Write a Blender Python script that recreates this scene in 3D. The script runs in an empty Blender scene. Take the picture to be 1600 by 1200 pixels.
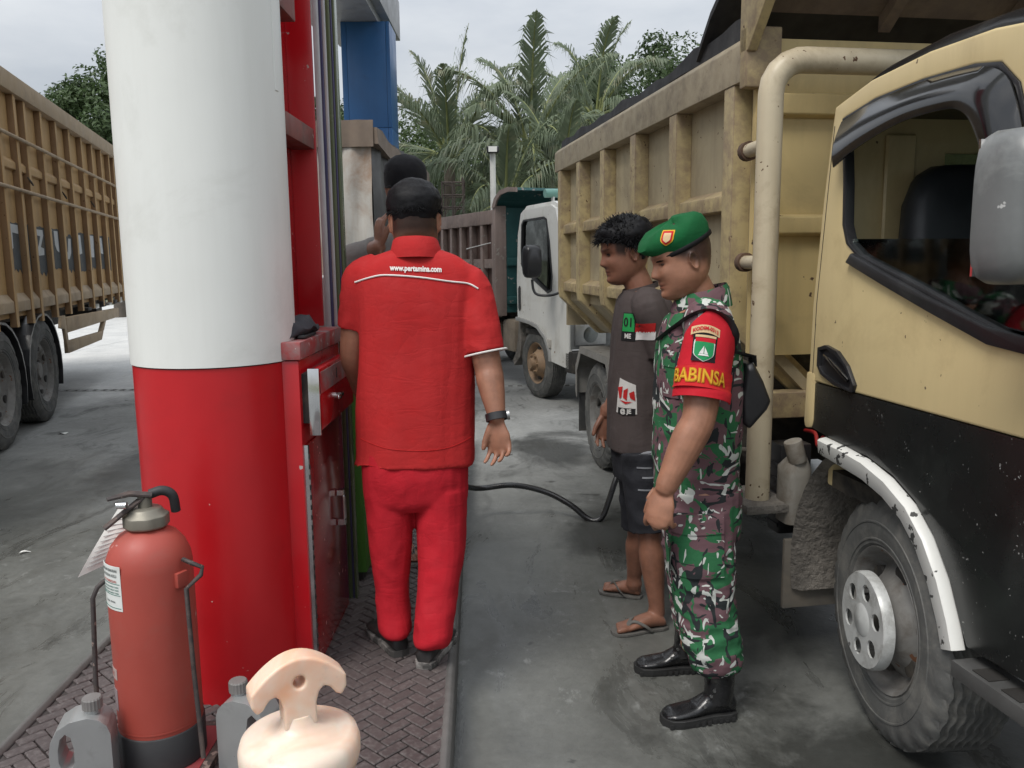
import bpy, bmesh, math, random
import numpy as np
from mathutils import Vector, Matrix, noise
from mathutils.bvhtree import BVHTree
random.seed(7); np.random.seed(7)
R = math.radians
scene = bpy.context.scene
COL = scene.collection

# ------------------------------------------------------------------ camera
CAM_H, CAM_PITCH, CAM_ROLL, FPX = 1.52, R(8.5), R(0.6), 1300.0
cam_data = bpy.data.cameras.new("camera")
cam_data.sensor_fit = 'HORIZONTAL'; cam_data.sensor_width = 36.0
cam_data.lens = FPX / 1600.0 * 36.0
cam_data.clip_start = 0.05; cam_data.clip_end = 3000.0
camera = bpy.data.objects.new("camera", cam_data); COL.objects.link(camera)
_f = Vector((0, math.cos(CAM_PITCH), -math.sin(CAM_PITCH))); _r0 = Vector((1, 0, 0)); _u0 = _r0.cross(_f)
_cr, _sr = math.cos(CAM_ROLL), math.sin(CAM_ROLL)
_r = _r0 * _cr - _u0 * _sr; _u = _r0 * _sr + _u0 * _cr
camera.matrix_world = Matrix(((_r.x, _u.x, -_f.x, 0), (_r.y, _u.y, -_f.y, 0), (_r.z, _u.z, -_f.z, CAM_H), (0, 0, 0, 1)))
scene.camera = camera

# ------------------------------------------------------------------ sky, sun, exposure
SUN_EL, SUN_AZ = R(56), R(218)          # azimuth measured from +Y clockwise: behind the camera, a little to its left
world = bpy.data.worlds.new("World"); scene.world = world; world.use_nodes = True
wn = world.node_tree; wn.nodes.clear()
def _w(t, **k):
    n = wn.nodes.new(t)
    for a, b in k.items(): setattr(n, a, b)
    return n
w_out = _w('ShaderNodeOutputWorld'); w_bg = _w('ShaderNodeBackground'); w_bg.inputs['Strength'].default_value = 0.1
w_sky = _w('ShaderNodeTexSky', sky_type='NISHITA', sun_disc=False, sun_elevation=SUN_EL, sun_rotation=SUN_AZ)
w_tc = _w('ShaderNodeTexCoord'); w_sep = _w('ShaderNodeSeparateXYZ'); wn.links.new(w_tc.outputs['Generated'], w_sep.inputs[0])
# even overcast deck: brightens towards the zenith as an overcast sky does, with soft cloud structure
w_mx = _w('ShaderNodeMath', operation='MAXIMUM'); wn.links.new(w_sep.outputs['Z'], w_mx.inputs[0]); w_mx.inputs[1].default_value = 0.0
w_gr = _w('ShaderNodeMath', operation='MULTIPLY_ADD'); wn.links.new(w_mx.outputs[0], w_gr.inputs[0]); w_gr.inputs[1].default_value = 8.0; w_gr.inputs[2].default_value = 2.75
w_map = _w('ShaderNodeMapping'); w_map.inputs['Scale'].default_value = (1.0, 1.0, 3.2); wn.links.new(w_tc.outputs['Generated'], w_map.inputs[0])
w_no = _w('ShaderNodeTexNoise'); w_no.inputs['Scale'].default_value = 2.6; w_no.inputs['Detail'].default_value = 6; w_no.inputs['Roughness'].default_value = 0.55
wn.links.new(w_map.outputs[0], w_no.inputs['Vector'])
w_cr = _w('ShaderNodeValToRGB'); w_cr.color_ramp.elements[0].position = 0.30; w_cr.color_ramp.elements[0].color = (0.66, 0.71, 0.78, 1)
w_cr.color_ramp.elements[1].position = 0.72; w_cr.color_ramp.elements[1].color = (1.08, 1.10, 1.11, 1)
wn.links.new(w_no.outputs['Fac'], w_cr.inputs[0])
w_mul = _w('ShaderNodeVectorMath', operation='SCALE'); wn.links.new(w_cr.outputs[0], w_mul.inputs[0]); wn.links.new(w_gr.outputs[0], w_mul.inputs['Scale'])
w_mix = _w('ShaderNodeMixRGB'); w_mix.inputs[0].default_value = 0.9
wn.links.new(w_sky.outputs[0], w_mix.inputs[1]); wn.links.new(w_mul.outputs[0], w_mix.inputs[2])
wn.links.new(w_mix.outputs[0], w_bg.inputs['Color']); wn.links.new(w_bg.outputs[0], w_out.inputs[0])
sun_data = bpy.data.lights.new("sun", 'SUN'); sun_data.energy = 1.5; sun_data.angle = R(24); sun_data.color = (1.0, 0.96, 0.9)
sun = bpy.data.objects.new("sun", sun_data); COL.objects.link(sun)
_sd = Vector((math.sin(SUN_AZ) * math.cos(SUN_EL), math.cos(SUN_AZ) * math.cos(SUN_EL), math.sin(SUN_EL)))
sun.rotation_euler = _sd.to_track_quat('Z', 'Y').to_euler()
vs = scene.view_settings
vs.view_transform = 'Standard'; vs.look = 'None'; vs.gamma = 1.0; vs.use_curve_mapping = False; vs.exposure = 0.78
scene.render.engine = 'CYCLES'
cy = scene.cycles; cy.use_denoising = True; cy.max_bounces = 7; cy.diffuse_bounces = 4; cy.glossy_bounces = 4; cy.transmission_bounces = 6; cy.transparent_max_bounces = 10
try: cy.denoiser = 'OPENIMAGEDENOISE'
except Exception: pass

# ------------------------------------------------------------------ helpers
def at(px, py, Y):
    """the point of the place at depth Y that the photograph shows at (px, py)"""
    d = _f + _r * ((px - 800) / FPX) + _u * ((600 - py) / FPX)
    return Vector((0, 0, CAM_H)) + d * (Y / d.y)
def onz(px, py, z=0.0):
    d = _f + _r * ((px - 800) / FPX) + _u * ((600 - py) / FPX)
    return Vector((0, 0, CAM_H)) + d * ((z - CAM_H) / d.z)

def tag(o, label=None, cat=None, group=None, kind=None):
    if label: o['label'] = label
    if cat: o['category'] = cat
    if group: o['group'] = group
    if kind: o['kind'] = kind
    return o
def thing(name, label, cat, loc=(0, 0, 0), rotz=0.0, group=None):
    o = bpy.data.objects.new(name, None); COL.objects.link(o)
    o.empty_display_size = 0.1; o.location = loc; o.rotation_euler = (0, 0, rotz)
    return tag(o, label, cat, group)
def link(name, me, mat=None, parent=None, label=None):
    o = bpy.data.objects.new(name, me); COL.objects.link(o)
    if mat is not None:
        ms = mat if isinstance(mat, (list, tuple)) else [mat]
        if len(me.materials) == 0:
            for m in ms: me.materials.append(m)
    if parent is not None: o.parent = parent
    if label: o['label'] = label
    return o
def copy_tree(o, parent=None):
    c = o.copy(); COL.objects.link(c)
    if parent is not None: c.parent = parent
    for ch in list(o.children): copy_tree(ch, c)
    return c

class B:
    """collects shapes into one mesh; every vertex goes through self.m"""
    def __init__(s): s.v = []; s.f = []; s.mi = []; s.sm = []; s.cur = 0; s.m = Matrix.Identity(4)
    def add(s, vs, fs, smooth=False):
        n = len(s.v)
        s.v.extend((s.m @ Vector(p))[:] for p in vs)
        for f in fs: s.f.append(tuple(i + n for i in f)); s.mi.append(s.cur); s.sm.append(smooth)
        return s
    def box(s, x0, x1, y0, y1, z0, z1, c=0.0):
        if x0 > x1: x0, x1 = x1, x0
        if y0 > y1: y0, y1 = y1, y0
        if z0 > z1: z0, z1 = z1, z0
        if c <= 0:
            v = [(x, y, z) for z in (z0, z1) for y in (y0, y1) for x in (x0, x1)]
            return s.add(v, [(0, 2, 3, 1), (4, 5, 7, 6), (0, 1, 5, 4), (2, 6, 7, 3), (0, 4, 6, 2), (1, 3, 7, 5)])
        c = min(c, (x1 - x0) * .45, (y1 - y0) * .45, (z1 - z0) * .45)
        v = []; idx = {}
        for a, (X, sx) in enumerate(((x0, 1), (x1, -1))):
            for b, (Y, sy) in enumerate(((y0, 1), (y1, -1))):
                for d, (Z, sz) in enumerate(((z0, 1), (z1, -1))):
                    for k in range(3):
                        p = [X + sx * c, Y + sy * c, Z + sz * c]; p[k] = (X, Y, Z)[k]
                        idx[(a, b, d, k)] = len(v); v.append(tuple(p))
        g = lambda a, b, d, k: idx[(a, b, d, k)]
        f = []
        for a in (0, 1):
            q = [g(a, 0, 0, 0), g(a, 1, 0, 0), g(a, 1, 1, 0), g(a, 0, 1, 0)]; f.append(q if a else q[::-1])
            q = [g(0, a, 0, 1), g(1, a, 0, 1), g(1, a, 1, 1), g(0, a, 1, 1)]; f.append(q[::-1] if a else q)
            q = [g(0, 0, a, 2), g(1, 0, a, 2), g(1, 1, a, 2), g(0, 1, a, 2)]; f.append(q if a else q[::-1])
        for b in (0, 1):
            for d in (0, 1):
                q = [g(0, b, d, 1), g(1, b, d, 1), g(1, b, d, 2), g(0, b, d, 2)]; f.append(q)
                q = [g(b, 0, d, 0), g(b, 1, d, 0), g(b, 1, d, 2), g(b, 0, d, 2)]; f.append(q)
                q = [g(b, d, 0, 0), g(b, d, 1, 0), g(b, d, 1, 1), g(b, d, 0, 1)]; f.append(q)
        for a in (0, 1):
            for b in (0, 1):
                for d in (0, 1): f.append((g(a, b, d, 0), g(a, b, d, 1), g(a, b, d, 2)))
        return s.add(v, f)
    def rings(s, rs, cap=True, smooth=True, closed=True):
        """loft through rings of equal length"""
        n = len(rs[0]); v = [p for r in rs for p in r]; f = []
        for i in range(len(rs) - 1):
            for j in range(n if closed else n - 1):
                k = (j + 1) % n
                f.append((i * n + j, i * n + k, (i + 1) * n + k, (i + 1) * n + j))
        s.add(v, f, smooth)
        if cap and closed:
            m = len(s.v) - len(v)
            for base, rev in ((m, True), (m + (len(rs) - 1) * n, False)):
                q = list(range(base, base + n)); s.f.append(tuple(q[::-1] if rev else q)); s.mi.append(s.cur); s.sm.append(False)
        return s
    def tube(s, pts, r, n=10, cap=True, flat=1.0, ref=None):
        """tube through pts; r a number or one per point; flat squeezes across ref"""
        pts = [Vector(p) for p in pts]; rs = r if isinstance(r, (list, tuple)) else [r] * len(pts)
        out = []; prev = None
        for i, p in enumerate(pts):
            d = (pts[min(i + 1, len(pts) - 1)] - pts[max(i - 1, 0)]).normalized()
            if ref is not None: a = Vector(ref) - d * d.dot(Vector(ref))
            elif prev is None: a = d.orthogonal()
            else: a = prev - d * d.dot(prev)
            if a.length < 1e-6: a = d.orthogonal()
            a.normalize(); prev = a; b = d.cross(a)
            out.append([tuple(p + a * (math.cos(t) * rs[i] * flat) + b * (math.sin(t) * rs[i])) for t in [2 * math.pi * k / n for k in range(n)]])
        return s.rings(out, cap)
    def cyl(s, p0, p1, r, n=16, r1=None, cap=True):
        return s.tube([p0, p1], [r, r if r1 is None else r1], n, cap)
    def lathe(s, prof, n=32, axis='Z', o=(0, 0, 0), cap=True, smooth=True):
        rs = []
        for (r, h) in prof:
            ring = []
            for k in range(n):
                t = 2 * math.pi * k / n; c, q = r * math.cos(t), r * math.sin(t)
                ring.append((o[0] + c, o[1] + q, o[2] + h) if axis == 'Z' else ((o[0] + h, o[1] + c, o[2] + q) if axis == 'X' else (o[0] + q, o[1] + h, o[2] + c)))
            rs.append(ring)
        return s.rings(rs, cap, smooth)
    def prism(s, poly, d0, d1, plane='YZ'):
        """polygon in a plane (YZ: extruded along X), between d0 and d1"""
        def P(a, b, d): return (d, a, b) if plane == 'YZ' else ((a, d, b) if plane == 'XZ' else (a, b, d))
        n = len(poly); v = [P(a, b, d0) for a, b in poly] + [P(a, b, d1) for a, b in poly]
        f = [tuple(range(n))[::-1], tuple(range(n, 2 * n))] + [(i, (i + 1) % n, n + (i + 1) % n, n + i) for i in range(n)]
        return s.add(v, f)
    def frame(s, outer, inner, d0, d1, plane='YZ'):
        """plate with a hole: outer and inner outlines of equal length, matched point by point"""
        def P(a, b, d): return (d, a, b) if plane == 'YZ' else ((a, d, b) if plane == 'XZ' else (a, b, d))
        n = len(outer); v = []
        for d in (d0, d1): v += [P(a, b, d) for a, b in outer] + [P(a, b, d) for a, b in inner]
        f = []
        for i in range(n):
            k = (i + 1) % n
            f += [(i, k, n + k, n + i), (2 * n + i, 3 * n + i, 3 * n + k, 2 * n + k), (i, 2 * n + i, 2 * n + k, k), (n + i, n + k, 3 * n + k, 3 * n + i)]
        return s.add(v, f)
    def mesh(s, name='part', fix=True, sharp=True):
        me = bpy.data.meshes.new(name); me.from_pydata(s.v, [], s.f)
        me.polygons.foreach_set('material_index', s.mi); me.polygons.foreach_set('use_smooth', s.sm)
        if fix:
            bm = bmesh.new(); bm.from_mesh(me); bmesh.ops.recalc_face_normals(bm, faces=bm.faces); bm.to_mesh(me); bm.free()
        if sharp and any(s.sm): me.set_sharp_from_angle(angle=R(55))
        me.update(); return me
    def build(s, name, mat, parent=None, label=None, bevel=0.0, origin=None, seg=2):
        me = s.mesh(name)
        if bevel > 0:
            bm = bmesh.new(); bm.from_mesh(me)
            bmesh.ops.remove_doubles(bm, verts=bm.verts, dist=1e-5)
            es = [e for e in bm.edges if len(e.link_faces) == 2 and e.calc_face_angle(0) > R(30)]
            bmesh.ops.bevel(bm, geom=es, offset=bevel, segments=seg, profile=0.6, affect='EDGES', clamp_overlap=True)
            for f in bm.faces: f.smooth = True
            bm.to_mesh(me); bm.free()
            try: me.set_sharp_from_angle(angle=R(50))
            except Exception: pass
        return link(name, me, mat, parent, label)
def arc(cx, cy, r, a0, a1, n): return [(cx + r * math.cos(R(a0 + (a1 - a0) * i / n)), cy + r * math.sin(R(a0 + (a1 - a0) * i / n))) for i in range(n + 1)]
def smooth_path(pts, n=6):
    """Catmull-Rom through pts"""
    P = [Vector(p) for p in pts]; P = [P[0] * 2 - P[1]] + P + [P[-1] * 2 - P[-2]]; out = []
    for i in range(1, len(P) - 2):
        for k in range(n):
            t = k / n; a, b, c, d = P[i - 1], P[i], P[i + 1], P[i + 2]
            out.append(0.5 * ((2 * b) + (c - a) * t + (2 * a - 5 * b + 4 * c - d) * t * t + (3 * b - a - 3 * c + d) * t ** 3))
    out.append(P[-2]); return out
def resample(poly, n):
    """closed outline resampled to n points evenly by length, starting at its first point"""
    P = [Vector(p) for p in poly]; L = [0.0]
    for i in range(len(P)): L.append(L[-1] + (P[(i + 1) % len(P)] - P[i]).length)
    out = []
    for k in range(n):
        t = L[-1] * k / n; i = max(j for j in range(len(P)) if L[j] <= t + 1e-9)
        u = (t - L[i]) / max(L[i + 1] - L[i], 1e-9); out.append(tuple(P[i].lerp(P[(i + 1) % len(P)], u)))
    return out
def text_mesh(body, size, bold=0.0, extrude=0.0, font_shear=0.0):
    cu = bpy.data.curves.new('writing', 'FONT'); cu.body = body; cu.size = size; cu.align_x = 'CENTER'; cu.align_y = 'CENTER'
    cu.offset = bold; cu.extrude = extrude; cu.shear = font_shear; cu.resolution_u = 3
    o = bpy.data.objects.new('writing', cu); COL.objects.link(o)
    dg = bpy.context.evaluated_depsgraph_get(); me = bpy.data.meshes.new_from_object(o.evaluated_get(dg))
    bpy.data.objects.remove(o); bpy.data.curves.remove(cu); me.materials.clear(); return me

# ------------------------------------------------------------------ materials
MATS = {}
def nodes_of(name):
    m = bpy.data.materials.new(name); m.use_nodes = True; nt = m.node_tree; nt.nodes.clear()
    o = nt.nodes.new('ShaderNodeOutputMaterial'); p = nt.nodes.new('ShaderNodeBsdfPrincipled'); nt.links.new(p.outputs[0], o.inputs[0])
    return m, nt, p
class N:
    """short hand for building node graphs"""
    def __init__(s, nt): s.t = nt; s.c = nt.nodes.new('ShaderNodeTexCoord')
    def n(s, t, **k):
        q = s.t.nodes.new(t)
        for a, b in k.items(): setattr(q, a, b)
        return q
    def put(s, sock, val):
        if isinstance(val, bpy.types.NodeSocket): s.t.links.new(val, sock)
        elif isinstance(val, tuple) and len(val) == 3 and sock.type == 'RGBA': sock.default_value = (*val, 1)
        else: sock.default_value = val
    def map(s, scale, loc=(0, 0, 0), rot=(0, 0, 0), src='Object'):
        m = s.n('ShaderNodeMapping'); m.inputs['Scale'].default_value = scale if isinstance(scale, tuple) else (scale,) * 3
        m.inputs['Location'].default_value = loc; m.inputs['Rotation'].default_value = rot
        s.t.links.new(s.c.outputs[src], m.inputs[0]); return m.outputs[0]
    def noise(s, vec, scale=5.0, detail=4, rough=0.55, dist=0.0, out='Fac'):
        q = s.n('ShaderNodeTexNoise'); s.put(q.inputs['Vector'], vec); q.inputs['Scale'].default_value = scale
        q.inputs['Detail'].default_value = detail; q.inputs['Roughness'].default_value = rough; q.inputs['Distortion'].default_value = dist
        return q.outputs[out]
    def ramp(s, fac, stops, interp='LINEAR'):
        q = s.n('ShaderNodeValToRGB'); q.color_ramp.interpolation = interp; el = q.color_ramp.elements
        while len(el) < len(stops): el.new(0.5)
        for e, (p, c) in zip(el, stops): e.position = p; e.color = (*c, 1) if isinstance(c, tuple) else (c, c, c, 1)
        s.put(q.inputs[0], fac); return q.outputs[0]
    def mix(s, fac, a, b, mode='MIX'):
        q = s.n('ShaderNodeMixRGB', blend_type=mode); s.put(q.inputs[0], fac); s.put(q.inputs[1], a); s.put(q.inputs[2], b); return q.outputs[0]
    def math(s, op, a, b=0.0, clamp=False):
        q = s.n('ShaderNodeMath', operation=op); q.use_clamp = clamp; s.put(q.inputs[0], a); s.put(q.inputs[1], b); return q.outputs[0]
    def bump(s, h, strength=0.3, dist=0.01):
        q = s.n('ShaderNodeBump'); q.inputs['Strength'].default_value = strength; q.inputs['Distance'].default_value = dist; s.put(q.inputs['Height'], h); return q.outputs[0]
    def xyz(s, src='Object'):
        q = s.n('ShaderNodeSeparateXYZ'); s.t.links.new(s.c.outputs[src], q.inputs[0]); return q.outputs
def scale3(c, k): return tuple(min(1.0, x * k) for x in c)
def paint(name, col, rough=0.5, metal=0.0, var=0.18, vscale=3.0, dirt=None, dirt_amt=0.35, dirt_scale=2.5, streak=0.0, chips=None, chip_amt=0.3, chip_scale=22.0,
          bump=0.08, bscale=60.0, bdist=0.004, edge=None, coat=0.0, spec=0.5, src='Object'):
    """aged paint, plastic, rubber or cloth: uneven colour, dirt, rain streaks, chips, fine relief"""
    if name in MATS: return MATS[name]
    m, nt, p = nodes_of(name); g = N(nt)
    v = g.map(1.0, src=src)
    n1 = g.noise(v, vscale, 5, 0.6)
    c = g.ramp(n1, [(0.25, scale3(col, 1 - var)), (0.75, scale3(col, 1 + var))])
    rgh = g.ramp(g.noise(v, vscale * 2.3, 4), [(0.3, max(0.03, rough * 0.8)), (0.7, min(1, rough * 1.2))])
    if streak > 0:
        sv = g.map((9.0, 9.0, 0.7), src=src); sn = g.noise(sv, 2.0, 5, 0.65)
        c = g.mix(g.math('MULTIPLY', g.ramp(sn, [(0.45, 0.0), (0.75, 1.0)]), streak), c, dirt or scale3(col, 0.35))
    if dirt:
        dn = g.noise(v, dirt_scale, 8, 0.68, 0.4)
        lo = 0.62 - 0.3 * dirt_amt
        f = g.ramp(dn, [(lo, 0.0), (lo + 0.22, 1.0)])
        c = g.mix(g.math('MULTIPLY', f, min(1.0, dirt_amt * 1.8)), c, dirt)
    if chips:
        cn = g.noise(v, chip_scale, 3, 0.5); big = g.noise(v, chip_scale * 0.16, 2)
        lo = 0.78 - 0.16 * chip_amt
        f = g.ramp(g.math('ADD', g.math('MULTIPLY', cn, 0.72), g.math('MULTIPLY', big, 0.36)), [(lo - 0.06, 0.0), (lo - 0.045, 1.0)])
        c = g.mix(f, c, chips); rgh = g.mix(f, rgh, (0.85, 0.85, 0.85))
    if edge:
        ge = g.n('ShaderNodeNewGeometry'); en = g.math('ADD', ge.outputs['Pointiness'], g.math('MULTIPLY', g.math('SUBTRACT', g.noise(v, 14.0, 5, 0.7), 0.5), 0.12))
        c = g.mix(g.ramp(en, [(0.54, 0.0), (0.575, 1.0)]), c, edge)
    g.put(p.inputs['Base Color'], c); g.put(p.inputs['Roughness'], rgh); p.inputs['Metallic'].default_value = metal
    p.inputs['Specular IOR Level'].default_value = spec
    if coat > 0: p.inputs['Coat Weight'].default_value = coat; p.inputs['Coat Roughness'].default_value = 0.12
    if bump > 0: g.put(p.inputs['Normal'], g.bump(g.noise(v, bscale, 4, 0.6), bump, bdist))
    MATS[name] = m; return m
def glass(name, tint=(0.55, 0.62, 0.6), rough=0.03, alpha=0.35):
    if name in MATS: return MATS[name]
    m, nt, p = nodes_of(name); g = N(nt)
    tr = g.n('ShaderNodeBsdfTransparent'); tr.inputs[0].default_value = (*tint, 1)
    gl = g.n('ShaderNodeBsdfGlossy'); gl.inputs['Roughness'].default_value = rough; gl.inputs[0].default_value = (0.9, 0.95, 0.95, 1)
    fr = g.n('ShaderNodeFresnel'); fr.inputs[0].default_value = 1.5
    dust = g.ramp(g.noise(g.map(1.0), 5.0, 6, 0.7), [(0.45, 0.02), (0.8, alpha)])
    mx = g.n('ShaderNodeMixShader'); nt.links.new(g.math('ADD', fr.outputs[0], g.math('MULTIPLY', dust, 0.4), True), mx.inputs[0]); nt.links.new(tr.outputs[0], mx.inputs[1]); nt.links.new(gl.outputs[0], mx.inputs[2])
    nt.links.new(mx.outputs[0], nt.nodes['Material Output'].inputs[0]); nt.nodes.remove(p)
    MATS[name] = m; return m
STEEL = paint('bare_steel', (0.42, 0.42, 0.42), 0.35, 1.0, 0.15, 12, dirt=(0.12, 0.10, 0.08), dirt_amt=0.3, bump=0.05)
RUBBER = paint('tyre_rubber', (0.085, 0.086, 0.083), 0.8, 0, 0.2, 7, dirt=(0.17, 0.165, 0.15), dirt_amt=0.5, dirt_scale=9, bump=0.25, bscale=90)
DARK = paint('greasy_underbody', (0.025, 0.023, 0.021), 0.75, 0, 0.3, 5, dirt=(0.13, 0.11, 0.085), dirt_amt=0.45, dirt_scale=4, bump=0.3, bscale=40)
BLACKP = paint('black_plastic', (0.018, 0.018, 0.02), 0.35, 0, 0.2, 10, dirt=(0.10, 0.10, 0.095), dirt_amt=0.2, bump=0.04)

# ================================================================== the setting: ground, slabs, drain
def concrete():
    m, nt, p = nodes_of('forecourt_concrete'); g = N(nt); v = g.map(1.0); X, Y, Z = g.xyz()
    big = g.noise(v, 0.35, 5, 0.6, 0.6); mid = g.noise(v, 1.7, 8, 0.68, 0.5); fine = g.noise(v, 26.0, 6, 0.7)
    dry = g.ramp(mid, [(0.30, (0.44, 0.445, 0.44)), (0.60, (0.56, 0.56, 0.545)), (0.80, (0.64, 0.635, 0.61))])
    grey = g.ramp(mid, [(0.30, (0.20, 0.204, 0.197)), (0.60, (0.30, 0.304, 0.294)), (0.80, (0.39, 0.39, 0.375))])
    oily_shaded = g.ramp(mid, [(0.28, (0.088, 0.090, 0.083)), (0.50, (0.132, 0.135, 0.125)), (0.68, (0.168, 0.171, 0.159)), (0.84, (0.23, 0.232, 0.218))])
    # near concrete darkened by oil and water, canopy shade also put into the colour
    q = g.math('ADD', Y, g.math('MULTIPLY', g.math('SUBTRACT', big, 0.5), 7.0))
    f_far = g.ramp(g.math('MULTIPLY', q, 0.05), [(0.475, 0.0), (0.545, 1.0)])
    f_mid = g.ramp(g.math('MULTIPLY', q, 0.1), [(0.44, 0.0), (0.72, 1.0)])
    c = g.mix(f_mid, oily_shaded, grey); c = g.mix(f_far, c, dry)
    # dark drips and tyre smears
    st = g.noise(g.map((2.2, 0.8, 1.0)), 1.5, 6, 0.7, 1.2); sp = g.noise(v, 5.0, 3, 0.5, 0.8)
    near = g.math('SUBTRACT', 1.0, f_far)
    smear = g.math('MULTIPLY', g.ramp(st, [(0.54, 0.0), (0.66, 1.0)]), near); c = g.mix(g.math('MULTIPLY', smear, 0.55), c, (0.035, 0.036, 0.034))
    spots = g.math('MULTIPLY', g.ramp(sp, [(0.70, 0.0), (0.73, 1.0)]), near); c = g.mix(g.math('MULTIPLY', spots, 0.75), c, (0.03, 0.03, 0.028))
    # pale scuffs where the skin has worn off, and spilled powder
    wn_ = g.noise(g.map((1.2, 1.0, 1.0), (3.1, 1.7, 0)), 9.0, 8, 0.75, 0.4); wb = g.noise(g.map(1.0, (7.3, 2.2, 0)), 0.9, 3, 0.5)
    wf = g.math('MULTIPLY', g.ramp(wn_, [(0.56, 0.0), (0.66, 1.0)]), g.ramp(wb, [(0.44, 0.0), (0.58, 1.0)])); c = g.mix(g.math('MULTIPLY', wf, 0.4), c, (0.42, 0.43, 0.42))
    for sx, sy, sr in ((0.60, 4.55, 0.42), (1.25, 3.55, 0.55), (0.95, 2.15, 0.35), (-2.6, 6.4, 0.6), (-1.9, 4.9, 0.45), (0.35, 6.6, 0.4)):
        dx, dy = g.math('SUBTRACT', X, sx), g.math('SUBTRACT', Y, sy); dd = g.math('ADD', g.math('SQRT', g.math('ADD', g.math('MULTIPLY', dx, dx), g.math('MULTIPLY', g.math('MULTIPLY', dy, dy), 0.45))), g.math('MULTIPLY', g.math('SUBTRACT', mid, 0.5), 0.9))
        c = g.mix(g.ramp(dd, [(sr * 0.6, 0.85), (sr * 1.15, 0.0)]), c, (0.030, 0.031, 0.028))
    c = g.mix(0.35, c, g.ramp(fine, [(0.3, 0.35), (0.7, 1.0)]), 'MULTIPLY')
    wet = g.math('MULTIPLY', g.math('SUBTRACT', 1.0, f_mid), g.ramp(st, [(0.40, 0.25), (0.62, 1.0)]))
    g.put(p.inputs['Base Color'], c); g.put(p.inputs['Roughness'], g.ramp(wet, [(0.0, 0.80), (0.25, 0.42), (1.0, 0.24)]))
    g.put(p.inputs['Normal'], g.bump(g.math('ADD', fine, g.math('MULTIPLY', mid, 1.5)), 0.22, 0.006))
    return m
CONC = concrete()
SOIL = paint('roadside_soil', (0.10, 0.095, 0.06), 0.95, 0, 0.3, 0.3, dirt=(0.06, 0.10, 0.03), dirt_amt=0.6, dirt_scale=0.4, bump=0.4, bscale=8)
gb = B(); gb.add([(-900, -300, -0.03), (900, -300, -0.03), (900, 1600, -0.03), (-900, 1600, -0.03)], [(0, 1, 2, 3)])
ground = tag(gb.build('ground', SOIL), kind='structure')
def slab(x0, x1, y0, y1):
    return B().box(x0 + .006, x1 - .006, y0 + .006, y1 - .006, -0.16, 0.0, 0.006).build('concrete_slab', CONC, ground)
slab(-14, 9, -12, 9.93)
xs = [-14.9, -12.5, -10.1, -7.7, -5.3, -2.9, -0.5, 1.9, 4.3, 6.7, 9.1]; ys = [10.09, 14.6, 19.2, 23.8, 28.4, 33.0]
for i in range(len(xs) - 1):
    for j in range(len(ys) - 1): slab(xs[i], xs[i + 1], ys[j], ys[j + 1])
# covered drain across the forecourt: two rims and slotted cover
DRAINM = paint('drain_concrete', (0.36, 0.36, 0.35), 0.85, var=0.2, bump=0.2)
dr = thing('drain_channel', 'narrow slotted drain cover running across the concrete forecourt', 'drain', (-6.2, 9.93, 0))
db = B()
for k in range(76): db.box(0.115 * k, 0.115 * k + 0.055, 0.03, 0.13, -0.03, 0.001)
db.box(-0.05, 8.8, 0.004, 0.03, -0.03, 0.002); db.box(-0.05, 8.8, 0.13, 0.156, -0.03, 0.002)
db.build('slotted_cover', DRAINM, dr)
B().box(-0.05, 8.8, 0.0, 0.16, -0.16, -0.05).build('channel_floor', DARK, dr)
# small litter on the concrete
PAPER = paint('white_paper', (0.75, 0.75, 0.72), 0.9, var=0.06, bump=0.1)
def scrap(px, py, w, l, rz, label):
    c = onz(px, py); b = B(); n = 5; rs = []
    for i in range(n + 1):
        t = i / n; rs.append([(-w / 2, (t - .5) * l, 0.003 + 0.010 * math.sin(t * 5)), (w / 2, (t - .5) * l, 0.004 + 0.008 * math.sin(t * 4 + 1)), (w / 2, (t - .5) * l, 0.0035 + 0.008 * math.sin(t * 4 + 1)), (-w / 2, (t - .5) * l, 0.0025 + 0.010 * math.sin(t * 5))])
    b.rings(rs, True, True); o = b.build('paper_scrap', PAPER); o.location = (c.x, c.y, 0.001); o.rotation_euler = (0, 0, rz); tag(o, label, 'litter')
scrap(42, 863, 0.018, 0.075, R(-35), 'small white paper strip on the dark concrete left of the extinguisher')
scrap(96, 678, 0.05, 0.11, R(80), 'crumpled white scrap on the ground beside the rear wheel of the brown truck')

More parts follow.
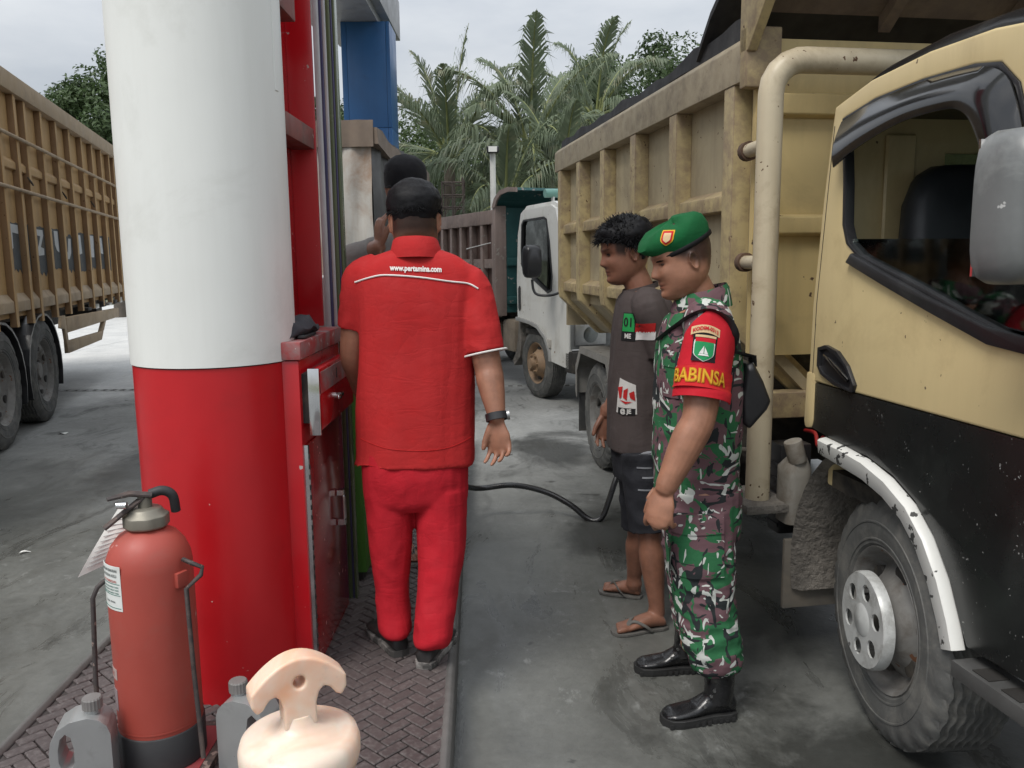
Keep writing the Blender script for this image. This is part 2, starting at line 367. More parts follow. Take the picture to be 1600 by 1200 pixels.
# ------------------------------------------------------------------ pump island with herringbone pavers
ISL = (-0.186, 2.091, 0.0); ISLROT = R(2.2); IW = 1.30
KERB = paint('kerb_cement', (0.115, 0.112, 0.108), 0.6, var=0.25, vscale=5, dirt=(0.05, 0.048, 0.045), dirt_amt=0.4, bump=0.2)
GROUT = paint('paver_grout', (0.045, 0.037, 0.036), 0.9, var=0.3, bump=0.3)
def paver_mat():
    m, nt, p = nodes_of('embossed_paver'); g = N(nt); info = g.n('ShaderNodeObjectInfo')
    geo = g.n('ShaderNodeNewGeometry'); v = geo.outputs['Position']
    n1 = g.noise(v, 2.5, 5, 0.6); n2 = g.noise(v, 70.0, 3, 0.6); n3 = g.noise(v, 300.0, 2, 0.5)
    c = g.ramp(n1, [(0.3, (0.050, 0.040, 0.040)), (0.7, (0.105, 0.086, 0.084))])
    c = g.mix(g.ramp(n2, [(0.48, 0.0), (0.72, 0.5)]), c, (0.20, 0.18, 0.175))
    c = g.mix(g.math('MULTIPLY', info.outputs['Random'], 0.35), c, (0.055, 0.045, 0.045))
    g.put(p.inputs['Base Color'], c); p.inputs['Roughness'].default_value = 0.55
    g.put(p.inputs['Normal'], g.bump(g.math('ADD', n2, g.math('MULTIPLY', n3, 0.5)), 0.55, 0.003)); return m
PAVER = paver_mat()
ib = B(); ib.prism([(-IW, 0), (-IW, .132), (-IW + .004, .136), (-.004, .136), (0, .132), (0, 0)], -3.2, 4.6, 'XZ')
island = ib.build('pump_island', GROUT); island.location = ISL; island.rotation_euler = (0, 0, ISLROT); tag(island, kind='structure')
for nm, x0, x1 in (('r', -.030, .006), ('l', -IW - .006, -IW + .028)):
    B().box(x0, x1, -3.21, 4.61, 0, .153, .012).build('kerb', KERB, island, bevel=0.004)
W0, GAP = 0.042, 0.0045
bm_ = B().box(-W0 + GAP / 2, W0 - GAP / 2, -W0 / 2 + GAP / 2, W0 / 2 - GAP / 2, 0.134, 0.1475, 0.003).mesh('brick'); bm_.materials.append(PAVER)
bricks = []
c45 = math.cos(R(45)); M_ = 120
for i in range(-M_, M_):
    for j in range(-M_, M_):
        for kind in (0, 1):
            ux = i + 2 * j + (1.0 if kind == 0 else 0.5); uy = i - 2 * j + (0.5 if kind == 0 else 2.0)
            x = (ux * c45 - uy * c45) * W0 - 0.65; y = (ux * c45 + uy * c45) * W0
            if -IW + .026 < x < -.028 and -2.0 < y < 4.5:
                # joints between the cast tiles run every 0.30 m: leave the pavers that would cross them a hair lower
                bricks.append((x, y, R(45) if kind == 0 else R(135)))
def wpos(x, y):
    c, s = math.cos(ISLROT), math.sin(ISLROT); return Vector((ISL[0] + x * c - y * s, ISL[1] + x * s + y * c, 0.147))
def in_view(P):
    d = P - Vector((0, 0, CAM_H)); z = d.dot(_f)
    if z <= 0.2: return -1
    px, py = 800 + FPX * d.dot(_r) / z, 600 - FPX * d.dot(_u) / z
    if not (-20 < px < 1620 and py < 1225): return -1
    if P.x < -0.655 and P.x > -1.22 and P.y > 2.42: return -1       # under the column and the cabinet
    if P.x < -1.2 and py > 1000 and px > 330: return -1
    return 1.0 / z
rank = sorted(bricks, key=lambda b: -in_view(wpos(b[0], b[1])))
for x, y, a in rank[:300]:
    o = bpy.data.objects.new('brick', bm_); COL.objects.link(o); o.parent = island
    o.location = (x, y, random.uniform(-0.0012, 0.0006)); o.rotation_euler = (random.gauss(0, .004), random.gauss(0, .004), a + random.gauss(0, .008))
rb = B()
for x, y, a in rank[300:]:
    rb.m = Matrix.Translation((x, y, random.uniform(-0.0012, 0.0006))) @ Matrix.Rotation(a, 4, 'Z'); rb.box(-W0 + GAP / 2, W0 - GAP / 2, -W0 / 2 + GAP / 2, W0 / 2 - GAP / 2, 0.134, 0.1475, 0.003)
tag(rb.build('remaining_bricks', PAVER, island), kind='stuff')

# ------------------------------------------------------------------ canopy, column, blue pillar
ALU = paint('grey_cladding', (0.30, 0.30, 0.31), 0.45, 0.3, 0.1, 2, dirt=(0.12, 0.11, 0.10), dirt_amt=0.3, bump=0.03)
SOFF = paint('soffit_white', (0.62, 0.62, 0.62), 0.7, var=0.06, dirt=(0.3, 0.28, 0.25), dirt_amt=0.2, bump=0.03)
cn = thing('station_canopy', 'grey clad canopy beam carried by the blue pillar', 'canopy', (0, 0, 0))
B().box(-3.05, -1.80, 7.4, 14.55, 5.14, 5.75).build('fascia', ALU, cn, bevel=0.01)
B().box(-2.78, -1.93, 7.5, 14.40, 5.02, 5.14).build('soffit', ALU, cn, bevel=0.006)
B().box(-1.55, -0.45, 1.2, 9.5, 6.30, 6.80).build('roof_deck', SOFF, cn, bevel=0.01)
BLUE = paint('blue_cladding', (0.030, 0.115, 0.29), 0.35, 0, 0.08, 1.5, dirt=(0.03, 0.06, 0.13), dirt_amt=0.25, bump=0.02, streak=0.15)
bp = thing('canopy_pillar', 'blue clad square pillar under the grey canopy beam', 'pillar', (-2.12, 13.3, 0))
for z0, z1 in ((0, 1.25), (1.256, 3.50), (3.506, 5.02)):
    for x0, x1 in ((-.36, -.28), (-.277, .30), (.303, .36)):
        B().box(x0, x1, -.36, .36, z0, z1).build('panel', BLUE, bp, bevel=0.004)

WHITEP = paint('column_white', (0.73, 0.74, 0.715), 0.42, 0, 0.04, 2.0, dirt=(0.50, 0.50, 0.46), dirt_amt=0.28, dirt_scale=2.2, streak=0.12, bump=0.02, spec=0.4)
REDP = paint('column_red', (0.47, 0.009, 0.014), 0.36, 0, 0.12, 2.0, dirt=(0.30, 0.010, 0.012), dirt_amt=0.3, chips=(0.55, 0.3, 0.28), chip_amt=-0.10, chip_scale=30, bump=0.015, coat=0.12)
CC, CR = (-0.960, 2.685), 0.253
sc_ = thing('clad_column', 'round canopy column clad in white above and red below', 'column', (CC[0], CC[1], 0.136))
B().lathe([(CR - .004, 0.0), (CR - .004, 1.072)], 64).build('red_cladding', REDP, sc_)
B().lathe([(CR + .001, 1.076), (CR + .001, 6.165)], 64).build('white_cladding', WHITEP, sc_)
B().lathe([(CR - .010, 1.06), (CR - .010, 1.09)], 64).build('seam', DARK, sc_)
B().box(-.012, .012, -.003, .003, 1.9, 4.9, .002).build('joint_strip', WHITEP, sc_).matrix_local = Matrix.Translation((CR * math.cos(R(-9)), CR * math.sin(R(-9)), 0)) @ Matrix.Rotation(R(81), 4, 'Z')

# ------------------------------------------------------------------ cabinet behind the column
CABR = paint('cabinet_red', (0.46, 0.008, 0.014), 0.22, 0, 0.10, 3.0, dirt=(0.20, 0.012, 0.014), dirt_amt=0.3, chips=(0.42, 0.36, 0.34), chip_amt=0.10, chip_scale=25, bump=0.02, coat=0.3)
CABD = paint('cabinet_door_red', (0.30, 0.010, 0.012), 0.16, 0, 0.15, 3.0, dirt=(0.16, 0.02, 0.02), dirt_amt=0.3, chips=(0.5, 0.32, 0.3), chip_amt=0.08, chip_scale=40, bump=0.02, coat=0.5)
SCUFF = paint('scuffed_primer', (0.24, 0.205, 0.20), 0.5, 0, 0.25, 8, dirt=(0.38, 0.015, 0.018), dirt_amt=0.75, dirt_scale=6, chips=(0.5, 0.46, 0.44), chip_amt=0.3, chip_scale=40)
WORNB = paint('worn_red_brown', (0.20, 0.060, 0.050), 0.6, 0, 0.3, 6, dirt=(0.10, 0.07, 0.06), dirt_amt=0.5, dirt_scale=9, chips=(0.32, 0.26, 0.24), chip_amt=0.4)
CHROME = paint('chrome', (0.75, 0.75, 0.76), 0.12, 1.0, 0.08, 9, dirt=(0.25, 0.24, 0.22), dirt_amt=0.25, bump=0.02)
cb = thing('pump_cabinet', 'tall red metal cabinet with open shelves behind the round column', 'cabinet', (-0.66, 2.52, 0.136))
cb_o = Vector((-0.66, 2.52, 0.136))
B().box(-.40, -.012, .085, .70, 0, 1.075).build('body', CABR, cb, bevel=0.006)
B().box(-.41, -.002, .075, .71, 1.078, 1.135).build('ledge', SCUFF, cb, bevel=0.006)
dd = B().box(-.012, -.003, .115, .66, .04, .80).build('door', CABD, cb, bevel=0.003)
hb_ = B().box(-.012, .001, .098, .1145, .03, .80)
hb_.build('hinge_leaf', CHROME, dd)
for k in range(22): B().box(.0012, .004, .101, .111, .04 + k * .034, .054 + k * .034).build('hinge_knuckle', DARK, dd)
hn = B(); hn.box(-.003, .028, .50, .525, .40, .425, .003); hn.box(-.003, .028, .50, .525, .515, .54, .003); hn.box(.020, .030, .502, .523, .425, .515, .002); hn.build('handle', CHROME, dd)
# half open drawer with chrome edge
dw = B().box(.018, .046, .095, .66, .845, 1.045).build('drawer_front', CABR, cb, bevel=0.004)
B().box(.0465, .049, .11, .62, .965, 1.035, .001).build('bare_patch', SCUFF, dw)
B().box(.014, .050, .083, .0948, .835, 1.05).build('chrome_edge', CHROME, dw, bevel=0.002)
B().box(-.012, .018, .11, .64, .87, 1.03).build('drawer_box', DARK, cb)
lk = B(); lk.cyl((.046, .33, .925), (.068, .33, .925), .010, 12); lk.box(.060, .070, .29, .37, .918, .932, .003); lk.build('lock_lever', CHROME, dw)
B().box(.048, .051, .348, .353, .985, 1.02).build('key_slot', DARK, dw)
# upper open part
B().box(-.40, -.16, .10, .704, 1.137, 3.4).build('back_panel', CABR, cb, bevel=0.004)
B().box(-.40, -.068, .705, .725, 1.137, 3.4).build('side_panel', CABR, cb, bevel=0.004)
B().box(-.158, -.072, .20, .70, 1.80, 1.875).build('shelf', WORNB, cb, bevel=0.004)
B().box(-.158, -.072, .20, .50, 2.20, 2.50).build('top_box', WORNB, cb, bevel=0.006)
PANL = paint('panel_line', (0.55, 0.05, 0.06), 0.4)
B().box(-.160, -.158, .330, .334, 1.14, 1.80).build('panel_joint', PANL, cb)
# striped plastic edge strips on the far side
SILV = paint('silver_trim', (0.52, 0.53, 0.54), 0.38, 0.4, 0.15, 5, dirt=(0.3, 0.3, 0.3), dirt_amt=0.25, bump=0.03)
SBLU = paint('strip_blue', (0.060, 0.060, 0.135), 0.2, 0, 0.1, 3, bump=0.01, coat=0.4)
SGRN = paint('strip_green', (0.10, 0.13, 0.065), 0.25, 0, 0.1, 3, bump=0.01, coat=0.4)
st_ = thing('striped_side_panel', 'tall narrow silver, blue and green striped edge panel beside the red cabinet', 'panel', (-0.66, 3.26, 0.136))
for x0, x1, mt, y in ((-.069, -.046, SILV, 0), (-.0455, -.034, SBLU, .004), (-.0335, -.0205, SILV, .002), (-.020, -.004, SGRN, .004), (-.0035, .004, SBLU, .002), (.0045, .014, SGRN, .004)):
    B().box(x0, x1, y, .05, 0, 3.5).build('strip', mt, st_, bevel=0.002)
# the dispenser itself, mostly hidden
DGRN = paint('dispenser_green', (0.07, 0.19, 0.03), 0.4, 0, 0.12, 3, dirt=(0.08, 0.09, 0.05), dirt_amt=0.35)
DWHT = paint('dispenser_white', (0.62, 0.63, 0.61), 0.4, 0, 0.08, 3, dirt=(0.35, 0.33, 0.3), dirt_amt=0.3)
fd = thing('fuel_dispenser', 'white fuel dispenser with green lower panel behind the red cabinet', 'dispenser', (-0.655, 3.42, 0.136))
B().box(-.58, .02, .02, .55, .05, 1.02).build('green_panel', DGRN, fd, bevel=0.01)
B().box(-.58, .02, .01, .56, 1.025, 1.32).build('white_top', DWHT, fd, bevel=0.012)
B().box(-.56, .0, .04, .53, 0, .05).build('plinth', DARK, fd)
B().box(.0205, .035, .20, .28, .62, .70).build('hose_outlet', BLACKP, fd, bevel=0.004)
# soft folded bag on the ledge
BAGM = paint('dark_cloth_bag', (0.035, 0.035, 0.042), 0.85, 0, 0.3, 9, bump=0.3, bscale=120)
bg = thing('folded_bag', 'crumpled dark cloth bag with white tag on the cabinet ledge', 'bag', (-0.74, 2.82, 1.272))
bgb = B(); rs = []
for i in range(13):
    t = i / 12; L = (t - .5) * .34; w = .075 * math.sin(math.pi * min(max(t * .92 + .04, 0), 1)) ** .5 + .004; h = (.075 - .045 * t) * (math.sin(math.pi * t) ** .6 + .15) * (1 + .25 * math.sin(t * 17))
    rs.append([(w * math.cos(a), L + .01 * math.sin(a * 3 + t * 9), max(0.001, h * (math.sin(a) * .5 + .5) * (1 + .15 * math.sin(5 * a + 8 * t)))) for a in [2 * math.pi * k / 16 for k in range(16)]])
bgb.rings(rs); bgb.build('cloth', BAGM, bg)
tg = B(); tg.box(.040, .0435, -.075, -.035, .012, .045, .001); tg.m = Matrix.Identity(4); tg.build('care_tag', PAPER, bg)
B().box(.045, .072, -.13, .02, .001, .012, .003).build('strap', BLACKP, bg)

# ================================================================== trucks
def tyre_mesh(Rr, W, rim_r, lug=True, n=96, zig=0.004, lug_d=0.014):
    """tyre round the X axis, centred; shoulder lugs and wavy tread grooves are real relief"""
    h = W / 2; b = B()
    D_ = Rr - rim_r
    prof = [(-h * .78, rim_r), (-h * .93, rim_r + .016), (-h * .935, rim_r + D_ * .16), (-h * .965, rim_r + D_ * .17), (-h * .97, rim_r + D_ * .20), (-h * .955, rim_r + D_ * .215), (-h * .99, rim_r + D_ * .34), (-h, rim_r + D_ * .42), (-h * 1.0, rim_r + D_ * .50), (-h * 1.022, rim_r + D_ * .51), (-h * 1.022, rim_r + D_ * .54), (-h * .998, rim_r + D_ * .55), (-h * .985, rim_r + (Rr - rim_r) * .62), (-h * .95, rim_r + (Rr - rim_r) * .78, 's'), (-h * .86, Rr - .016, 's'), (-h * .76, Rr - .003, 's')]
    g = []
    for k in range(-3, 4):
        c = k * h * .21; g += [(c - .011, Rr + .0005 * (3 - abs(k)), 'z'), (c - .0055, Rr - .009, 'z'), (c + .0055, Rr - .009, 'z'), (c + .011, Rr + .0005 * (3 - abs(k)), 'z')]
    prof = prof + g + [(-q[0],) + tuple(q[1:]) for q in prof[::-1]]
    rs = []
    for q in prof:
        ring = []
        for i in range(n):
            t = 2 * math.pi * i / n; x, r = q[0], q[1]
            if len(q) > 2 and q[2] == 's' and lug and (i % 4) in (0,): r -= lug_d
            if len(q) > 2 and q[2] == 'z': x += zig * (1 if (i // 2) % 2 else -1)
            ring.append((x, r * math.cos(t), r * math.sin(t)))
        rs.append(ring)
    b.rings(rs, cap=False, smooth=True)
    me = b.mesh('tyre')
    try: me.set_sharp_from_angle(angle=R(38))
    except Exception: pass
    return me
def wheel(parent, c, Rr, W, rim_r, side, rim_mat, cap=None, nuts=6, holes=6, dish=0.05, lug=True, spin=0.0, tyre=None):
    """side -1: outer face looks along -X"""
    w = B(); me = tyre or tyre_mesh(Rr, W, rim_r, lug)
    t = link('tyre', me, RUBBER, parent); t.location = c; t.rotation_euler = (spin, 0, 0)
    s = side; b = B(); h = W / 2
    pr = [(rim_r + .012, s * h * .80), (rim_r + .006, s * h * .90), (rim_r - .006, s * h * .84), (rim_r - .016, s * h * .55), (rim_r - .030, s * (h * .55 - .01)), (rim_r * .80, s * (h * .50 - dish * .3)), (rim_r * .62, s * (h * .5 + dish * .3)), (rim_r * .50, s * (h * .5 + dish)), (rim_r * .34, s * (h * .5 + dish)), (.001, s * (h * .5 + dish + .005))]
    b.lathe(pr, 40, 'X', cap=False); rim = b.build('rim', rim_mat, t)
    hb = B(); hb.lathe([(.001, s * (h * .5 + dish + .055)), (rim_r * .24, s * (h * .5 + dish + .05)), (rim_r * .28, s * (h * .5 + dish + .02)), (rim_r * .30, s * (h * .5 + dish - .005))], 24, 'X', cap=False)
    if cap is None: hb.build('hub', rim_mat, rim)
    for k in range(holes):
        a = 2 * math.pi * (k + .5) / holes; r_ = rim_r * .71; o = B(); x0 = s * (h * .5 + .004)
        o.m = Matrix.Rotation(a, 4, 'X'); rg = [[(x0 + s * d, r_ + .026 * math.cos(u), .036 * math.sin(u)) for u in [2 * math.pi * q / 14 for q in range(14)]] for d in (-.02, .004)]
        o.rings(rg, True, False); o.build('vent_hole', DARK, rim)
    if cap is None:
        for k in range(nuts):
            a = 2 * math.pi * k / nuts; x0 = s * (h * .5 + dish); q = B(); q.cyl((x0 - s * .004, rim_r * .42 * math.cos(a), rim_r * .42 * math.sin(a)), (x0 + s * .028, rim_r * .42 * math.cos(a), rim_r * .42 * math.sin(a)), .014, 6)
            q.build('wheel_nut', rim_mat, rim)
    else:
        # ring cover with round openings over the nuts
        q = B(); Ro = rim_r * .66; x1 = s * (h * .5 + dish + .058); nn = 6; seg = 10
        rad = [0.001, Ro * .42]
        outer = [(Ro * math.cos(2 * math.pi * i / (nn * seg)), Ro * math.sin(2 * math.pi * i / (nn * seg))) for i in range(nn * seg)]
        inner_r = Ro * .36
        for i in range(nn):
            a0 = 2 * math.pi * i / nn; ac = a0 + math.pi / nn; hr = Ro * .185; hc = (Ro * .66 * math.cos(ac), Ro * .66 * math.sin(ac))
            # sector outline, sampled so that it matches the points round the hole
            sec = [(Ro * math.cos(a0 + 2 * math.pi / nn * k / seg), Ro * math.sin(a0 + 2 * math.pi / nn * k / seg)) for k in range(seg + 1)]
            sec += [(r * math.cos(a0 + 2 * math.pi / nn), r * math.sin(a0 + 2 * math.pi / nn)) for r in (Ro * .78, Ro * .56)]
            sec += [(inner_r * math.cos(a0 + 2 * math.pi / nn * k / 6), inner_r * math.sin(a0 + 2 * math.pi / nn * k / 6)) for k in range(6, -1, -1)]
            sec += [(r * math.cos(a0), r * math.sin(a0)) for r in (Ro * .56, Ro * .78)]
            th = [math.atan2(p[1] - hc[1], p[0] - hc[0]) for p in sec]
            hole = [(hc[0] + hr * math.cos(u), hc[1] + hr * math.sin(u)) for u in th]
            q.frame(sec, hole, x1, x1 - s * .006, 'YZ')
        q.lathe([(inner_r + .001, x1 - s * .0005), (inner_r * .8, x1 + s * .006), (.001, x1 + s * .010)], 30, 'X', cap=False)
        q.lathe([(Ro + .0005, x1), (Ro + .006, x1 - s * .010), (Ro + .006, x1 - s * .034), (Ro - .002, x1 - s * .036)], 60, 'X', cap=False)
        hc_ = q.build('hub_cap', cap, rim)
        for k in range(6):
            a = 2 * math.pi * (k + .5) / 6; u = B(); r_ = Ro * .66; u.cyl((x1 - s * .05, r_ * math.cos(a), r_ * math.sin(a)), (x1 - s * .015, r_ * math.cos(a), r_ * math.sin(a)), .013, 6); u.build('wheel_nut', STEEL, hc_)
    return t

# ---- yellow dump truck on the right (local: X across the truck away from the camera, Y towards its tail, Z up)
YEL = paint('cab_yellow', (0.62, 0.495, 0.265), 0.36, 0, 0.07, 1.6, dirt=(0.40, 0.30, 0.15), dirt_amt=0.34, dirt_scale=2.6, streak=0.13, chips=(0.12, 0.08, 0.05), chip_amt=0.02, chip_scale=26, bump=0.015, coat=0.15)
BEDY = paint('bed_yellow', (0.50, 0.40, 0.205), 0.62, 0, 0.14, 2.2, dirt=(0.30, 0.235, 0.15), dirt_amt=0.34, dirt_scale=2.4, streak=0.22, chips=(0.085, 0.045, 0.025), chip_amt=0.16, chip_scale=42, bump=0.08, edge=(0.27, 0.20, 0.125))
BEDP = paint('bed_panel_yellow', (0.40, 0.335, 0.215), 0.7, 0, 0.16, 1.6, dirt=(0.22, 0.175, 0.115), dirt_amt=0.5, dirt_scale=1.8, streak=0.40, chips=(0.09, 0.05, 0.03), chip_amt=0.12, chip_scale=44, bump=0.10)
RAILD = paint('bed_rail_dirty', (0.33, 0.275, 0.19), 0.7, 0, 0.2, 3, dirt=(0.16, 0.13, 0.10), dirt_amt=0.5, dirt_scale=4, streak=0.3, chips=(0.09, 0.055, 0.035), chip_amt=0.16, chip_scale=40, bump=0.12, edge=(0.40, 0.34, 0.24))
HEADB = paint('headboard_yellow', (0.58, 0.45, 0.21), 0.5, 0, 0.10, 1.8, dirt=(0.30, 0.23, 0.12), dirt_amt=0.32, dirt_scale=1.6, streak=0.22, chips=(0.09, 0.05, 0.03), chip_amt=0.12, chip_scale=22, bump=0.05)
PIPEY = paint('pipe_yellow', (0.54, 0.465, 0.33), 0.45, 0, 0.12, 3, dirt=(0.26, 0.19, 0.11), dirt_amt=0.35, dirt_scale=5, streak=0.2, chips=(0.10, 0.055, 0.03), chip_amt=0.14, chip_scale=48, bump=0.05)
BLKPNL = paint('black_lower_panel', (0.010, 0.011, 0.011), 0.28, 0, 0.3, 3, dirt=(0.03, 0.034, 0.032), dirt_amt=0.35, chips=(0.24, 0.24, 0.23), chip_amt=0.05, chip_scale=110, bump=0.02)
WTRIM = paint('white_arch_trim', (0.66, 0.66, 0.63), 0.4, 0, 0.06, 4, dirt=(0.35, 0.34, 0.31), dirt_amt=0.25, chips=(0.06, 0.06, 0.058), chip_amt=0.50, chip_scale=30, bump=0.03)
MUD = paint('caked_mud', (0.19, 0.172, 0.15), 0.98, 0, 0.3, 8, dirt=(0.10, 0.09, 0.078), dirt_amt=0.5, dirt_scale=10, bump=0.9, bscale=35, bdist=0.02)
GREYP = paint('worn_grey_plastic', (0.135, 0.14, 0.14), 0.42, 0, 0.22, 5, dirt=(0.32, 0.33, 0.32), dirt_amt=0.30, dirt_scale=6, chips=(0.45, 0.45, 0.44), chip_amt=0.10, chip_scale=30, bump=0.05)
TANKP = paint('dirty_reservoir', (0.27, 0.255, 0.225), 0.55, 0, 0.15, 6, dirt=(0.16, 0.13, 0.10), dirt_amt=0.55, dirt_scale=8, bump=0.1)
RIMG = paint('dusty_rim', (0.20, 0.195, 0.185), 0.6, 0.2, 0.3, 9, dirt=(0.10, 0.085, 0.07), dirt_amt=0.5, dirt_scale=9, chips=(0.16, 0.07, 0.035), chip_amt=0.2)
CAPW = paint('hub_cap_white', (0.50, 0.51, 0.50), 0.4, 0.1, 0.12, 9, dirt=(0.22, 0.215, 0.20), dirt_amt=0.55, dirt_scale=9, chips=(0.1, 0.1, 0.1), chip_amt=0.15)
TARP = paint('black_tarp', (0.022, 0.022, 0.024), 0.7, 0, 0.3, 4, dirt=(0.08, 0.075, 0.07), dirt_amt=0.3, bump=0.2, bscale=20)
SEAT = paint('seat_vinyl', (0.016, 0.018, 0.022), 0.45, 0, 0.2, 5, bump=0.08, bscale=200)
TA = R(9.2)
yt = thing('dump_truck', 'cream yellow dump truck with black lower cab beside the two standing men', 'truck', (1.19, 2.40, 0), TA)
ty = tyre_mesh(0.385, 0.235, 0.222, True, 112)
fwl = wheel(yt, (.085, .075, .385), .385, .235, .222, -1, RIMG, CAPW, dish=0.05, spin=.2, tyre=ty); fwl.rotation_euler = (.2, 0, R(-8))
wheel(yt, (1.50, .07, .385), .385, .235, .222, 1, RIMG, None, tyre=ty)
ty2 = tyre_mesh(0.385, 0.22, 0.222, True, 112, lug_d=0.022)
for x, s in ((.11, -1), (.37, -1), (1.30, 1), (1.55, 1)): wheel(yt, (x, 3.62, .385), .385, .22, .222, s, RIMG, None, dish=-0.03, tyre=ty2, nuts=6)
# cab side: door skin with window opening, seen from the camera
win = [(.375, 1.955), (.20, 1.985), (-.02, 1.995), (-.22, 1.99), (-.31, 1.975), (-.375, 1.915), (-.45, 1.72), (-.53, 1.48), (-.56, 1.36), (-.52, 1.315), (-.435, 1.312), (-.25, 1.365), (-.05, 1.425), (.16, 1.49), (.255, 1.52), (.318, 1.56), (.345, 1.62), (.352, 1.75)]
outl = [(.428, 2.000), (.23, 2.045), (-.04, 2.065), (-.28, 2.062), (-.42, 2.045), (-.52, 1.97), (-.64, 1.74), (-.78, 1.44), (-.86, 1.24), (-.88, 1.09), (-.50, 1.088), (-.26, 1.088), (-.04, 1.088), (.20, 1.088), (.36, 1.088), (.524, 1.09), (.516, 1.36), (.474, 1.72)]
def cab_panel(x0, x1, nm='door_skin', mt=YEL):
    n = 72; return B().frame(resample(outl, n), resample(win, n), x0, x1).build(nm, mt, yt, bevel=0.0)
# pair the outlines by angle so that the plate round the window stays clean
def ring_match(outer, inner, n=80):
    c = Vector((sum(p[0] for p in inner) / len(inner), sum(p[1] for p in inner) / len(inner)))
    def hit(poly, a):
        d = Vector((math.cos(a), math.sin(a))); best = None
        for i in range(len(poly)):
            p, q = Vector(poly[i]), Vector(poly[(i + 1) % len(poly)]); e = q - p; den = d.x * e.y - d.y * e.x
            if abs(den) < 1e-9: continue
            w = p - c; t = (w.x * e.y - w.y * e.x) / den; u = (w.x * d.y - w.y * d.x) / den
            if t > 0 and -1e-6 <= u <= 1 + 1e-6 and (best is None or t > best): best = t
        return tuple(c + d * best)
    an = [2 * math.pi * k / n for k in range(n)] + [math.atan2(p[1] - c.y, p[0] - c.x) % (2 * math.pi) for p in list(outer) + list(inner)]
    an = sorted(set(round(a, 5) for a in an)); keep = [an[0]]
    for a in an[1:]:
        if a - keep[-1] > 0.004: keep.append(a)
    return [hit(outer, a) for a in keep], [hit(inner, a) for a in keep], c
def holed(b, outer, inner, d0, d1, plane='YZ', n=80):
    o, i, _ = ring_match(outer, inner, n); return b.frame(o, i, d0, d1, plane)
def grow(poly, k, c=None):
    c = c or (sum(p[0] for p in poly) / len(poly), sum(p[1] for p in poly) / len(poly)); out = []
    for a, z in poly:
        v = Vector((a - c[0], z - c[1])); v = v * ((v.length + k) / v.length); out.append((c[0] + v.x, c[1] + v.y))
    return out
holed(B(), outl, win, -.06, -.02).build('door', YEL, yt, bevel=0.012, seg=3)
holed(B(), grow(win, .003), grow(win, -.014), -.064, -.03).build('window_seal', BLACKP, yt, bevel=0.004)
B().prism([(.30, 1.50), (.10, 1.435), (-.12, 1.367), (-.35, 1.30), (-.52, 1.285), (-.52, 1.325), (-.35, 1.343), (-.12, 1.405), (.10, 1.473), (.27, 1.53)], -.078, -.06).build('window_ledge', BLACKP, yt, bevel=0.006)
# roof, roof edge, back wall, far door, floor, front
rf = B(); rs = []
for a, z, e in ((.455, 1.975, 0), (.44, 2.02, 0), (.23, 2.075, 0), (-.04, 2.10, 0), (-.28, 2.095, 0), (-.46, 2.06, 0)):
    rs.append([(-.045, a, z - .045), (-.035, a, z - .012), (.0, a, z + .012), (.12, a, z + .045), (.83, a, z + .075), (1.54, a, z + .045), (1.66, a, z + .012), (1.70, a, z - .012), (1.705, a, z - .045), (1.5, a, z - .05), (.2, a, z - .05)])
rf.rings(rs); rf.build('roof', paint('roof_black', (0.012, 0.012, 0.013), 0.25, 0, 0.2, 3, dirt=(0.08, 0.08, 0.075), dirt_amt=0.25, bump=0.02, coat=0.3), yt)
B().frame([(.0, .72), (1.66, .72), (1.66, 1.99), (.0, 1.99)], [(.36, 1.45), (1.30, 1.45), (1.30, 1.86), (.36, 1.86)], .44, .475, 'XZ').build('back_wall', YEL, yt, bevel=0.01)
bw = B()
for x in (.13, .80, 1.45): bw.box(x, x + .10, .425, .44, 1.05, 1.92)
for k, x in enumerate((.13, .80, 1.45)): B().box(x, x + .11, .424, .439, 1.05, 1.40 if k == 1 else 1.92, .01).build('wall_rib', YEL, yt)
B().box(.355, 1.305, .452, .458, 1.445, 1.865).build('rear_glass', glass('rear_pane', (0.30, 0.38, 0.36)), yt)
holed(B(), outl, win, 1.68, 1.72).build('far_door', YEL, yt)
B().prism(grow(win, .01), 1.698, 1.702).build('far_window', glass('far_pane', (0.28, 0.40, 0.38)), yt)
B().box(.0, 1.66, -.85, .44, .72, .78).build('cab_floor', DARK, yt)
B().box(.0, 1.66, -.86, -.60, .78, 1.30).build('dashboard', BLACKP, yt, bevel=0.04)
B().frame([(-.06, .5), (1.72, .5), (1.60, 2.0), (.06, 2.0)], [(.06, 1.25), (1.60, 1.25), (1.56, 1.93), (.10, 1.93)], -.90, -.86, 'XZ').build('front_panel', YEL, yt, bevel=0.01)
wsc = B().box(.08, 1.58, -.885, -.88, 1.24, 1.93).build('windscreen', glass('windscreen_pane', (0.55, 0.62, 0.6)), yt)
def rake(o, z0, k):
    for v in o.data.vertices: v.co.y += max(0.0, v.co.z - z0) * k
rake(wsc, 1.12, .41); rake([c for c in yt.children if c.name.startswith('front_panel')][0], 1.12, .41)
B().box(.02, 1.64, -.897, -.88, .56, .78).build('front_grille', BLACKP, yt, bevel=.01)
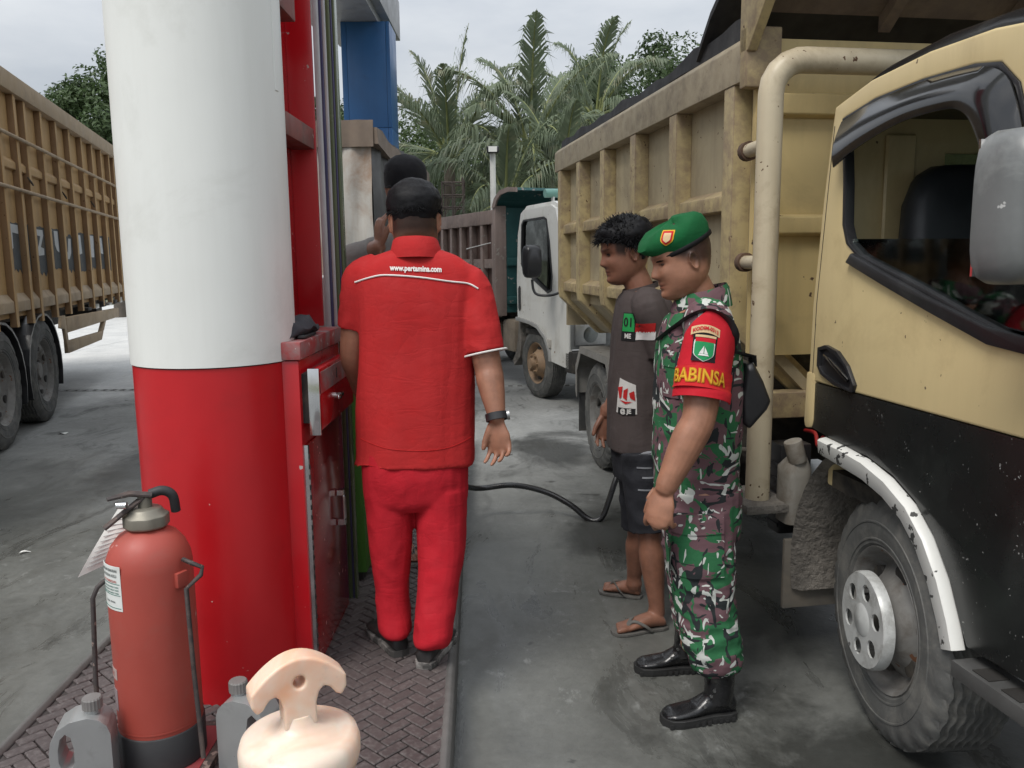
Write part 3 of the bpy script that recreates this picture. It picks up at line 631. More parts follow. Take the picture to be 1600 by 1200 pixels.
# seat
def soft(name, pts_rings, mt, parent): b = B(); b.rings(pts_rings); return b.build(name, mt, parent)
def rbox_ring(cx, cz, w, h, y, e=4.0, n=28, plane='XZ'):
    out = []
    for k in range(n):
        t = 2 * math.pi * k / n; c, s = math.cos(t), math.sin(t); r = (abs(c) ** e + abs(s) ** e) ** (-1 / e)
        out.append((cx + w * r * c, y, cz + h * r * s) if plane == 'XZ' else (cx + w * r * c, cz + h * r * s, y))
    return out
def lean(rs, k): return [[(x, y + (z - 1.0) * k, z) for x, y, z in r] for r in rs]
soft('seat_back', lean([rbox_ring(.33, 1.38, .17, .40, .16), rbox_ring(.33, 1.38, .20, .425, .18), rbox_ring(.33, 1.38, .205, .43, .24), rbox_ring(.33, 1.38, .19, .41, .285)], .12), SEAT, yt)
soft('seat_cushion', [rbox_ring(.42, -.16, .22, .24, z, plane='XY') for z in (.80, .83, .93, .96)], SEAT, yt)
soft('passenger_seat_back', lean([rbox_ring(1.20, 1.27, .28, .36, .06), rbox_ring(1.20, 1.27, .31, .38, .09), rbox_ring(1.20, 1.27, .31, .38, .15), rbox_ring(1.20, 1.27, .28, .36, .19)], .14), SEAT, yt)
sw = B(); ring = [(.42 + .19 * math.cos(t), -.50 + .08 * math.sin(t) * .6, 1.26 + .19 * math.sin(t) * .62) for t in [2 * math.pi * k / 28 for k in range(29)]]
sw.tube(ring, .013, 8, cap=False); sw.cyl((.42, -.50, 1.26), (.42, -.64, 1.05), .02, 8); sw.build('steering_wheel', BLACKP, yt)
# clutter at the far window
for k, (x, y, z, r, c) in enumerate(((.9, .10, 1.36, .10, (.03, .018, .014)), (.55, -.10, 1.22, .12, (.010, .045, .018)), (.75, -.30, 1.28, .10, (.03, .03, .035)))):
    b = B(); rs = [[(x + r * math.sin(p) * math.cos(t) * (1 + .2 * math.sin(3 * t + k)), y + r * 1.3 * math.sin(p) * math.sin(t), z + r * .9 * math.cos(p) * (1 + .15 * math.cos(2 * t + p * 3))) for t in [2 * math.pi * q / 14 for q in range(14)]] for p in [.15 + 2.84 * q / 8 for q in range(9)]]
    b.rings(rs); tag(b.build('cloth_bundle', paint('bundle_%d' % k, c, .85, 0, .4, 9, bump=.3, bscale=60), yt))
# half lowered window pane
B().prism([(.345, 1.575), (.33, 1.56), (.26, 1.525), (.15, 1.485), (-.05, 1.42), (-.25, 1.36), (-.44, 1.31), (-.52, 1.32), (-.55, 1.36), (-.50, 1.555)], -.046, -.042).build('side_window', glass('side_pane', (0.50, 0.62, 0.58), 0.05, 0.6), yt)
# rain visor
vz = B(); top = [(.37, 1.945), (.20, 1.975), (0, 1.988), (-.20, 1.983), (-.30, 1.965), (-.365, 1.905), (-.43, 1.73), (-.50, 1.52)]
bot = [(.35, 1.80), (.22, 1.845), (.02, 1.885), (-.16, 1.89), (-.235, 1.875), (-.285, 1.825), (-.36, 1.68), (-.455, 1.50)]
tp, bt = smooth_path([(0, a, z) for a, z in top], 5), smooth_path([(0, a, z) for a, z in bot], 5)
rs = []
for p, q in zip(tp, bt):
    row = []
    for k in range(7):
        u = k / 6; m = p.lerp(q, u); row.append((-.070 - .036 * math.sin(u * math.pi * .62), m.y, m.z))
    row += [(x + .004, y, z) for x, y, z in row[::-1]]; rs.append(row)
vz.rings(rs); vz.build('rain_visor', paint('visor_plastic', (0.008, 0.008, 0.009), 0.10, 0, 0.2, 6, dirt=(.06, .065, .07), dirt_amt=.25, bump=0.01, coat=0.6), yt)
B().prism([(.497, 1.09), (.490, 1.36), (.450, 1.72), (.425, 1.94), (.4225, 1.94), (.4475, 1.72), (.4875, 1.36), (.4945, 1.09)], -.0612, -.0585).build('door_gap', DARK, yt)
# door handle in its recess
hp = [(.445, 1.21), (.40, 1.222), (.33, 1.208), (.27, 1.17), (.225, 1.115), (.235, 1.092), (.33, 1.10), (.42, 1.125), (.445, 1.15)]
hd = B().prism(hp, -.066, -.058).build('door_handle', BLACKP, yt, bevel=0.003)
holed(B(), grow(hp, .004), grow(hp, -.012), -.074, -.058).build('handle_rim', BLACKP, hd, bevel=0.003)
B().tube(smooth_path([(-.068, .40, 1.185), (-.082, .35, 1.18), (-.085, .29, 1.155), (-.070, .255, 1.125)], 4), [.014] * 13, 8, flat=.6).build('lever', paint('handle_gloss', (.012, .012, .013), .15, coat=.5), hd)
# black lower cab and arch
low = [(.524, 1.086), (-.88, 1.086), (-.90, .52), (-.335, .50), (-.30, .56), (-.25, .66), (-.175, .755), (-.09, .825), (.02, .872), (.15, .898), (.30, .905), (.42, .915), (.512, .925)]
B().prism(low, -.058, -.02).build('lower_panel', BLKPNL, yt, bevel=0.006)
B().prism([(.535, 1.12), (.478, 1.12), (.478, .955), (.485, .925), (.53, .915), (.54, .94)], -.064, .30).build('corner_post', YEL, yt, bevel=0.012)
ap = [(.40, .905), (.27, .900), (.14, .888), (.02, .860), (-.09, .812), (-.175, .742), (-.245, .650), (-.295, .555), (-.322, .485)]
tr = B(); rs = []
for i, (a, z) in enumerate(ap):
    d = Vector((ap[min(i + 1, 8)][0] - ap[max(i - 1, 0)][0], ap[min(i + 1, 8)][1] - ap[max(i - 1, 0)][1])).normalized(); nrm = Vector((-d.y, d.x)); w = .062 if i > 0 else .056
    q = lambda x, k: (x, a + nrm.x * k, z + nrm.y * k)
    rs.append([q(-.055, -.004), q(-.078, .0), q(-.086, .006), q(-.080, w - .006), q(-.074, w), q(-.05, w + .002), q(-.05, -.002)])
tr.rings(rs); tr.build('arch_trim', WTRIM, yt)
# inner wing, flap, reservoir behind the front wheel
fw = B(); rs = []
for k in range(13):
    t = R(95 - 108 * k / 12); rr = .545
    a, z = .10 + rr * math.cos(t), .395 + rr * math.sin(t)
    rs.append([(-.035, a, z), (.02, a + .01, z + .012), (.34, a + .01, z + .012), (.34, a - .012, z - .006), (.0, a - .014, z - .008)])
fw.rings(rs); fw.build('inner_wing', MUD, yt)
B().box(-.060, .30, .645, .665, .185, .46).build('mud_flap', paint('mud_flap_rubber', (.12, .112, .10), .85, 0, .3, 7, dirt=(.22, .19, .15), dirt_amt=.5, bump=.3), yt, bevel=0.006)
rv = B(); rv.rings([rbox_ring(-.01, .69, .050, .060, z, plane='XY') for z in (.52, .54, .70, .73)] + [rbox_ring(-.01, .67, .030, .03, .775, plane='XY')]); rv.build('reservoir', TANKP, yt)
B().cyl((-.015, .655, .76), (-.040, .655, .84), .034, 16).build('reservoir_cap', TANKP, yt, bevel=0.004)
rb_ = B()
for k in range(5): rb_.box(-.052, .08, .665, .675, .50 + .055 * k, .53 + .055 * k)
B().box(-.03, .10, .76, .86, .44, .80).build('air_box', BLACKP, yt, bevel=0.012)
for k in range(5): B().box(-.034, -.030, .765, .855, .47 + .06 * k, .482 + .06 * k).build('air_box_rib', BLACKP, yt)
# front step bar along the lower edge of the cab
B().box(-.10, .0, -.92, -.335, .425, .47).build('step_bar', paint('step_steel', (.10, .10, .098), .5, .3, .3, 6, dirt=(.22, .21, .19), dirt_amt=.3, chips=(.4, .4, .39), chip_amt=.12), yt, bevel=0.006)
for k in range(5): B().box(-.088, -.03, -.46 - .10 * k, -.40 - .10 * k, .4695, .473).build('step_slot', DARK, yt)
# mirror on its arm
mr = B(); mc = Vector((-.245, -.66, 1.615))
def mring(y, k): return [(mc.x + p[0] - mc.x, y, p[2]) for p in rbox_ring(mc.x, mc.z, .085 * k, .158 * k, y, 4.5, 36)]
mr.rings([mring(-.59, .97), mring(-.605, 1.0), mring(-.66, .985), mring(-.695, .90), mring(-.71, .72)]); mo = mr.build('mirror_housing', GREYP, yt)
ms = B(); ms.rings([[(p[0] + .03, p[1], p[2] - .075) for p in rbox_ring(mc.x, mc.z, .046 * k, .060 * k, y, 3.5, 24)] for y, k in ((-.695, 1.0), (-.716, .97), (-.724, .85))]); ms.build('mirror_clamp', GREYP, mo)
B().box(mc.x - .075, mc.x + .075, -.594, -.5875, mc.z - .14, mc.z + .14).build('mirror_glass', CHROME, mo)
B().tube(smooth_path([(mc.x + .04, -.70, 1.60), (mc.x + .045, -.725, 1.52), (mc.x + .08, -.735, 1.42), (-.06, -.75, 1.34)], 5), .016, 10).build('mirror_arm', STEEL, mo)
# ---- tipping bed
BX0, BX1, BY0, BY1 = -.12, 1.98, 1.02, 4.44
B().box(-.035, -.005, BY0 + .02, BY1, 1.20, 2.30).build('side_panel', BEDP, yt)
B().box(BX1 - .115, BX1 - .085, BY0 + .02, BY1, 1.20, 2.30).build('far_side_panel', BEDP, yt)
B().prism([(BX0, 2.20), (BX0, 2.345), (BX0 + .03, 2.375), (.02, 2.375), (.02, 2.20)], BY0 + .012, BY1 + .03, 'XZ').build('top_rail', RAILD, yt, bevel=0.008)
B().box(-.125, .02, BY0 - .05, BY0 + .010, 2.17, 2.395).build('rail_cap', BEDY, yt, bevel=0.008)
B().prism([(BX1 - .14, 2.20), (BX1 - .14, 2.375), (BX1, 2.375), (BX1, 2.20)], BY0, BY1, 'XZ').build('far_top_rail', BEDY, yt)
tb = B(); rs = []
for k in range(25):
    y = 1.06 + k * (4.40 - 1.06) / 24; h = 2.375 + .055 + .012 * math.sin(k * 1.7) + (.03 if k < 5 else 0)
    rs.append([(-.085 + .01 * math.sin(k * .9), y, 2.376), (-.080 + .01 * math.sin(k * .9), y, h), (-.02, y, h + .008), (.0, y, 2.376)])
tb.rings(rs); tb.build('side_board', TARP, yt)
posts = [1.145, 1.80, 2.44, 3.08, 3.72, 4.33]
for k, y in enumerate(posts):
    p = [(-.115, 2.20), (-.115, 1.28), (-.105, 1.22), (.20, .93), (.30, .93), (.30, .99), (-.034, 1.30), (-.034, 2.20)]
    B().prism(p, y - .05, y + .05, 'XZ').build('post', BEDY, yt, bevel=0.006)
    B().prism([(-.116, 2.20), (-.116, 2.06), (-.119, 2.05), (-.119, 2.21)], y - .055, y + .055, 'XZ')
    if k < 5:
        y0, y1 = y + .052, posts[k + 1] - .052
        for z in (1.755, 1.315): B().prism([(-.034, z - .045), (-.095, z - .04), (-.095, z + .022), (-.034, z + .055)], y0, y1, 'XZ').build('rib', BEDY, yt, bevel=0.004)
        B().prism([(y0, 2.20), (y0 + .10, 2.20), (y0, 2.02)], -.036, -.044).build('gusset', BEDY, yt)
sl = B(); sl.prism([(-.034, 1.20), (.22, .95), (.25, .98), (-.004, 1.23)], BY0 + .02, BY1, 'XZ'); sl.build('lower_slope', BEDP, yt)
B().box(.22, 1.64, BY0 + .02, BY1, .95, .99).build('bed_floor', BEDP, yt)
B().box(-.03, 1.88, BY1 - .03, BY1 + .012, .99, 2.20).build('tailgate', BEDP, yt)
# headboard: plate with ribs, corner strip, lower beam
B().box(-.06, 1.90, BY0 - .012, BY0 + .018, 1.12, 2.36).build('headboard', HEADB, yt)
for z0, z1 in ((2.06, 2.16), (1.60, 1.69)): B().prism([(BY0 - .012, z0), (BY0 - .055, z0 + .012), (BY0 - .055, z1 - .012), (BY0 - .012, z1)], -.055, 1.89).build('headboard_rib', HEADB, yt, bevel=0.006)
B().box(.0, 1.75, BY0 + .10, BY0 + .16, .84, 1.12).build('lower_front', DARK, yt)
B().box(-.02, 1.75, BY0 - .04, BY0 + .06, .86, .965).build('front_beam', BEDY, yt, bevel=0.006)
# cab guard over the roof
gp = [(BY0 + .015, 2.30), (BY0 - .06, 2.30), (.50, 2.78), (.10, 3.02), (.10, 3.12), (.52, 2.90), (BY0 + .015, 2.56)]
B().prism(gp, -.125, -.085).build('guard_side', BEDY, yt, bevel=0.006)
B().prism([(-.0 + p[0], p[1]) for p in gp], 1.94, 1.97).build('far_guard_side', BEDY, yt)
GUARD = paint('guard_underside', (0.13, 0.095, 0.07), 0.8, 0, 0.3, 3, dirt=(0.30, 0.22, 0.14), dirt_amt=0.35, streak=0.2, bump=0.15)
B().prism([(BY0, 2.46), (.50, 2.84), (.10, 3.06), (.10, 3.09), (.505, 2.87), (BY0, 2.50)], -.085, 1.94).build('guard_plate', GUARD, yt)
for x in (.45, 1.0, 1.5): B().prism([(BY0, 2.40), (.50, 2.79), (.12, 3.0), (.12, 3.05), (.50, 2.838), (BY0, 2.458)], x, x + .05).build('guard_rib', GUARD, yt)
tc = B(); rs = []
for y, z in ((1.55, 2.42), (1.40, 2.56), (1.20, 2.68), (1.05, 2.73), (.80, 2.84), (.52, 2.985)):
    rs.append([(-.10, y, z), (.5, y + .01, z + .05), (1.2, y, z + .07), (1.95, y, z), (1.95, y, z - .03), (-.10, y, z - .03)])
tc.rings(rs); tc.build('rolled_tarp', TARP, yt)
# bent guard pipe with stubs
pp = [(-.13, .745, .60), (-.13, .745, 1.2), (-.13, .745, 1.9), (-.13, .745, 2.10)] + [(-.13 + .12 * (1 - math.cos(R(t))), .745, 2.10 + .12 * math.sin(R(t))) for t in (20, 40, 60, 80)] + [(.0, .745, 2.22), (.30, .745, 2.22), (.66, .745, 2.22)]
B().tube(pp, .046, 18).build('guard_pipe', PIPEY, yt)
for z in (1.93, 1.50): B().cyl((-.125, .745, z), (-.10, BY0 - .02, z), .027, 12).build('pipe_stub', PIPEY, yt)
for z in (1.93, 1.50): B().cyl((-.101, BY0 - .055, z), (-.10, BY0 - .02, z), .038, 14).build('stub_collar', paint('rusty_collar', (.11, .065, .042), .85, 0, .3, 12, dirt=(.05, .035, .028), dirt_amt=.5), yt)
B().box(.66, .72, .70, BY0 - .012, 2.15, 2.29).build('pipe_bracket', BEDY, yt, bevel=0.006)
B().box(-.22, .30, .64, .93, .565, .60).build('pipe_foot', MUD, yt, bevel=0.01)
# chassis and gear
for x in (.42, 1.14): B().box(x, x + .08, -.8, 4.3, .60, .82).build('chassis_rail', DARK, yt)
B().lathe([(.001, -.55), (.20, -.55), (.21, -.52), (.21, .52), (.20, .55), (.001, .55)], 24, 'Y', (.16, 2.0, .62)).build('fuel_tank', DARK, yt)
B().box(.0, .36, 2.64, 3.05, .40, .80).build('battery_box', DARK, yt, bevel=0.02)
B().cyl((.8, .07, .385), (1.45, .07, .385), .05).build('front_axle', DARK, yt); B().cyl((.3, 3.62, .385), (1.45, 3.62, .385), .07).build('rear_axle', DARK, yt)
B().tube(smooth_path([(.05, .60, .86), (.10, .72, .80), (.16, .85, .82), (.2, 1.0, .80)], 5), .008, 8).build('red_hose', paint('red_line', (.35, .02, .02), .4), yt)
B().tube(smooth_path([(-.05, 1.4, .66), (.0, 1.1, .70), (.05, .8, .74)], 5), .012, 8).build('brake_line', DARK, yt)
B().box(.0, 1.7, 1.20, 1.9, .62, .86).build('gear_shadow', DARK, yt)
# angular rear wing and hanging flap
FEND = paint('rear_wing_metal', (.26, .25, .23), .6, .2, .2, 5, dirt=(.12, .11, .095), dirt_amt=.45, chips=(.13, .07, .04), chip_amt=.25)
wp = [(3.12, .44), (3.12, .70), (3.24, .86), (3.98, .86), (4.12, .70), (4.12, .50)]
rs = [[(-.03, a, z), (.48, a, z), (.48, a * .985 + 3.62 * .015, z - .018), (-.03, a * .985 + 3.62 * .015, z - .018)] for a, z in wp]
B().rings(rs, True, False).build('rear_wing', FEND, yt)
lip = B().rings([[(-.034, a, z), (-.034, a * .93 + 3.62 * .07, z - .05), (-.028, a * .93 + 3.62 * .07, z - .05), (-.028, a, z)] for a, z in wp], True, False).build('wing_lip', FEND, yt)
B().box(.0, .44, 4.13, 4.145, .17, .72).build('rear_flap', paint('rear_flap_rubber', (.05, .05, .05), .8, dirt=(.14, .13, .11), dirt_amt=.4), yt)
# painted number tag on the visor and the top rail bolts are left plain in the photograph
# ---- white cab truck with brown and teal bed behind it
WHT = paint('white_cab', (0.66, 0.66, 0.63), 0.4, 0, 0.05, 2, dirt=(0.40, 0.37, 0.31), dirt_amt=0.35, dirt_scale=3, streak=0.12, chips=(.2, .13, .08), chip_amt=.06, bump=0.02)
BRN = paint('brown_bed', (0.27, 0.205, 0.18), 0.7, 0, 0.2, 3, dirt=(0.10, 0.075, 0.065), dirt_amt=0.4, streak=0.3, chips=(.30, .27, .24), chip_amt=.25, bump=0.08)
BRND = paint('brown_bed_panel', (0.11, 0.065, 0.055), 0.75, 0, 0.3, 3, dirt=(0.15, 0.12, 0.10), dirt_amt=0.35, streak=0.3, bump=0.08)
TEAL = paint('flaking_teal', (0.018, 0.085, 0.085), 0.65, 0, 0.2, 4, dirt=(0.05, 0.05, 0.045), dirt_amt=0.35, chips=(.26, .25, .23), chip_amt=.5, chip_scale=14, bump=0.1)
OCHR = paint('ochre_rim', (0.30, 0.20, 0.12), 0.65, 0, 0.25, 8, dirt=(.15, .11, .08), dirt_amt=.4)
GRNC = paint('green_beacon_bar', (0.16, 0.33, 0.28), 0.4, 0, 0.1, 5)
DUST = paint('dusty_tank', (.26, .215, .165), .8, 0, .2, 5, dirt=(.14, .11, .085), dirt_amt=.4, bump=.2)
wt = thing('white_cab_truck', 'white cab dump truck with brown ribbed bed and teal headboard', 'truck', (.34, 8.95, 0), R(24))
tw = tyre_mesh(.385, .22, .222, True, 80)
wheel(wt, (.11, .20, .385), .385, .22, .222, -1, OCHR, None, dish=.07, tyre=tw); wheel(wt, (1.5, .20, .385), .385, .22, .222, 1, OCHR, None, dish=.07, tyre=tw)
for x in (.12, .38, 1.3, 1.54): wheel(wt, (x, 3.55, .385), .385, .22, .222, -1 if x < 1 else 1, OCHR, None, dish=-.03, tyre=tw)
wo = [(.545, .86), (.56, 1.30), (.52, 1.80), (.44, 2.02), (.36, 2.055), (-.30, 2.07), (-.40, 2.03), (-.52, 1.70), (-.64, 1.30), (-.68, 1.0), (-.68, .42), (-.29, .46), (-.27, .56), (-.17, .70), (.0, .80), (.20, .835), (.38, .85)]
ww = [(.43, 1.62), (.41, 1.90), (.36, 1.945), (-.14, 1.955), (-.20, 1.93), (-.27, 1.70), (-.33, 1.35), (-.31, 1.20), (-.22, 1.175), (.10, 1.30), (.38, 1.42), (.42, 1.46)]
holed(B(), wo, ww, -.05, -.01).build('cab_side', WHT, wt, bevel=0.012, seg=3)
holed(B(), grow(ww, .006), grow(ww, -.018), -.058, -.02).build('window_seal', BLACKP, wt)
B().prism(ww, -.032, -.028).build('side_window', glass('white_cab_pane', (.35, .43, .42), .04, .5), wt)
B().prism([(y, z) for y, z in wo], 1.66, 1.70).build('far_cab_side', WHT, wt)
B().box(-.01, 1.66, .46, .50, .86, 1.98).build('cab_back', WHT, wt)
B().prism([(.44, 1.99), (.36, 2.03), (-.30, 2.045), (-.40, 2.01), (-.40, 2.08), (-.30, 2.11), (.36, 2.10), (.46, 2.04)], -.02, 1.67).build('roof', WHT, wt, bevel=0.02)
rake(B().frame([(-.05, .92), (1.70, .92), (1.64, 2.04), (.01, 2.04)], [(.10, 1.22), (1.55, 1.22), (1.52, 1.93), (.13, 1.93)], -.66, -.62, 'XZ').build('front_panel', WHT, wt, bevel=0.01), 1.0, .26)
B().box(-.03, 1.68, -.70, -.60, .62, .915).build('grille_panel', GREYP, wt, bevel=.012)
for x in (.0, 1.28):
    hl_ = B().box(x, x + .36, -.725, -.701, .66, .87).build('headlamp', STEEL, wt, bevel=.012); B().lathe([(.001, -.012), (.07, -.008), (.085, .0)], 24, 'Y', (x + .18, -.724, .765)).build('lens', glass('lamp_lens', (.7, .72, .72), .1, .6), hl_)
B().box(-.05, 1.70, -.78, -.60, .38, .60).build('bumper', DARK, wt, bevel=.02)
rake(B().box(.10, 1.55, -.645, -.64, 1.2, 1.95).build('windscreen', glass('white_cab_windscreen', (.4, .5, .5)), wt), 1.0, .26)
B().box(.0, 1.65, -.6, .44, .70, .76).build('cab_floor', DARK, wt); B().box(.0, 1.65, -.61, -.42, .76, 1.20).build('dashboard', BLACKP, wt, bevel=.03)
soft('seat_back', lean([rbox_ring(.42, 1.28, .20, .38, .12), rbox_ring(.42, 1.28, .23, .40, .16), rbox_ring(.42, 1.28, .20, .38, .24)], .12), paint('grey_seat', (.16, .165, .17), .8), wt)
B().prism([(.565, .88), (.40, .872), (.20, .858), (.0, .822), (-.18, .722), (-.285, .57), (-.305, .46), (-.265, .46), (-.25, .56), (-.15, .69), (.02, .785), (.22, .82), (.42, .832), (.56, .84)], -.072, -.04).build('arch_trim', paint('arch_grey', (.30, .30, .29), .5, dirt=(.2, .18, .15), dirt_amt=.3), wt, bevel=.004)
B().prism([(.50, 1.20), (.47, 1.23), (.455, 1.20), (.455, .98), (.47, .95), (.50, .98)], -.066, -.048).build('door_handle', BLACKP, wt, bevel=.004)
B().box(-.068, -.048, -.30, -.20, .60, .69).build('side_lamp', paint('dull_lamp', (.42, .40, .36), .3), wt, bevel=.006)
B().tube(smooth_path([(-.06, -.60, 1.20), (-.20, -.58, 1.165), (-.30, -.50, 1.17), (-.33, -.46, 1.22), (-.335, -.44, 1.32)], 5), .014, 8).build('mirror_arm', BLACKP, wt)
q = B(); q.rings([rbox_ring(-.335, 1.50, .095 * k, .165 * k, y, 4.5, 28) for y, k in ((-.40, .97), (-.42, 1.0), (-.47, .97), (-.50, .82))]); q.build('mirror_housing', BLACKP, wt)
B().cyl((-.02, -.10, 2.20), (.9, -.16, 2.22), .045, 14).build('roof_lamp_bar', GRNC, wt)
for x in (.06, .20): B().box(x, x + .02, -.13, -.09, 2.06, 2.17).build('bar_bracket', WHT, wt)
B().prism([(.76, .30), (.60, .42), (.56, .60), (.58, .84), (.62, .86), (.66, .60), (.72, .44), (.80, .36)], .0, .34).build('inner_wing', MUD, wt)
B().box(.02, .40, .80, 1.16, .44, .82).build('fuel_tank', DUST, wt, bevel=.05); B().lathe([(.001, -.17), (.14, -.17), (.15, -.15), (.15, .15), (.14, .17), (.001, .17)], 20, 'Y', (.14, 1.42, .62)).build('air_tank', DUST, wt)
B().box(.0, .4, 1.9, 2.8, .45, .8).build('tool_box', DARK, wt, bevel=.03)
for x in (.45, 1.1): B().box(x, x + .08, -.5, 5.0, .62, .84).build('chassis_rail', DARK, wt)
# bed
wp_ = [1.15 + .36 * k for k in range(11)]
B().box(-.02, .01, 1.10, 4.95, .92, 2.06).build('side_panel', BRND, wt)
B().box(1.75, 1.78, 1.10, 4.95, .92, 2.06).build('far_side_panel', BRND, wt); B().box(0, 1.76, 1.1, 4.95, .88, .92).build('bed_floor', DARK, wt)
B().box(-.10, .02, 1.12, 4.97, 1.94, 2.10).build('top_rail', BRN, wt, bevel=.008)
B().box(-.09, .01, 1.12, 4.97, .84, .95).build('bottom_rail', BRN, wt, bevel=.008)
for k, y in enumerate(wp_):
    B().box(-.09, -.021, y - .04, y + .04, .95, 1.94).build('post', BRN, wt, bevel=.006)
    if k < 10: B().box(-.075, -.021, y + .042, y + .318, 1.42, 1.53).build('rib', BRN, wt, bevel=.006)
B().box(-.11, .03, 1.02, 1.108, .86, 2.14).build('corner_post', BRN, wt, bevel=.01)
B().box(.03, 1.74, 1.03, 1.07, .90, 2.12).build('headboard', TEAL, wt)
for z in (1.0, 1.45): B().box(.03, 1.74, .99, 1.03, z, z + .09).build('headboard_rib', TEAL, wt, bevel=.006)
rs = [[(-.11, y, z), (1.86, y, z), (1.86, y + .02, z + .03), (-.11, y + .02, z + .03)] for y, z in ((1.09, 2.12), (1.02, 2.20), (.86, 2.27), (.62, 2.29), (.40, 2.27))]
B().rings(rs, True, False).build('cab_guard', TEAL, wt)
B().prism([(1.09, 2.12), (1.02, 2.22), (.86, 2.30), (.62, 2.32), (.40, 2.30), (.40, 2.25), (.62, 2.27), (.84, 2.25), (.95, 2.19), (1.0, 2.12)], -.125, -.105).build('guard_edge', BRN, wt)
B().tube([(-.095, 1.20, 1.72), (-.10, 1.6, 1.69), (-.10, 2.0, 1.66)], .006, 6).build('tie_rope', PAPER, wt)

# ---- brown ribbed truck on the left (local: X positive towards the camera side)
TAN = paint('tan_panel', (0.48, 0.305, 0.135), 0.6, 0, 0.10, 1.6, dirt=(0.25, 0.16, 0.075), dirt_amt=0.35, streak=0.18, bump=0.05)
STK = paint('stake_brown', (0.25, 0.155, 0.08), 0.6, 0, 0.14, 3, dirt=(0.19, 0.11, 0.05), dirt_amt=0.4, streak=0.25, chips=(.14, .07, .03), chip_amt=.18, bump=0.06)
RAILW = paint('rail_weathered', (0.41, 0.31, 0.20), 0.7, 0, 0.15, 2.5, dirt=(0.19, 0.14, 0.10), dirt_amt=0.4, streak=0.2, bump=0.08)
SIGNB = paint('sign_grey', (0.075, 0.082, 0.085), 0.7, 0, 0.15, 3, dirt=(.30, .20, .09), dirt_amt=.22, dirt_scale=5, bump=.03)
SIGNW = paint('sign_white', (0.55, 0.57, 0.57), 0.7, 0, 0.08, 4, dirt=(.3, .28, .25), dirt_amt=.25)
lt = thing('stake_truck', 'tall tan brown ribbed cargo truck behind the white column', 'truck', (-4.46, 7.80, 0), R(15.5))
tl = tyre_mesh(.50, .27, .30, True, 88, lug_d=.02)
for y in (.28, -1.02):
    for x in (-.14, -.45): wheel(lt, (x, y, .50), .50, .27, .30, 1, RIMG, None, dish=-.04, tyre=tl, nuts=8)
    wheel(lt, (-2.2, y, .50), .50, .27, .30, -1, RIMG, None, dish=-.04, tyre=tl)
    B().cyl((-.2, y, .5), (-2.2, y, .5), .08).build('axle', DARK, lt)
LY0, LY1 = -4.2, 4.85
B().box(-.09, -.056, LY0, LY1, 1.06, 3.06).build('side_panel', TAN, lt)
B().box(-2.45, -2.42, LY0, LY1, 1.06, 3.06).build('far_side_panel', TAN, lt)
B().box(-2.45, -.10, LY1 - .04, LY1, 1.06, 3.06).build('end_panel', TAN, lt)
B().box(-2.44, -.11, LY0, LY1, 1.02, 1.06).build('bed_floor', DARK, lt)
B().box(-.16, .03, LY0, LY1 + .02, 3.03, 3.20).build('top_rail', RAILW, lt, bevel=.012)
B().tube([(-.10, LY0, 3.215), (-.08, 0, 3.225), (-.10, LY1, 3.215)], .018, 8).build('tie_pipe', STEEL, lt)
stakes = [-4.0, -3.4, -2.8, -2.2, -1.62, -1.06, -.52, -.02, .30, .87, 1.46, 2.05, 2.68, 3.27, 3.84, 4.40, 4.76]
for k, y in enumerate(stakes):
    sk_ = B().box(-.055, -.003, y - .035, y + .035, .98, 3.03).build('stake', STK, lt, bevel=.004)
    B().box(-.003, .002, y - .034, y + .034, .98, 3.03).build('face_strip', TAN, sk_)
    if k + 1 < len(stakes):
        y0, y1 = y + .037, stakes[k + 1] - .037
        B().prism([(-.055, 2.36), (-.022, 2.37), (-.022, 2.43), (-.055, 2.47)], y0, y1, 'XZ').build('mid_rib', TAN, lt, bevel=.004)
        B().prism([(-.055, 1.10), (-.006, 1.11), (-.006, 1.20), (-.055, 1.27)], y0, y1, 'XZ').build('low_rib', RAILW, lt, bevel=.006)
for z in (2.645, 2.185): B().tube([(.018, LY0, z + .02), (.02, 0, z), (.018, LY1, z - .02)], .017, 8).build('lashing_pipe', RAILW, lt)
for y, z in ((.2, 2.28), (1.5, 2.25), (2.95, 2.25)): B().tube([(.0, y, z + .05), (.03, y + .01, z), (.03, y + .05, z - .02), (.0, y + .06, z + .03)], .008, 6).build('rope_hook', DARK, lt)
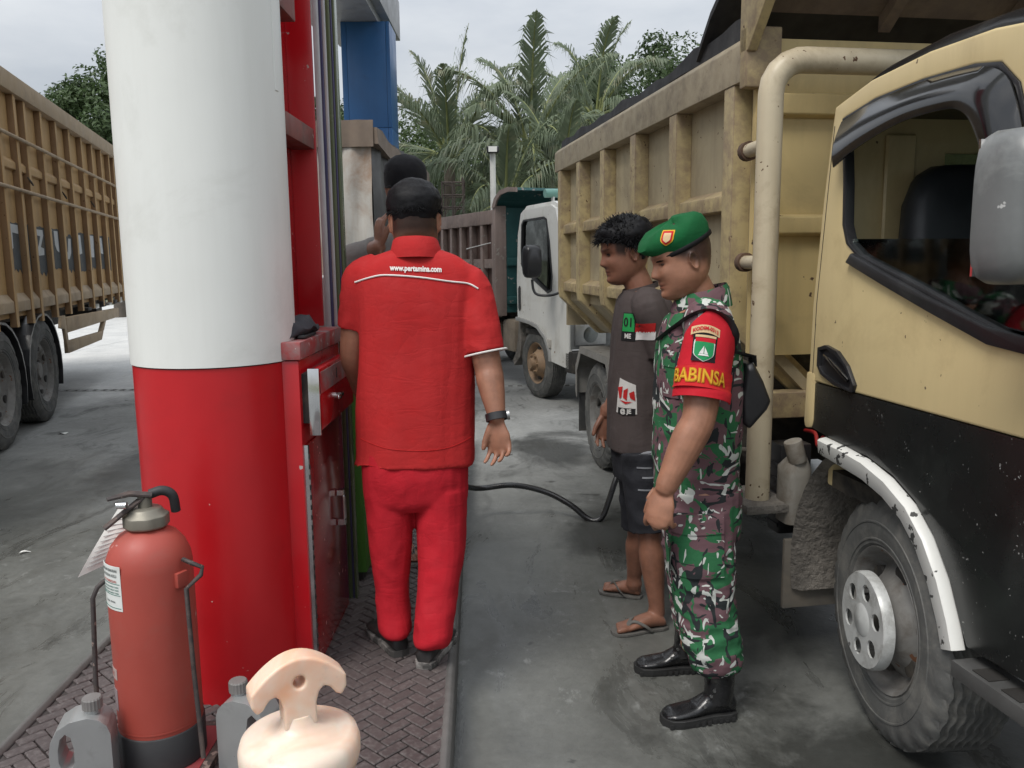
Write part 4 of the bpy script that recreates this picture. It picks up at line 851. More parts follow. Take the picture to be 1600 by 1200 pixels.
# peeling printed sign between the stakes
SZ0, SZ1 = 1.44, 1.90
sgn = []
edges = [(-.02, .30), (.30, .87), (.87, 1.46), (1.46, 2.05), (2.05, 2.68), (2.68, 3.27), (3.27, 3.84), (3.84, 4.30)]
edges = [(-.46, -.055)] + [(a + .037, b - .037) for a, b in edges]
for k, (a, b) in enumerate(edges):
    n = 7; top = [(a + (b - a) * i / n, SZ1 - .012 * abs(math.sin(i * 2.1 + k))) for i in range(n + 1)]
    bot = [(b - (b - a) * i / n, SZ0 + .05 * abs(math.sin(i * 1.7 + k * 2.3)) - .02 * (k % 3)) for i in range(n + 1)]
    if k == 4: top = [(y, z - .05 - .03 * math.sin(i * 2)) for i, (y, z) in enumerate(top)]
    o = B().prism(top + bot, -.0545, -.0515).build('sign_sheet', SIGNB, lt)
    L = b - a; u = lambda x, z: (a + L * x, SZ0 + (SZ1 - SZ0) * z)
    glyphs = {0: [[(.06, .97), (.95, .95), (.95, .78), (.5, .80), (.48, .50), (.26, .42), (.2, .5)]],
              1: [[(.1, .97), (.75, .95), (.62, .45), (.35, .42)]],
              2: [[(.04, .97), (.22, .97), (.16, .45), (.04, .4)], [(.30, .92), (.86, .92), (.88, .80), (.62, .55), (.86, .52), (.84, .38), (.36, .36), (.36, .48), (.5, .60), (.66, .78), (.32, .80)]],
              3: [[(.02, .96), (.46, .96), (.30, .62), (.1, .58)], [(.58, .94), (.88, .94), (.9, .45), (.72, .5), (.6, .62)]],
              4: [[(.10, .45), (.30, .62), (.5, .45), (.64, .8), (.86, .8), (.80, .45), (.6, .3), (.2, .3)]],
              5: [[(.02, .95), (.32, .95), (.2, .5), (.05, .5)], [(.36, .92), (.64, .92), (.7, .45), (.45, .42)]],
              6: [[(.05, .96), (.40, .96), (.36, .36), (.12, .36)], [(.46, .95), (.92, .95), (.84, .36), (.5, .36)]],
              7: [[(.08, .94), (.36, .94), (.3, .42), (.1, .42)], [(.46, .92), (.80, .92), (.88, .46), (.54, .48)]],
              8: [[(.18, .94), (.62, .92), (.6, .30), (.3, .5), (.42, .7)]]}[k]
    for gl in glyphs: B().prism([u(x, z) for x, z in gl], -.0512, -.0495).build('sign_letter', SIGNW, o)
# wings over the rear wheels, side guard, chassis
for y in (.28, -1.02):
    rs = []
    for k in range(15):
        t = R(200 - 220 * k / 14); r0 = .60; a, z = y + r0 * math.cos(t), .50 + r0 * math.sin(t) * .93
        rs.append([(.0, a, z), (-.62, a, z), (-.62, y + (a - y) * .97, z - .02), (.0, y + (a - y) * .97, z - .02)])
    B().rings(rs, True, False).build('wheel_wing', BLACKP, lt)
B().prism([(.93, .86), (1.0, .98), (1.16, .98), (1.24, .60), (1.16, .58), (1.08, .84)], -.03, .0).build('wing_end', RAILW, lt, bevel=.004)
B().prism([(1.20, .955), (4.25, .90), (4.22, .775), (1.20, .79)], -.05, .0).build('side_guard_bar', RAILW, lt, bevel=.006)
B().prism([(1.20, .70), (3.10, .66), (2.95, .56), (1.20, .57)], -.05, .0).build('side_guard_bar', RAILW, lt, bevel=.006)
B().prism([(3.12, .665), (3.32, .785), (3.22, .79), (2.98, .66)], -.05, -.002).build('guard_strut', RAILW, lt)
for x in (-.8, -1.7): B().box(x, x + .1, LY0, LY1, .72, 1.0).build('chassis_rail', DARK, lt)
B().box(-1.9, -.3, 4.3, 4.7, .78, .98).build('end_beam', DARK, lt)
for k, y in enumerate((2.30, 2.75, 3.2, 3.6, 4.0, 4.4)): B().box(-.085, .0, y, y + .20, .965, 1.0 + .02 * (k % 3)).build('lashing_bracket', STEEL if k % 2 else DARK, lt, bevel=.006)

# ================================================================== people: tools
def frame_of(face_deg):
    """facing direction measured from +Y anticlockwise; returns (forward, right)"""
    a = R(face_deg); f = Vector((-math.sin(a), math.cos(a), 0)); return f, Vector((f.y, -f.x, 0))
def limb(b, pts, rad, n=16, flat=1.0, ref=None, sub=5, round_ends=True):
    """tapered limb through joints: positions and radii run smoothly, ends are rounded"""
    P = smooth_path(pts, sub); rr = [v.x for v in smooth_path([(r, 0, 0) for r in rad], sub)]
    if round_ends:
        d0 = (P[0] - P[1]).normalized(); d1 = (P[-1] - P[-2]).normalized(); r0, r1 = rr[0], rr[-1]
        P = [P[0] + d0 * r0 * .9, P[0] + d0 * r0 * .6] + P + [P[-1] + d1 * r1 * .6, P[-1] + d1 * r1 * .9]
        rr = [r0 * .35, r0 * .78] + rr + [r1 * .78, r1 * .35]
    b.tube(P, rr, n, True, flat, ref)
def stack(b, secs, f, r, e=2.4, n=28, sub=4):
    """torso-like loft: secs of (centre, half width, half depth), ellipses across r and f"""
    C = smooth_path([s[0] for s in secs], sub); Wd = smooth_path([(s[1], s[2], 0) for s in secs], sub); out = []
    for c, w in zip(C, Wd):
        ring = []
        for k in range(n):
            t = 2 * math.pi * k / n; cs, sn = math.cos(t), math.sin(t); q = (abs(cs) ** e + abs(sn) ** e) ** (-1 / e)
            ring.append(tuple(c + r * (w.x * q * cs) + f * (w.y * q * sn)))
        out.append(ring)
    b.rings(out)
def fuse(b, voxel, smooth=4, factor=0.5):
    """one continuous skin over everything collected in b"""
    me = b.mesh('fused'); o = bpy.data.objects.new('fused', me); COL.objects.link(o)
    m = o.modifiers.new('remesh', 'REMESH'); m.mode = 'VOXEL'; m.voxel_size = voxel; m.use_smooth_shade = True
    s = o.modifiers.new('smooth', 'SMOOTH'); s.iterations = smooth; s.factor = factor
    dg = bpy.context.evaluated_depsgraph_get(); out = bpy.data.meshes.new_from_object(o.evaluated_get(dg))
    bpy.data.objects.remove(o); bpy.data.meshes.remove(me); out.materials.clear(); return out
def vco(me): a = np.empty(len(me.vertices) * 3); me.vertices.foreach_get('co', a); return a.reshape(-1, 3)
def vno(me): a = np.empty(len(me.vertices) * 3); me.vertex_normals.foreach_get('vector', a); return a.reshape(-1, 3)
def set_co(me, c): me.vertices.foreach_set('co', c.reshape(-1)); me.update()
def folds(me, layers):
    """push cloth in and out; layers of (scale xyz, amplitude, ridge, weight function or None)"""
    c = vco(me); nn = vno(me); d = np.zeros(len(c))
    for sc, amp, ridge, wf, off in layers:
        v = np.array([noise.noise((p[0] * sc[0] + off, p[1] * sc[1] + off * .7, p[2] * sc[2] - off)) for p in c])
        if ridge: v = 1 - 2 * np.sqrt(v * v + .012)
        d += amp * v * (wf(c) if wf else 1.0)
    d -= d.mean() + .0015
    set_co(me, c + nn * d[:, None])
def colour(me, cols, name='tint'):
    at_ = me.color_attributes.new(name, 'FLOAT_COLOR', 'POINT'); a = np.ones((len(me.vertices), 4), dtype=np.float32); a[:, :3] = cols; at_.data.foreach_set('color', a.reshape(-1))
def bvh_of(me): return BVHTree.FromPolygons([v.co for v in me.vertices], [p.vertices for p in me.polygons])
def cast(tree, p, d, back=0.5, maxd=1.0):
    h = tree.ray_cast(Vector(p) - Vector(d) * back, Vector(d), maxd + back); return h[0]
def patch(tree, c, u, v, w, h, d, nx=10, ny=10, off=0.003, thick=0.004, outline=None):
    """a sheet of cloth lying on a surface: a grid dropped along d"""
    u, v, d = Vector(u).normalized(), Vector(v).normalized(), Vector(d).normalized(); b = B(); g = {}; last = None
    for j in range(ny + 1):
        for i in range(nx + 1):
            s, t = i / nx * 2 - 1, j / ny * 2 - 1
            if outline: s, t = outline(s, t)
            p = Vector(c) + u * (s * w / 2) + v * (t * h / 2); q = cast(tree, p, d)
            if q is None: q = p + d * ((last - p).dot(d) if last is not None else 0)
            last = q; g[i, j] = q - d * off
    V = [g[i, j] for j in range(ny + 1) for i in range(nx + 1)]; n = len(V); V = V + [q + d * thick for q in V]; F = []
    ix = lambda i, j: j * (nx + 1) + i
    for j in range(ny):
        for i in range(nx): F += [(ix(i, j), ix(i + 1, j), ix(i + 1, j + 1), ix(i, j + 1)), (n + ix(i, j + 1), n + ix(i + 1, j + 1), n + ix(i + 1, j), n + ix(i, j))]
    edge = [ix(i, 0) for i in range(nx)] + [ix(nx, j) for j in range(ny)] + [ix(i, ny) for i in range(nx, 0, -1)] + [ix(0, j) for j in range(ny, 0, -1)]
    for a, e in zip(edge, edge[1:] + edge[:1]): F.append((a, n + a, n + e, e))
    b.add(V, F, True); return b
def disc_outline(s, t):
    m = max(abs(s), abs(t)); q = math.hypot(s, t)
    return (0, 0) if q == 0 else (s * m / q, t * m / q)
def shield_outline(s, t):
    k = 1.0 if t > -.2 else max(0.06, 1 - ((-.2 - t) / .8) ** 2); return s * k * (1 - .06 * (t > .8)), t
def print_on(tree, me, c, u, v, d, off=0.006, bend=None):
    """lettering laid on a surface: the flat text is dropped along d"""
    u, v, d = Vector(u).normalized(), Vector(v).normalized(), Vector(d).normalized(); last = None
    bm = bmesh.new(); bm.from_mesh(me); bmesh.ops.triangulate(bm, faces=bm.faces)
    for _ in range(2):
        es = [e for e in bm.edges if e.calc_length() > 0.012]
        if not es: break
        bmesh.ops.subdivide_edges(bm, edges=es, cuts=1, use_grid_fill=False); bmesh.ops.triangulate(bm, faces=bm.faces)
    for w in bm.verts:
        x, y = w.co.x, w.co.y
        if bend: x, y = bend(x, y)
        p = Vector(c) + u * x + v * y; q = cast(tree, p, d)
        if q is None: q = p + d * ((last - p).dot(d) if last is not None else 0)
        last = q; w.co = q - d * off
    bm.to_mesh(me); bm.free(); me.update(); return me
def stitch(tree, pts, d, r=0.002, off=0.002, n=6):
    P = []
    for p in smooth_path(pts, 8):
        q = cast(tree, p, d)
        if q is not None: P.append(q - Vector(d).normalized() * off)
    return B().tube(P, r, n)

# ---- head
HZ = [-.124, -.116, -.104, -.088, -.070, -.050, -.025, 0, .025, .052, .078, .098, .110, .117]
HF = [.050, .074, .084, .086, .084, .087, .088, .088, .092, .090, .078, .056, .034, .008]
HB = [-.005, -.02, -.038, -.054, -.067, -.079, -.089, -.096, -.100, -.099, -.090, -.070, -.046, -.014]
HW = [.018, .036, .048, .057, .063, .067, .070, .072, .0745, .074, .067, .052, .035, .011]
def ss(x, a, b): t = np.clip((x - a) / (b - a), 0, 1); return t * t * (3 - 2 * t)
def head_shape(b, M, nose_k=1.0, cheek=0.0, ears=True, e=2.25):
    zs = np.concatenate([np.linspace(-.124, -.10, 8), np.linspace(-.096, .04, 46), np.linspace(.046, .117, 18)]); n = 72; rings = []
    for z in zs:
        yf, yb, w = np.interp(z, HZ, HF), np.interp(z, HZ, HB), np.interp(z, HZ, HW); w *= 1 + cheek * math.exp(-((z + .055) / .035) ** 2); ring = []
        for k in range(n):
            t = 2 * math.pi * k / n; cs, sn = math.cos(t), math.sin(t); dy = yf if sn > 0 else -yb
            q = (abs(cs) ** e + abs(sn) ** e) ** (-1 / e); x, y = w * q * cs, dy * q * sn
            if sn > 0:
                fr = sn ** 2; ax = abs(x); G = lambda u, s: math.exp(-(u / s) ** 2)
                A = np.interp(z, [-.054, -.047, -.041, -.034, -.026, -.012, .004, .018, .03], [0, .006, .017, .0245, .0215, .0145, .0085, .004, 0]) * nose_k
                wn_ = np.interp(z, [-.047, -.036, -.022, .0, .02], [.019, .018, .0125, .0095, .012])
                y += A * G(x, wn_)
                y += .0055 * fr * G(z - .019, .009) * G(ax - .026, .026)              # brow
                y -= .0125 * G(ax - .033, .017) * G(z - .001, .011)                   # socket
                y += .0065 * G(ax - .033, .011) * G(z + .000, .0065)                  # lid
                y += .006 * G(ax - .042, .020) * G(z + .030, .018) * (1 + cheek * 2)  # cheek
                y += .0060 * G(x, .022) * G(z + .0625, .0048) + .0060 * G(x, .020) * G(z + .0735, .0052) - .0050 * G(x, .026) * G(z + .068, .0026)
                y -= .004 * G(x, .026) * G(z + .083, .006)
                y += .005 * G(x, .020) * G(z + .100, .012)
            ring.append(tuple(M @ Vector((x, y, z))))
        rings.append(ring)
    b.rings(rings)
    if ears:
        for s in (-1, 1):
            E = M @ Matrix.Translation((s * .0745, -.012, -.010)) @ Matrix.Rotation(s * R(-22), 4, 'Z') @ Matrix.Rotation(R(-10), 4, 'X')
            rr = []
            for dx, k in ((-.008, .75), (-.003, .95), (.004, 1.0), (.008, .93)):
                rr.append([tuple(E @ Vector((s * dx, .0175 * k * math.cos(t) * (1 - .22 * max(0, -math.sin(t))), .031 * k * math.sin(t)))) for t in [2 * math.pi * q / 20 for q in range(20)]])
            for dx, k in ((.006, .70), (.002, .62), (.001, .3)):
                rr.append([tuple(E @ Vector((s * dx, .0175 * k * math.cos(t) + .002, .031 * k * math.sin(t)))) for t in [2 * math.pi * q / 20 for q in range(20)]])
            b.rings(rr)
HEADK = 1.06
def head_matrix(c, face_deg, pitch=0.0, roll=0.0): return Matrix.Translation(c) @ Matrix.Rotation(R(face_deg), 4, 'Z') @ Matrix.Rotation(R(pitch), 4, 'X') @ Matrix.Rotation(R(roll), 4, 'Y') @ Matrix.Scale(HEADK, 4)
# ---- hand
def hand(b, wrist, d, palm, side, curl=(25, 30, 25), spread=4.0, k=1.0, thumb_out=38, lens=(.072, .080, .075, .060)):
    """d: towards the fingers, palm: out of the palm, side: +1 when the thumb lies along palm x d"""
    d = Vector(d).normalized(); palm = Vector(palm); palm = (palm - d * palm.dot(d)).normalized(); s = palm.cross(d) * side
    w = Vector(wrist)
    limb(b, [w - d * .03 * k, w + d * .012 * k, w + d * .045 * k, w + d * .082 * k], [.026 * k, .029 * k, .041 * k, .042 * k], 18, .38, palm, 4)
    for i in range(4):
        off = (1.5 - i) * .0228 * k; a = R(spread * (1.5 - i)); base = w + d * (.080 - .004 * abs(i - 1)) * k + s * off
        dd = (d * math.cos(a) + s * math.sin(a)).normalized(); L = lens[i] * k; pts = [base - dd * .015 * k]; p = base; ang = 0
        for seg, fr in enumerate((.44, .32, .24)):
            ang += R(curl[seg]) * (1 + .12 * i); q = dd * math.cos(ang) + palm * math.sin(ang); pts.append(p.copy()); p = p + q * L * fr
        pts.append(p); limb(b, pts, [.0088 * k, .0088 * k, .0082 * k, .0076 * k, .0064 * k], 10, 1.0, None, 3)
    tb_ = w + d * .022 * k + s * .026 * k + palm * .006 * k; a = R(thumb_out); q = (d * math.cos(a) + s * math.sin(a) + palm * .25).normalized(); q2 = (q + d * .55 + palm * .2).normalized()
    limb(b, [tb_ - q * .015 * k, tb_ + q * .012 * k, tb_ + q * .042 * k, tb_ + q * .042 * k + q2 * .030 * k], [.013 * k, .0135 * k, .0115 * k, .0088 * k], 10, 1.0, None, 3)
# ---- bare foot with toes
def foot(b, heel, toe, up=0.012, k=1.0, toe_side=1):
    h, t = Vector(heel), Vector(toe); d = (t - h); L = d.length; d.normalize(); s = Vector((d.y, -d.x, 0)) * toe_side; z = Vector((0, 0, 1)); c = lambda u, v, w: h + d * (L * u) + s * v + z * (up + w)
    rs = []
    for u, w, hh in ((.0, .022, .030), (.05, .030, .048), (.16, .033, .062), (.32, .034, .064), (.50, .038, .052), (.66, .043, .038), (.78, .045, .028), (.84, .040, .022)):
        rs.append([tuple(c(u, w * math.cos(a) * k, max(0, hh * (.5 + .5 * math.sin(a)) * k))) for a in [2 * math.pi * q / 18 for q in range(18)]])
    b.rings(rs)
    for i, (v, ln, r) in enumerate(((.030, .185, .0125), (.011, .170, .0088), (-.005, .155, .0082), (-.020, .135, .0078), (-.034, .112, .0075))):
        limb(b, [c(.72, v * .9 * k, .014), c(.80, v * k, .014), c(.80 + ln * .55, v * 1.03 * k, .012), c(.80 + ln, v * 1.04 * k, .009)], [r * k, r * k, r * .98 * k, r * .85 * k], 10, 1.0, None, 3)
def flip_flop(parent, heel, toe, mt, toe_side=1, k=1.0, nm='flip_flop'):
    h, t = Vector(heel) - parent.location, Vector(toe) - parent.location; d = (t - h); L = d.length + .03; d.normalize(); h = h - d * .012; s = Vector((d.y, -d.x, 0)) * toe_side
    ol = [(0, .0), (.02, .024), (.12, .034), (.35, .034), (.60, .044), (.80, .049), (.93, .040), (1.0, .012)]; pts = [(u, w) for u, w in ol] + [(u, -w) for u, w in ol[::-1][:-1]]
    b = B(); b.rings([[tuple(h + d * (L * u) + s * (w * k * g) + Vector((0, 0, z))) for u, w in pts] for z, g in ((.001, .96), (.004, 1.0), (.012, 1.0), (.014, .97))], True, False)
    so = b.build(nm, mt, parent)
    st = B(); tp = h + d * (L * .80) + s * .018 * k + Vector((0, 0, .016)); top = h + d * (L * .66) + Vector((0, 0, .054 * k)) + s * .010
    for sd in (-1, 1): st.tube(smooth_path([tp, top + s * (sd * .012), h + d * (L * .48) + s * (sd * .043 * k) + Vector((0, 0, .040)), h + d * (L * .34) + s * (sd * .042 * k) + Vector((0, 0, .012))], 5), .0065, 8, flat=.6)
    st.build('strap', mt, so)
    return so
# ---- hair made of many small tapered locks
def hair_locks(M, region, count, length, lift, curl, width, seed=1, gravity=0.0, fwd=0.0, tip=0.25, flow=None, mess=.5):
    rnd = random.Random(seed); b = B(); made = 0; tries = 0
    while made < count and tries < count * 30:
        tries += 1; th = rnd.uniform(0, 2 * math.pi); z = rnd.uniform(-.08, .117)
        yf, yb, w = np.interp(z, HZ, HF), np.interp(z, HZ, HB), np.interp(z, HZ, HW); cs, sn = math.cos(th), math.sin(th); dy = yf if sn > 0 else -yb
        p = Vector((w * cs, dy * sn, z)); k = region(p)
        if rnd.random() > k: continue
        nr = Vector((p.x / (.075 ** 2), p.y / (.095 ** 2), max(p.z, -.02) / (.115 ** 2))).normalized()
        L = length * rnd.uniform(.6, 1.25) * (.35 + .65 * k); tg_ = Vector((rnd.uniform(-1, 1), rnd.uniform(-1, 1) + fwd, rnd.uniform(-1, 1) - gravity)); 
        if flow is not None: tg_ = Vector(flow(p)) + tg_ * mess
        tg_ = (tg_ - nr * tg_.dot(nr)).normalized()
        q = p - nr * .004; d = (nr * lift + tg_ * (1 - lift)).normalized(); pts = [q.copy()]; ax = Vector((rnd.uniform(-1, 1), rnd.uniform(-1, 1), rnd.uniform(-1, 1))).normalized()
        for s in range(4):
            q = q + d * (L / 4); pts.append(q.copy()); d = (Matrix.Rotation(curl * rnd.uniform(.3, 1.1), 3, ax) @ d + tg_ * .18).normalized()
            rel = Vector((q.x / .078, q.y / .100, q.z / .120))
            if rel.length < 1.0 and q.z > -.05: d = (d + nr * .5).normalized()
        r0 = width * rnd.uniform(.7, 1.3); b.m = M; b.tube(pts, [r0, r0 * 1.1, r0 * .9, r0 * .65, r0 * tip], 4, True); made += 1
    return b
def hair_shell(M, thick, lump=0.0, seed=0.0, n=84):
    b = B(); rs = []
    for z in np.concatenate([np.linspace(-.085, .10, 48), np.linspace(.103, .117, 8)]):
        yf, yb, w = np.interp(z, HZ, HF), np.interp(z, HZ, HB), np.interp(z, HZ, HW); ring = []
        for k in range(n):
            t = 2 * math.pi * k / n; cs, sn = math.cos(t), math.sin(t); q = (abs(cs) ** 2.25 + abs(sn) ** 2.25) ** (-1 / 2.25); p = Vector((w * q * cs, (yf if sn > 0 else -yb) * q * sn, z)); nr = Vector((p.x / .0056, p.y / .009, max(p.z, -.01) / .0132)).normalized(); h = thick(p)
            if h > 0 and lump: h += lump * (noise.noise(p * 34 + Vector((seed, 0, 0))) + .5 * noise.noise(p * 80))
            ring.append(tuple(M @ (p + nr * h)))
        rs.append(ring)
    b.rings(rs); return b
def ramp1(x, a, b): t = min(1, max(0, (x - a) / (b - a))); return t * t * (3 - 2 * t)
# ---- skin, hair and cloth materials
def skin_mat(name, col):
    m, nt, p = nodes_of(name); g = N(nt); v = g.map(1.0); a = g.n('ShaderNodeVertexColor'); a.layer_name = 'tint'
    c = g.ramp(g.noise(v, 22.0, 5, 0.6), [(0.3, scale3(col, .80)), (0.7, scale3(col, 1.16))])
    c = g.mix(1.0, c, a.outputs['Color'], 'MULTIPLY')
    g.put(p.inputs['Base Color'], c); g.put(p.inputs['Roughness'], g.ramp(g.noise(v, 40.0, 3), [(0.3, 0.36), (0.7, 0.60)]))
    p.inputs['Subsurface Weight'].default_value = 0.05; p.inputs['Subsurface Radius'].default_value = (0.8, 0.3, 0.15); p.inputs['Subsurface Scale'].default_value = 0.01
    g.put(p.inputs['Normal'], g.bump(g.noise(v, 220.0, 3, 0.6), 0.12, 0.001)); return m
HAIR = paint('black_hair', (0.0065, 0.0065, 0.008), 0.6, 0, 0.4, 40, bump=0.5, bscale=420, bdist=0.002, spec=0.22)
def cloth(name, col, rough=0.85, var=0.10, weave=900.0, bump=0.25, dirt=None, dirt_amt=.25):
    if name in MATS: return MATS[name]
    m = paint(name, col, rough, 0, var, 7.0, dirt=dirt, dirt_amt=dirt_amt, dirt_scale=5, bump=bump, bscale=weave, bdist=0.001, spec=0.25); wrinkle(m); return m
def wrinkle(m, k=1.0):
    """fine creases in cloth: ridged noise under the weave"""
    nt = m.node_tree; g = N(nt); p = next(q for q in nt.nodes if q.type == 'BSDF_PRINCIPLED'); w = None
    for sc, st in ((g.map((1.0, 1.0, 0.45), (0, 0, 0), (0.3, 0.2, 0.0)), 9.0), (g.map((0.6, 0.6, 1.4), (3, 1, 2), (0.0, 0.35, 0.4)), 15.0)):
        n = g.noise(sc, st, 3, 0.5, 0.6); v = g.math('POWER', g.math('ABSOLUTE', g.math('SUBTRACT', n, 0.5)), 0.6); w = v if w is None else g.math('ADD', w, g.math('MULTIPLY', v, 0.6))
    b = g.n('ShaderNodeBump'); b.inputs['Strength'].default_value = 0.30 * k; b.inputs['Distance'].default_value = 0.010; nt.links.new(w, b.inputs['Height'])
    if p.inputs['Normal'].is_linked: nt.links.new(p.inputs['Normal'].links[0].from_socket, b.inputs['Normal'])
    nt.links.new(b.outputs[0], p.inputs['Normal'])
def face_tint(me, M, buzz=None, brow=1.0, lip=(.78, .55, .55)):
    c = vco(me); Mi = np.array(M.inverted()); h = c @ Mi[:3, :3].T + Mi[:3, 3]; x, y, z = h[:, 0], h[:, 1], h[:, 2]; ax = np.abs(x); T = np.ones((len(c), 3)); near = (np.abs(z) < .14) & (ax < .10) & (np.abs(y) < .13); fr = near & (y > .02)
    def blend(wt, col):
        wt = np.clip(wt, 0, 1)[:, None]; T[:] = T * (1 - wt) + np.array(col) * wt
    blend(fr * np.exp(-((z + .068) / .0085) ** 4) * np.exp(-(ax / .025) ** 4) * .8, lip)
    blend(fr * np.exp(-((z + .0685 - 4.0 * ax * ax) / .0022) ** 2) * np.exp(-(ax / .027) ** 4) * .75, (.25, .16, .16))
    blend(fr * np.exp(-((z - .0215 - .10 * (ax - .035)) / .0042) ** 2) * ss(ax, .010, .016) * (1 - ss(ax, .045, .056)) * .85 * brow, (.10, .09, .09))
    blend(fr * np.exp(-((z - .0005) / .0035) ** 2) * ss(ax, .015, .021) * (1 - ss(ax, .040, .047)) * .8, (.20, .15, .15))
    blend(fr * np.exp(-((z - .010) / .003) ** 2) * ss(ax, .015, .022) * (1 - ss(ax, .042, .050)) * .3, (.4, .32, .3))
    blend(fr * np.exp(-((z + .047) / .004) ** 2) * np.exp(-((ax - .009) / .006) ** 2) * .8, (.2, .13, .12))
    if buzz is not None: blend(near * buzz(x, y, z), (.10, .10, .115))
    return T
# ================================================================== people
SK4 = skin_mat('skin_dark', (0.23, 0.108, 0.07))
SK1, SK2, SK3 = skin_mat('skin_soldier', (0.31, 0.148, 0.092)), skin_mat('skin_driver', (0.235, 0.106, 0.067)), skin_mat('skin_attendant', (0.29, 0.135, 0.085))
Zv = Vector((0, 0, 1))
def person(name, label, base): o = thing(name, label, 'person', base); return o, Vector(base)
def put(me, base): c = vco(me); set_co(me, c - np.array(base)); return me
def add(b_or_me, name, mt, root, base, label=None, voxel=None):
    me = b_or_me.mesh(name) if isinstance(b_or_me, B) else b_or_me
    return link(name, put(me, base), mt, root, label)

# ---------------------------------------------------------------- soldier in camouflage
def camo_mat():
    m, nt, p = nodes_of('camouflage_cloth'); g = N(nt); v = g.map((1.0, 1.0, 1.1))
    a = g.noise(v, 9.5, 3, 0.5, 1.0)
    def blob(loc, rot, sc, k, thr, stretch=(1.0, 1.0, 1.0)):
        return g.ramp(g.noise(g.map(stretch, loc, rot), sc, 2, 0.45, k), [(0.0, 0.0), (thr, 1.0)], 'CONSTANT')
    c = g.ramp(a, [(0.0, (0.026, 0.125, 0.052)), (0.475, (0.135, 0.074, 0.085))], 'CONSTANT')
    st1, st2, ro1, ro2 = (1.0, 1.0, 2.1), (2.0, 2.0, 1.0), (0.0, 0.6, 0.3), (0.4, 0.3, 0.0)
    c = g.mix(blob((2.02, 8.12, 0.43), ro1, 11.0, 1.1, 0.595, st1), c, (0.022, 0.026, 0.028))
    c = g.mix(blob((2.0, 8.1, 0.40), ro1, 11.0, 1.1, 0.630, st1), c, (0.50, 0.52, 0.49))
    c = g.mix(blob((5.23, 1.12, 3.33), ro2, 11.5, 1.0, 0.605, st2), c, (0.50, 0.52, 0.49))
    c = g.mix(blob((5.2, 1.1, 3.3), ro2, 11.5, 1.0, 0.622, st2), c, (0.022, 0.026, 0.028))
    c = g.mix(blob((9.1, 4.2, 6.3), ro1, 7.0, 1.2, 0.64), c, (0.030, 0.14, 0.058))
    g.put(p.inputs['Base Color'], c); p.inputs['Roughness'].default_value = 0.85; p.inputs['Specular IOR Level'].default_value = 0.25
    g.put(p.inputs['Normal'], g.bump(g.noise(g.map(1.0), 700.0, 2), 0.25, 0.001)); return m
CAMO = camo_mat(); wrinkle(CAMO)
f, r = frame_of(96)
sol, sb = person('person', 'soldier in green beret and camouflage uniform looking down to his right', (0.60, 2.72, 0))
Y0 = 2.725
HEADK = 1.01; hc = at(1065, 405, Y0); HM = head_matrix(hc, 97, -13, 2)
nb = at(1094, 478, Y0 + .01)
b = B(); head_shape(b, HM, 1.0, 0.10)
limb(b, [nb - Zv * .04, nb + Zv * .02 - f * .0, hc - Zv * .055 - f * .030, hc - Zv * .02 - f * .035], [.064, .058, .054, .054], 20)
mid = lambda xf, xb, y, Y: at((xf + xb) / 2, y, Y)
hw = lambda xf, xb, y, Y: (at(xb, y, Y) - at(xf, y, Y)).length / 2
prof = [(1052, 1126, 478, .085), (1040, 1142, 500, .155), (1032, 1148, 530, .176), (1026, 1153, 580, .170), (1024, 1154, 640, .166), (1024, 1151, 700, .164), (1026, 1149, 765, .160)]
stack(b, [(mid(x0, x1, y, Y0 + .01), w * .93, hw(x0, x1, y, Y0) * .90) for x0, x1, y, w in prof], f, r)
shN, shF = at(1108, 512, 2.555), at(1088, 510, 2.90)
elN, wrN = at(1092, 652, 2.475), at(1041, 760, 2.455)
elF, wrF = at(1095, 650, 3.00), at(1050, 748, 2.99)
limb(b, [shN, shN.lerp(elN, .5), elN, elN.lerp(wrN, .35), wrN], [.062, .060, .051, .052, .034], 18)
limb(b, [shF, shF.lerp(elF, .5), elF, elF.lerp(wrF, .35), wrF], [.064, .062, .054, .054, .036], 16)
dN = (wrN - elN).normalized(); hand(b, wrN + dN * .008, dN + Vector((.10, 0, -.55)), (.55, .83, 0), 1, (18, 30, 28), 7, 1.05, 24)
dF = (wrF - elF).normalized(); hand(b, wrF + dF * .01, dF, (0, -1, 0), -1, (30, 40, 30), 3, 1.03, 30)
hipN, hipF = at(1096, 800, 2.63), at(1090, 800, 2.83)
ankN, ankF = Vector((at(1120, 1060, 2.58).x, 2.585, .12)), Vector((at(1078, 1000, 2.87).x, 2.875, .12))
knN, knF = at(1104, 930, 2.60), at(1075, 912, 2.87)
for h_, k_, a_ in ((hipN, knN, ankN), (hipF, knF, ankF)): limb(b, [h_ + Zv * .06, h_.lerp(k_, .5), k_, k_.lerp(a_, .4), a_], [.060, .062, .050, .044, .034], 16)
body = fuse(b, .0037, 3)
buzz = lambda x, y, z: np.clip(ss(z - .55 * np.maximum(y, -.03), -.030, .012), 0, 1) * ss(-y, -.052, -.036) * .93
colour(body, face_tint(body, HM, lambda x, y, z: np.maximum(buzz(x, y, z), .85 * ss(-y, .045, .07) * ss(z, -.065, -.02)), .7)); add(body, 'body', SK1, sol, sb)
for s in (-1, 1):
    e = B(); e.m = HM @ Matrix.Translation((s * .0325, .0728, -.0002)); e.lathe([(.001, -.0036), (.0062, -.0026), (.0088, 0), (.0062, .0026), (.001, .0036)], 14); add(e, 'eye', paint('eye_dark', (.05, .035, .03), .15), sol, sb)
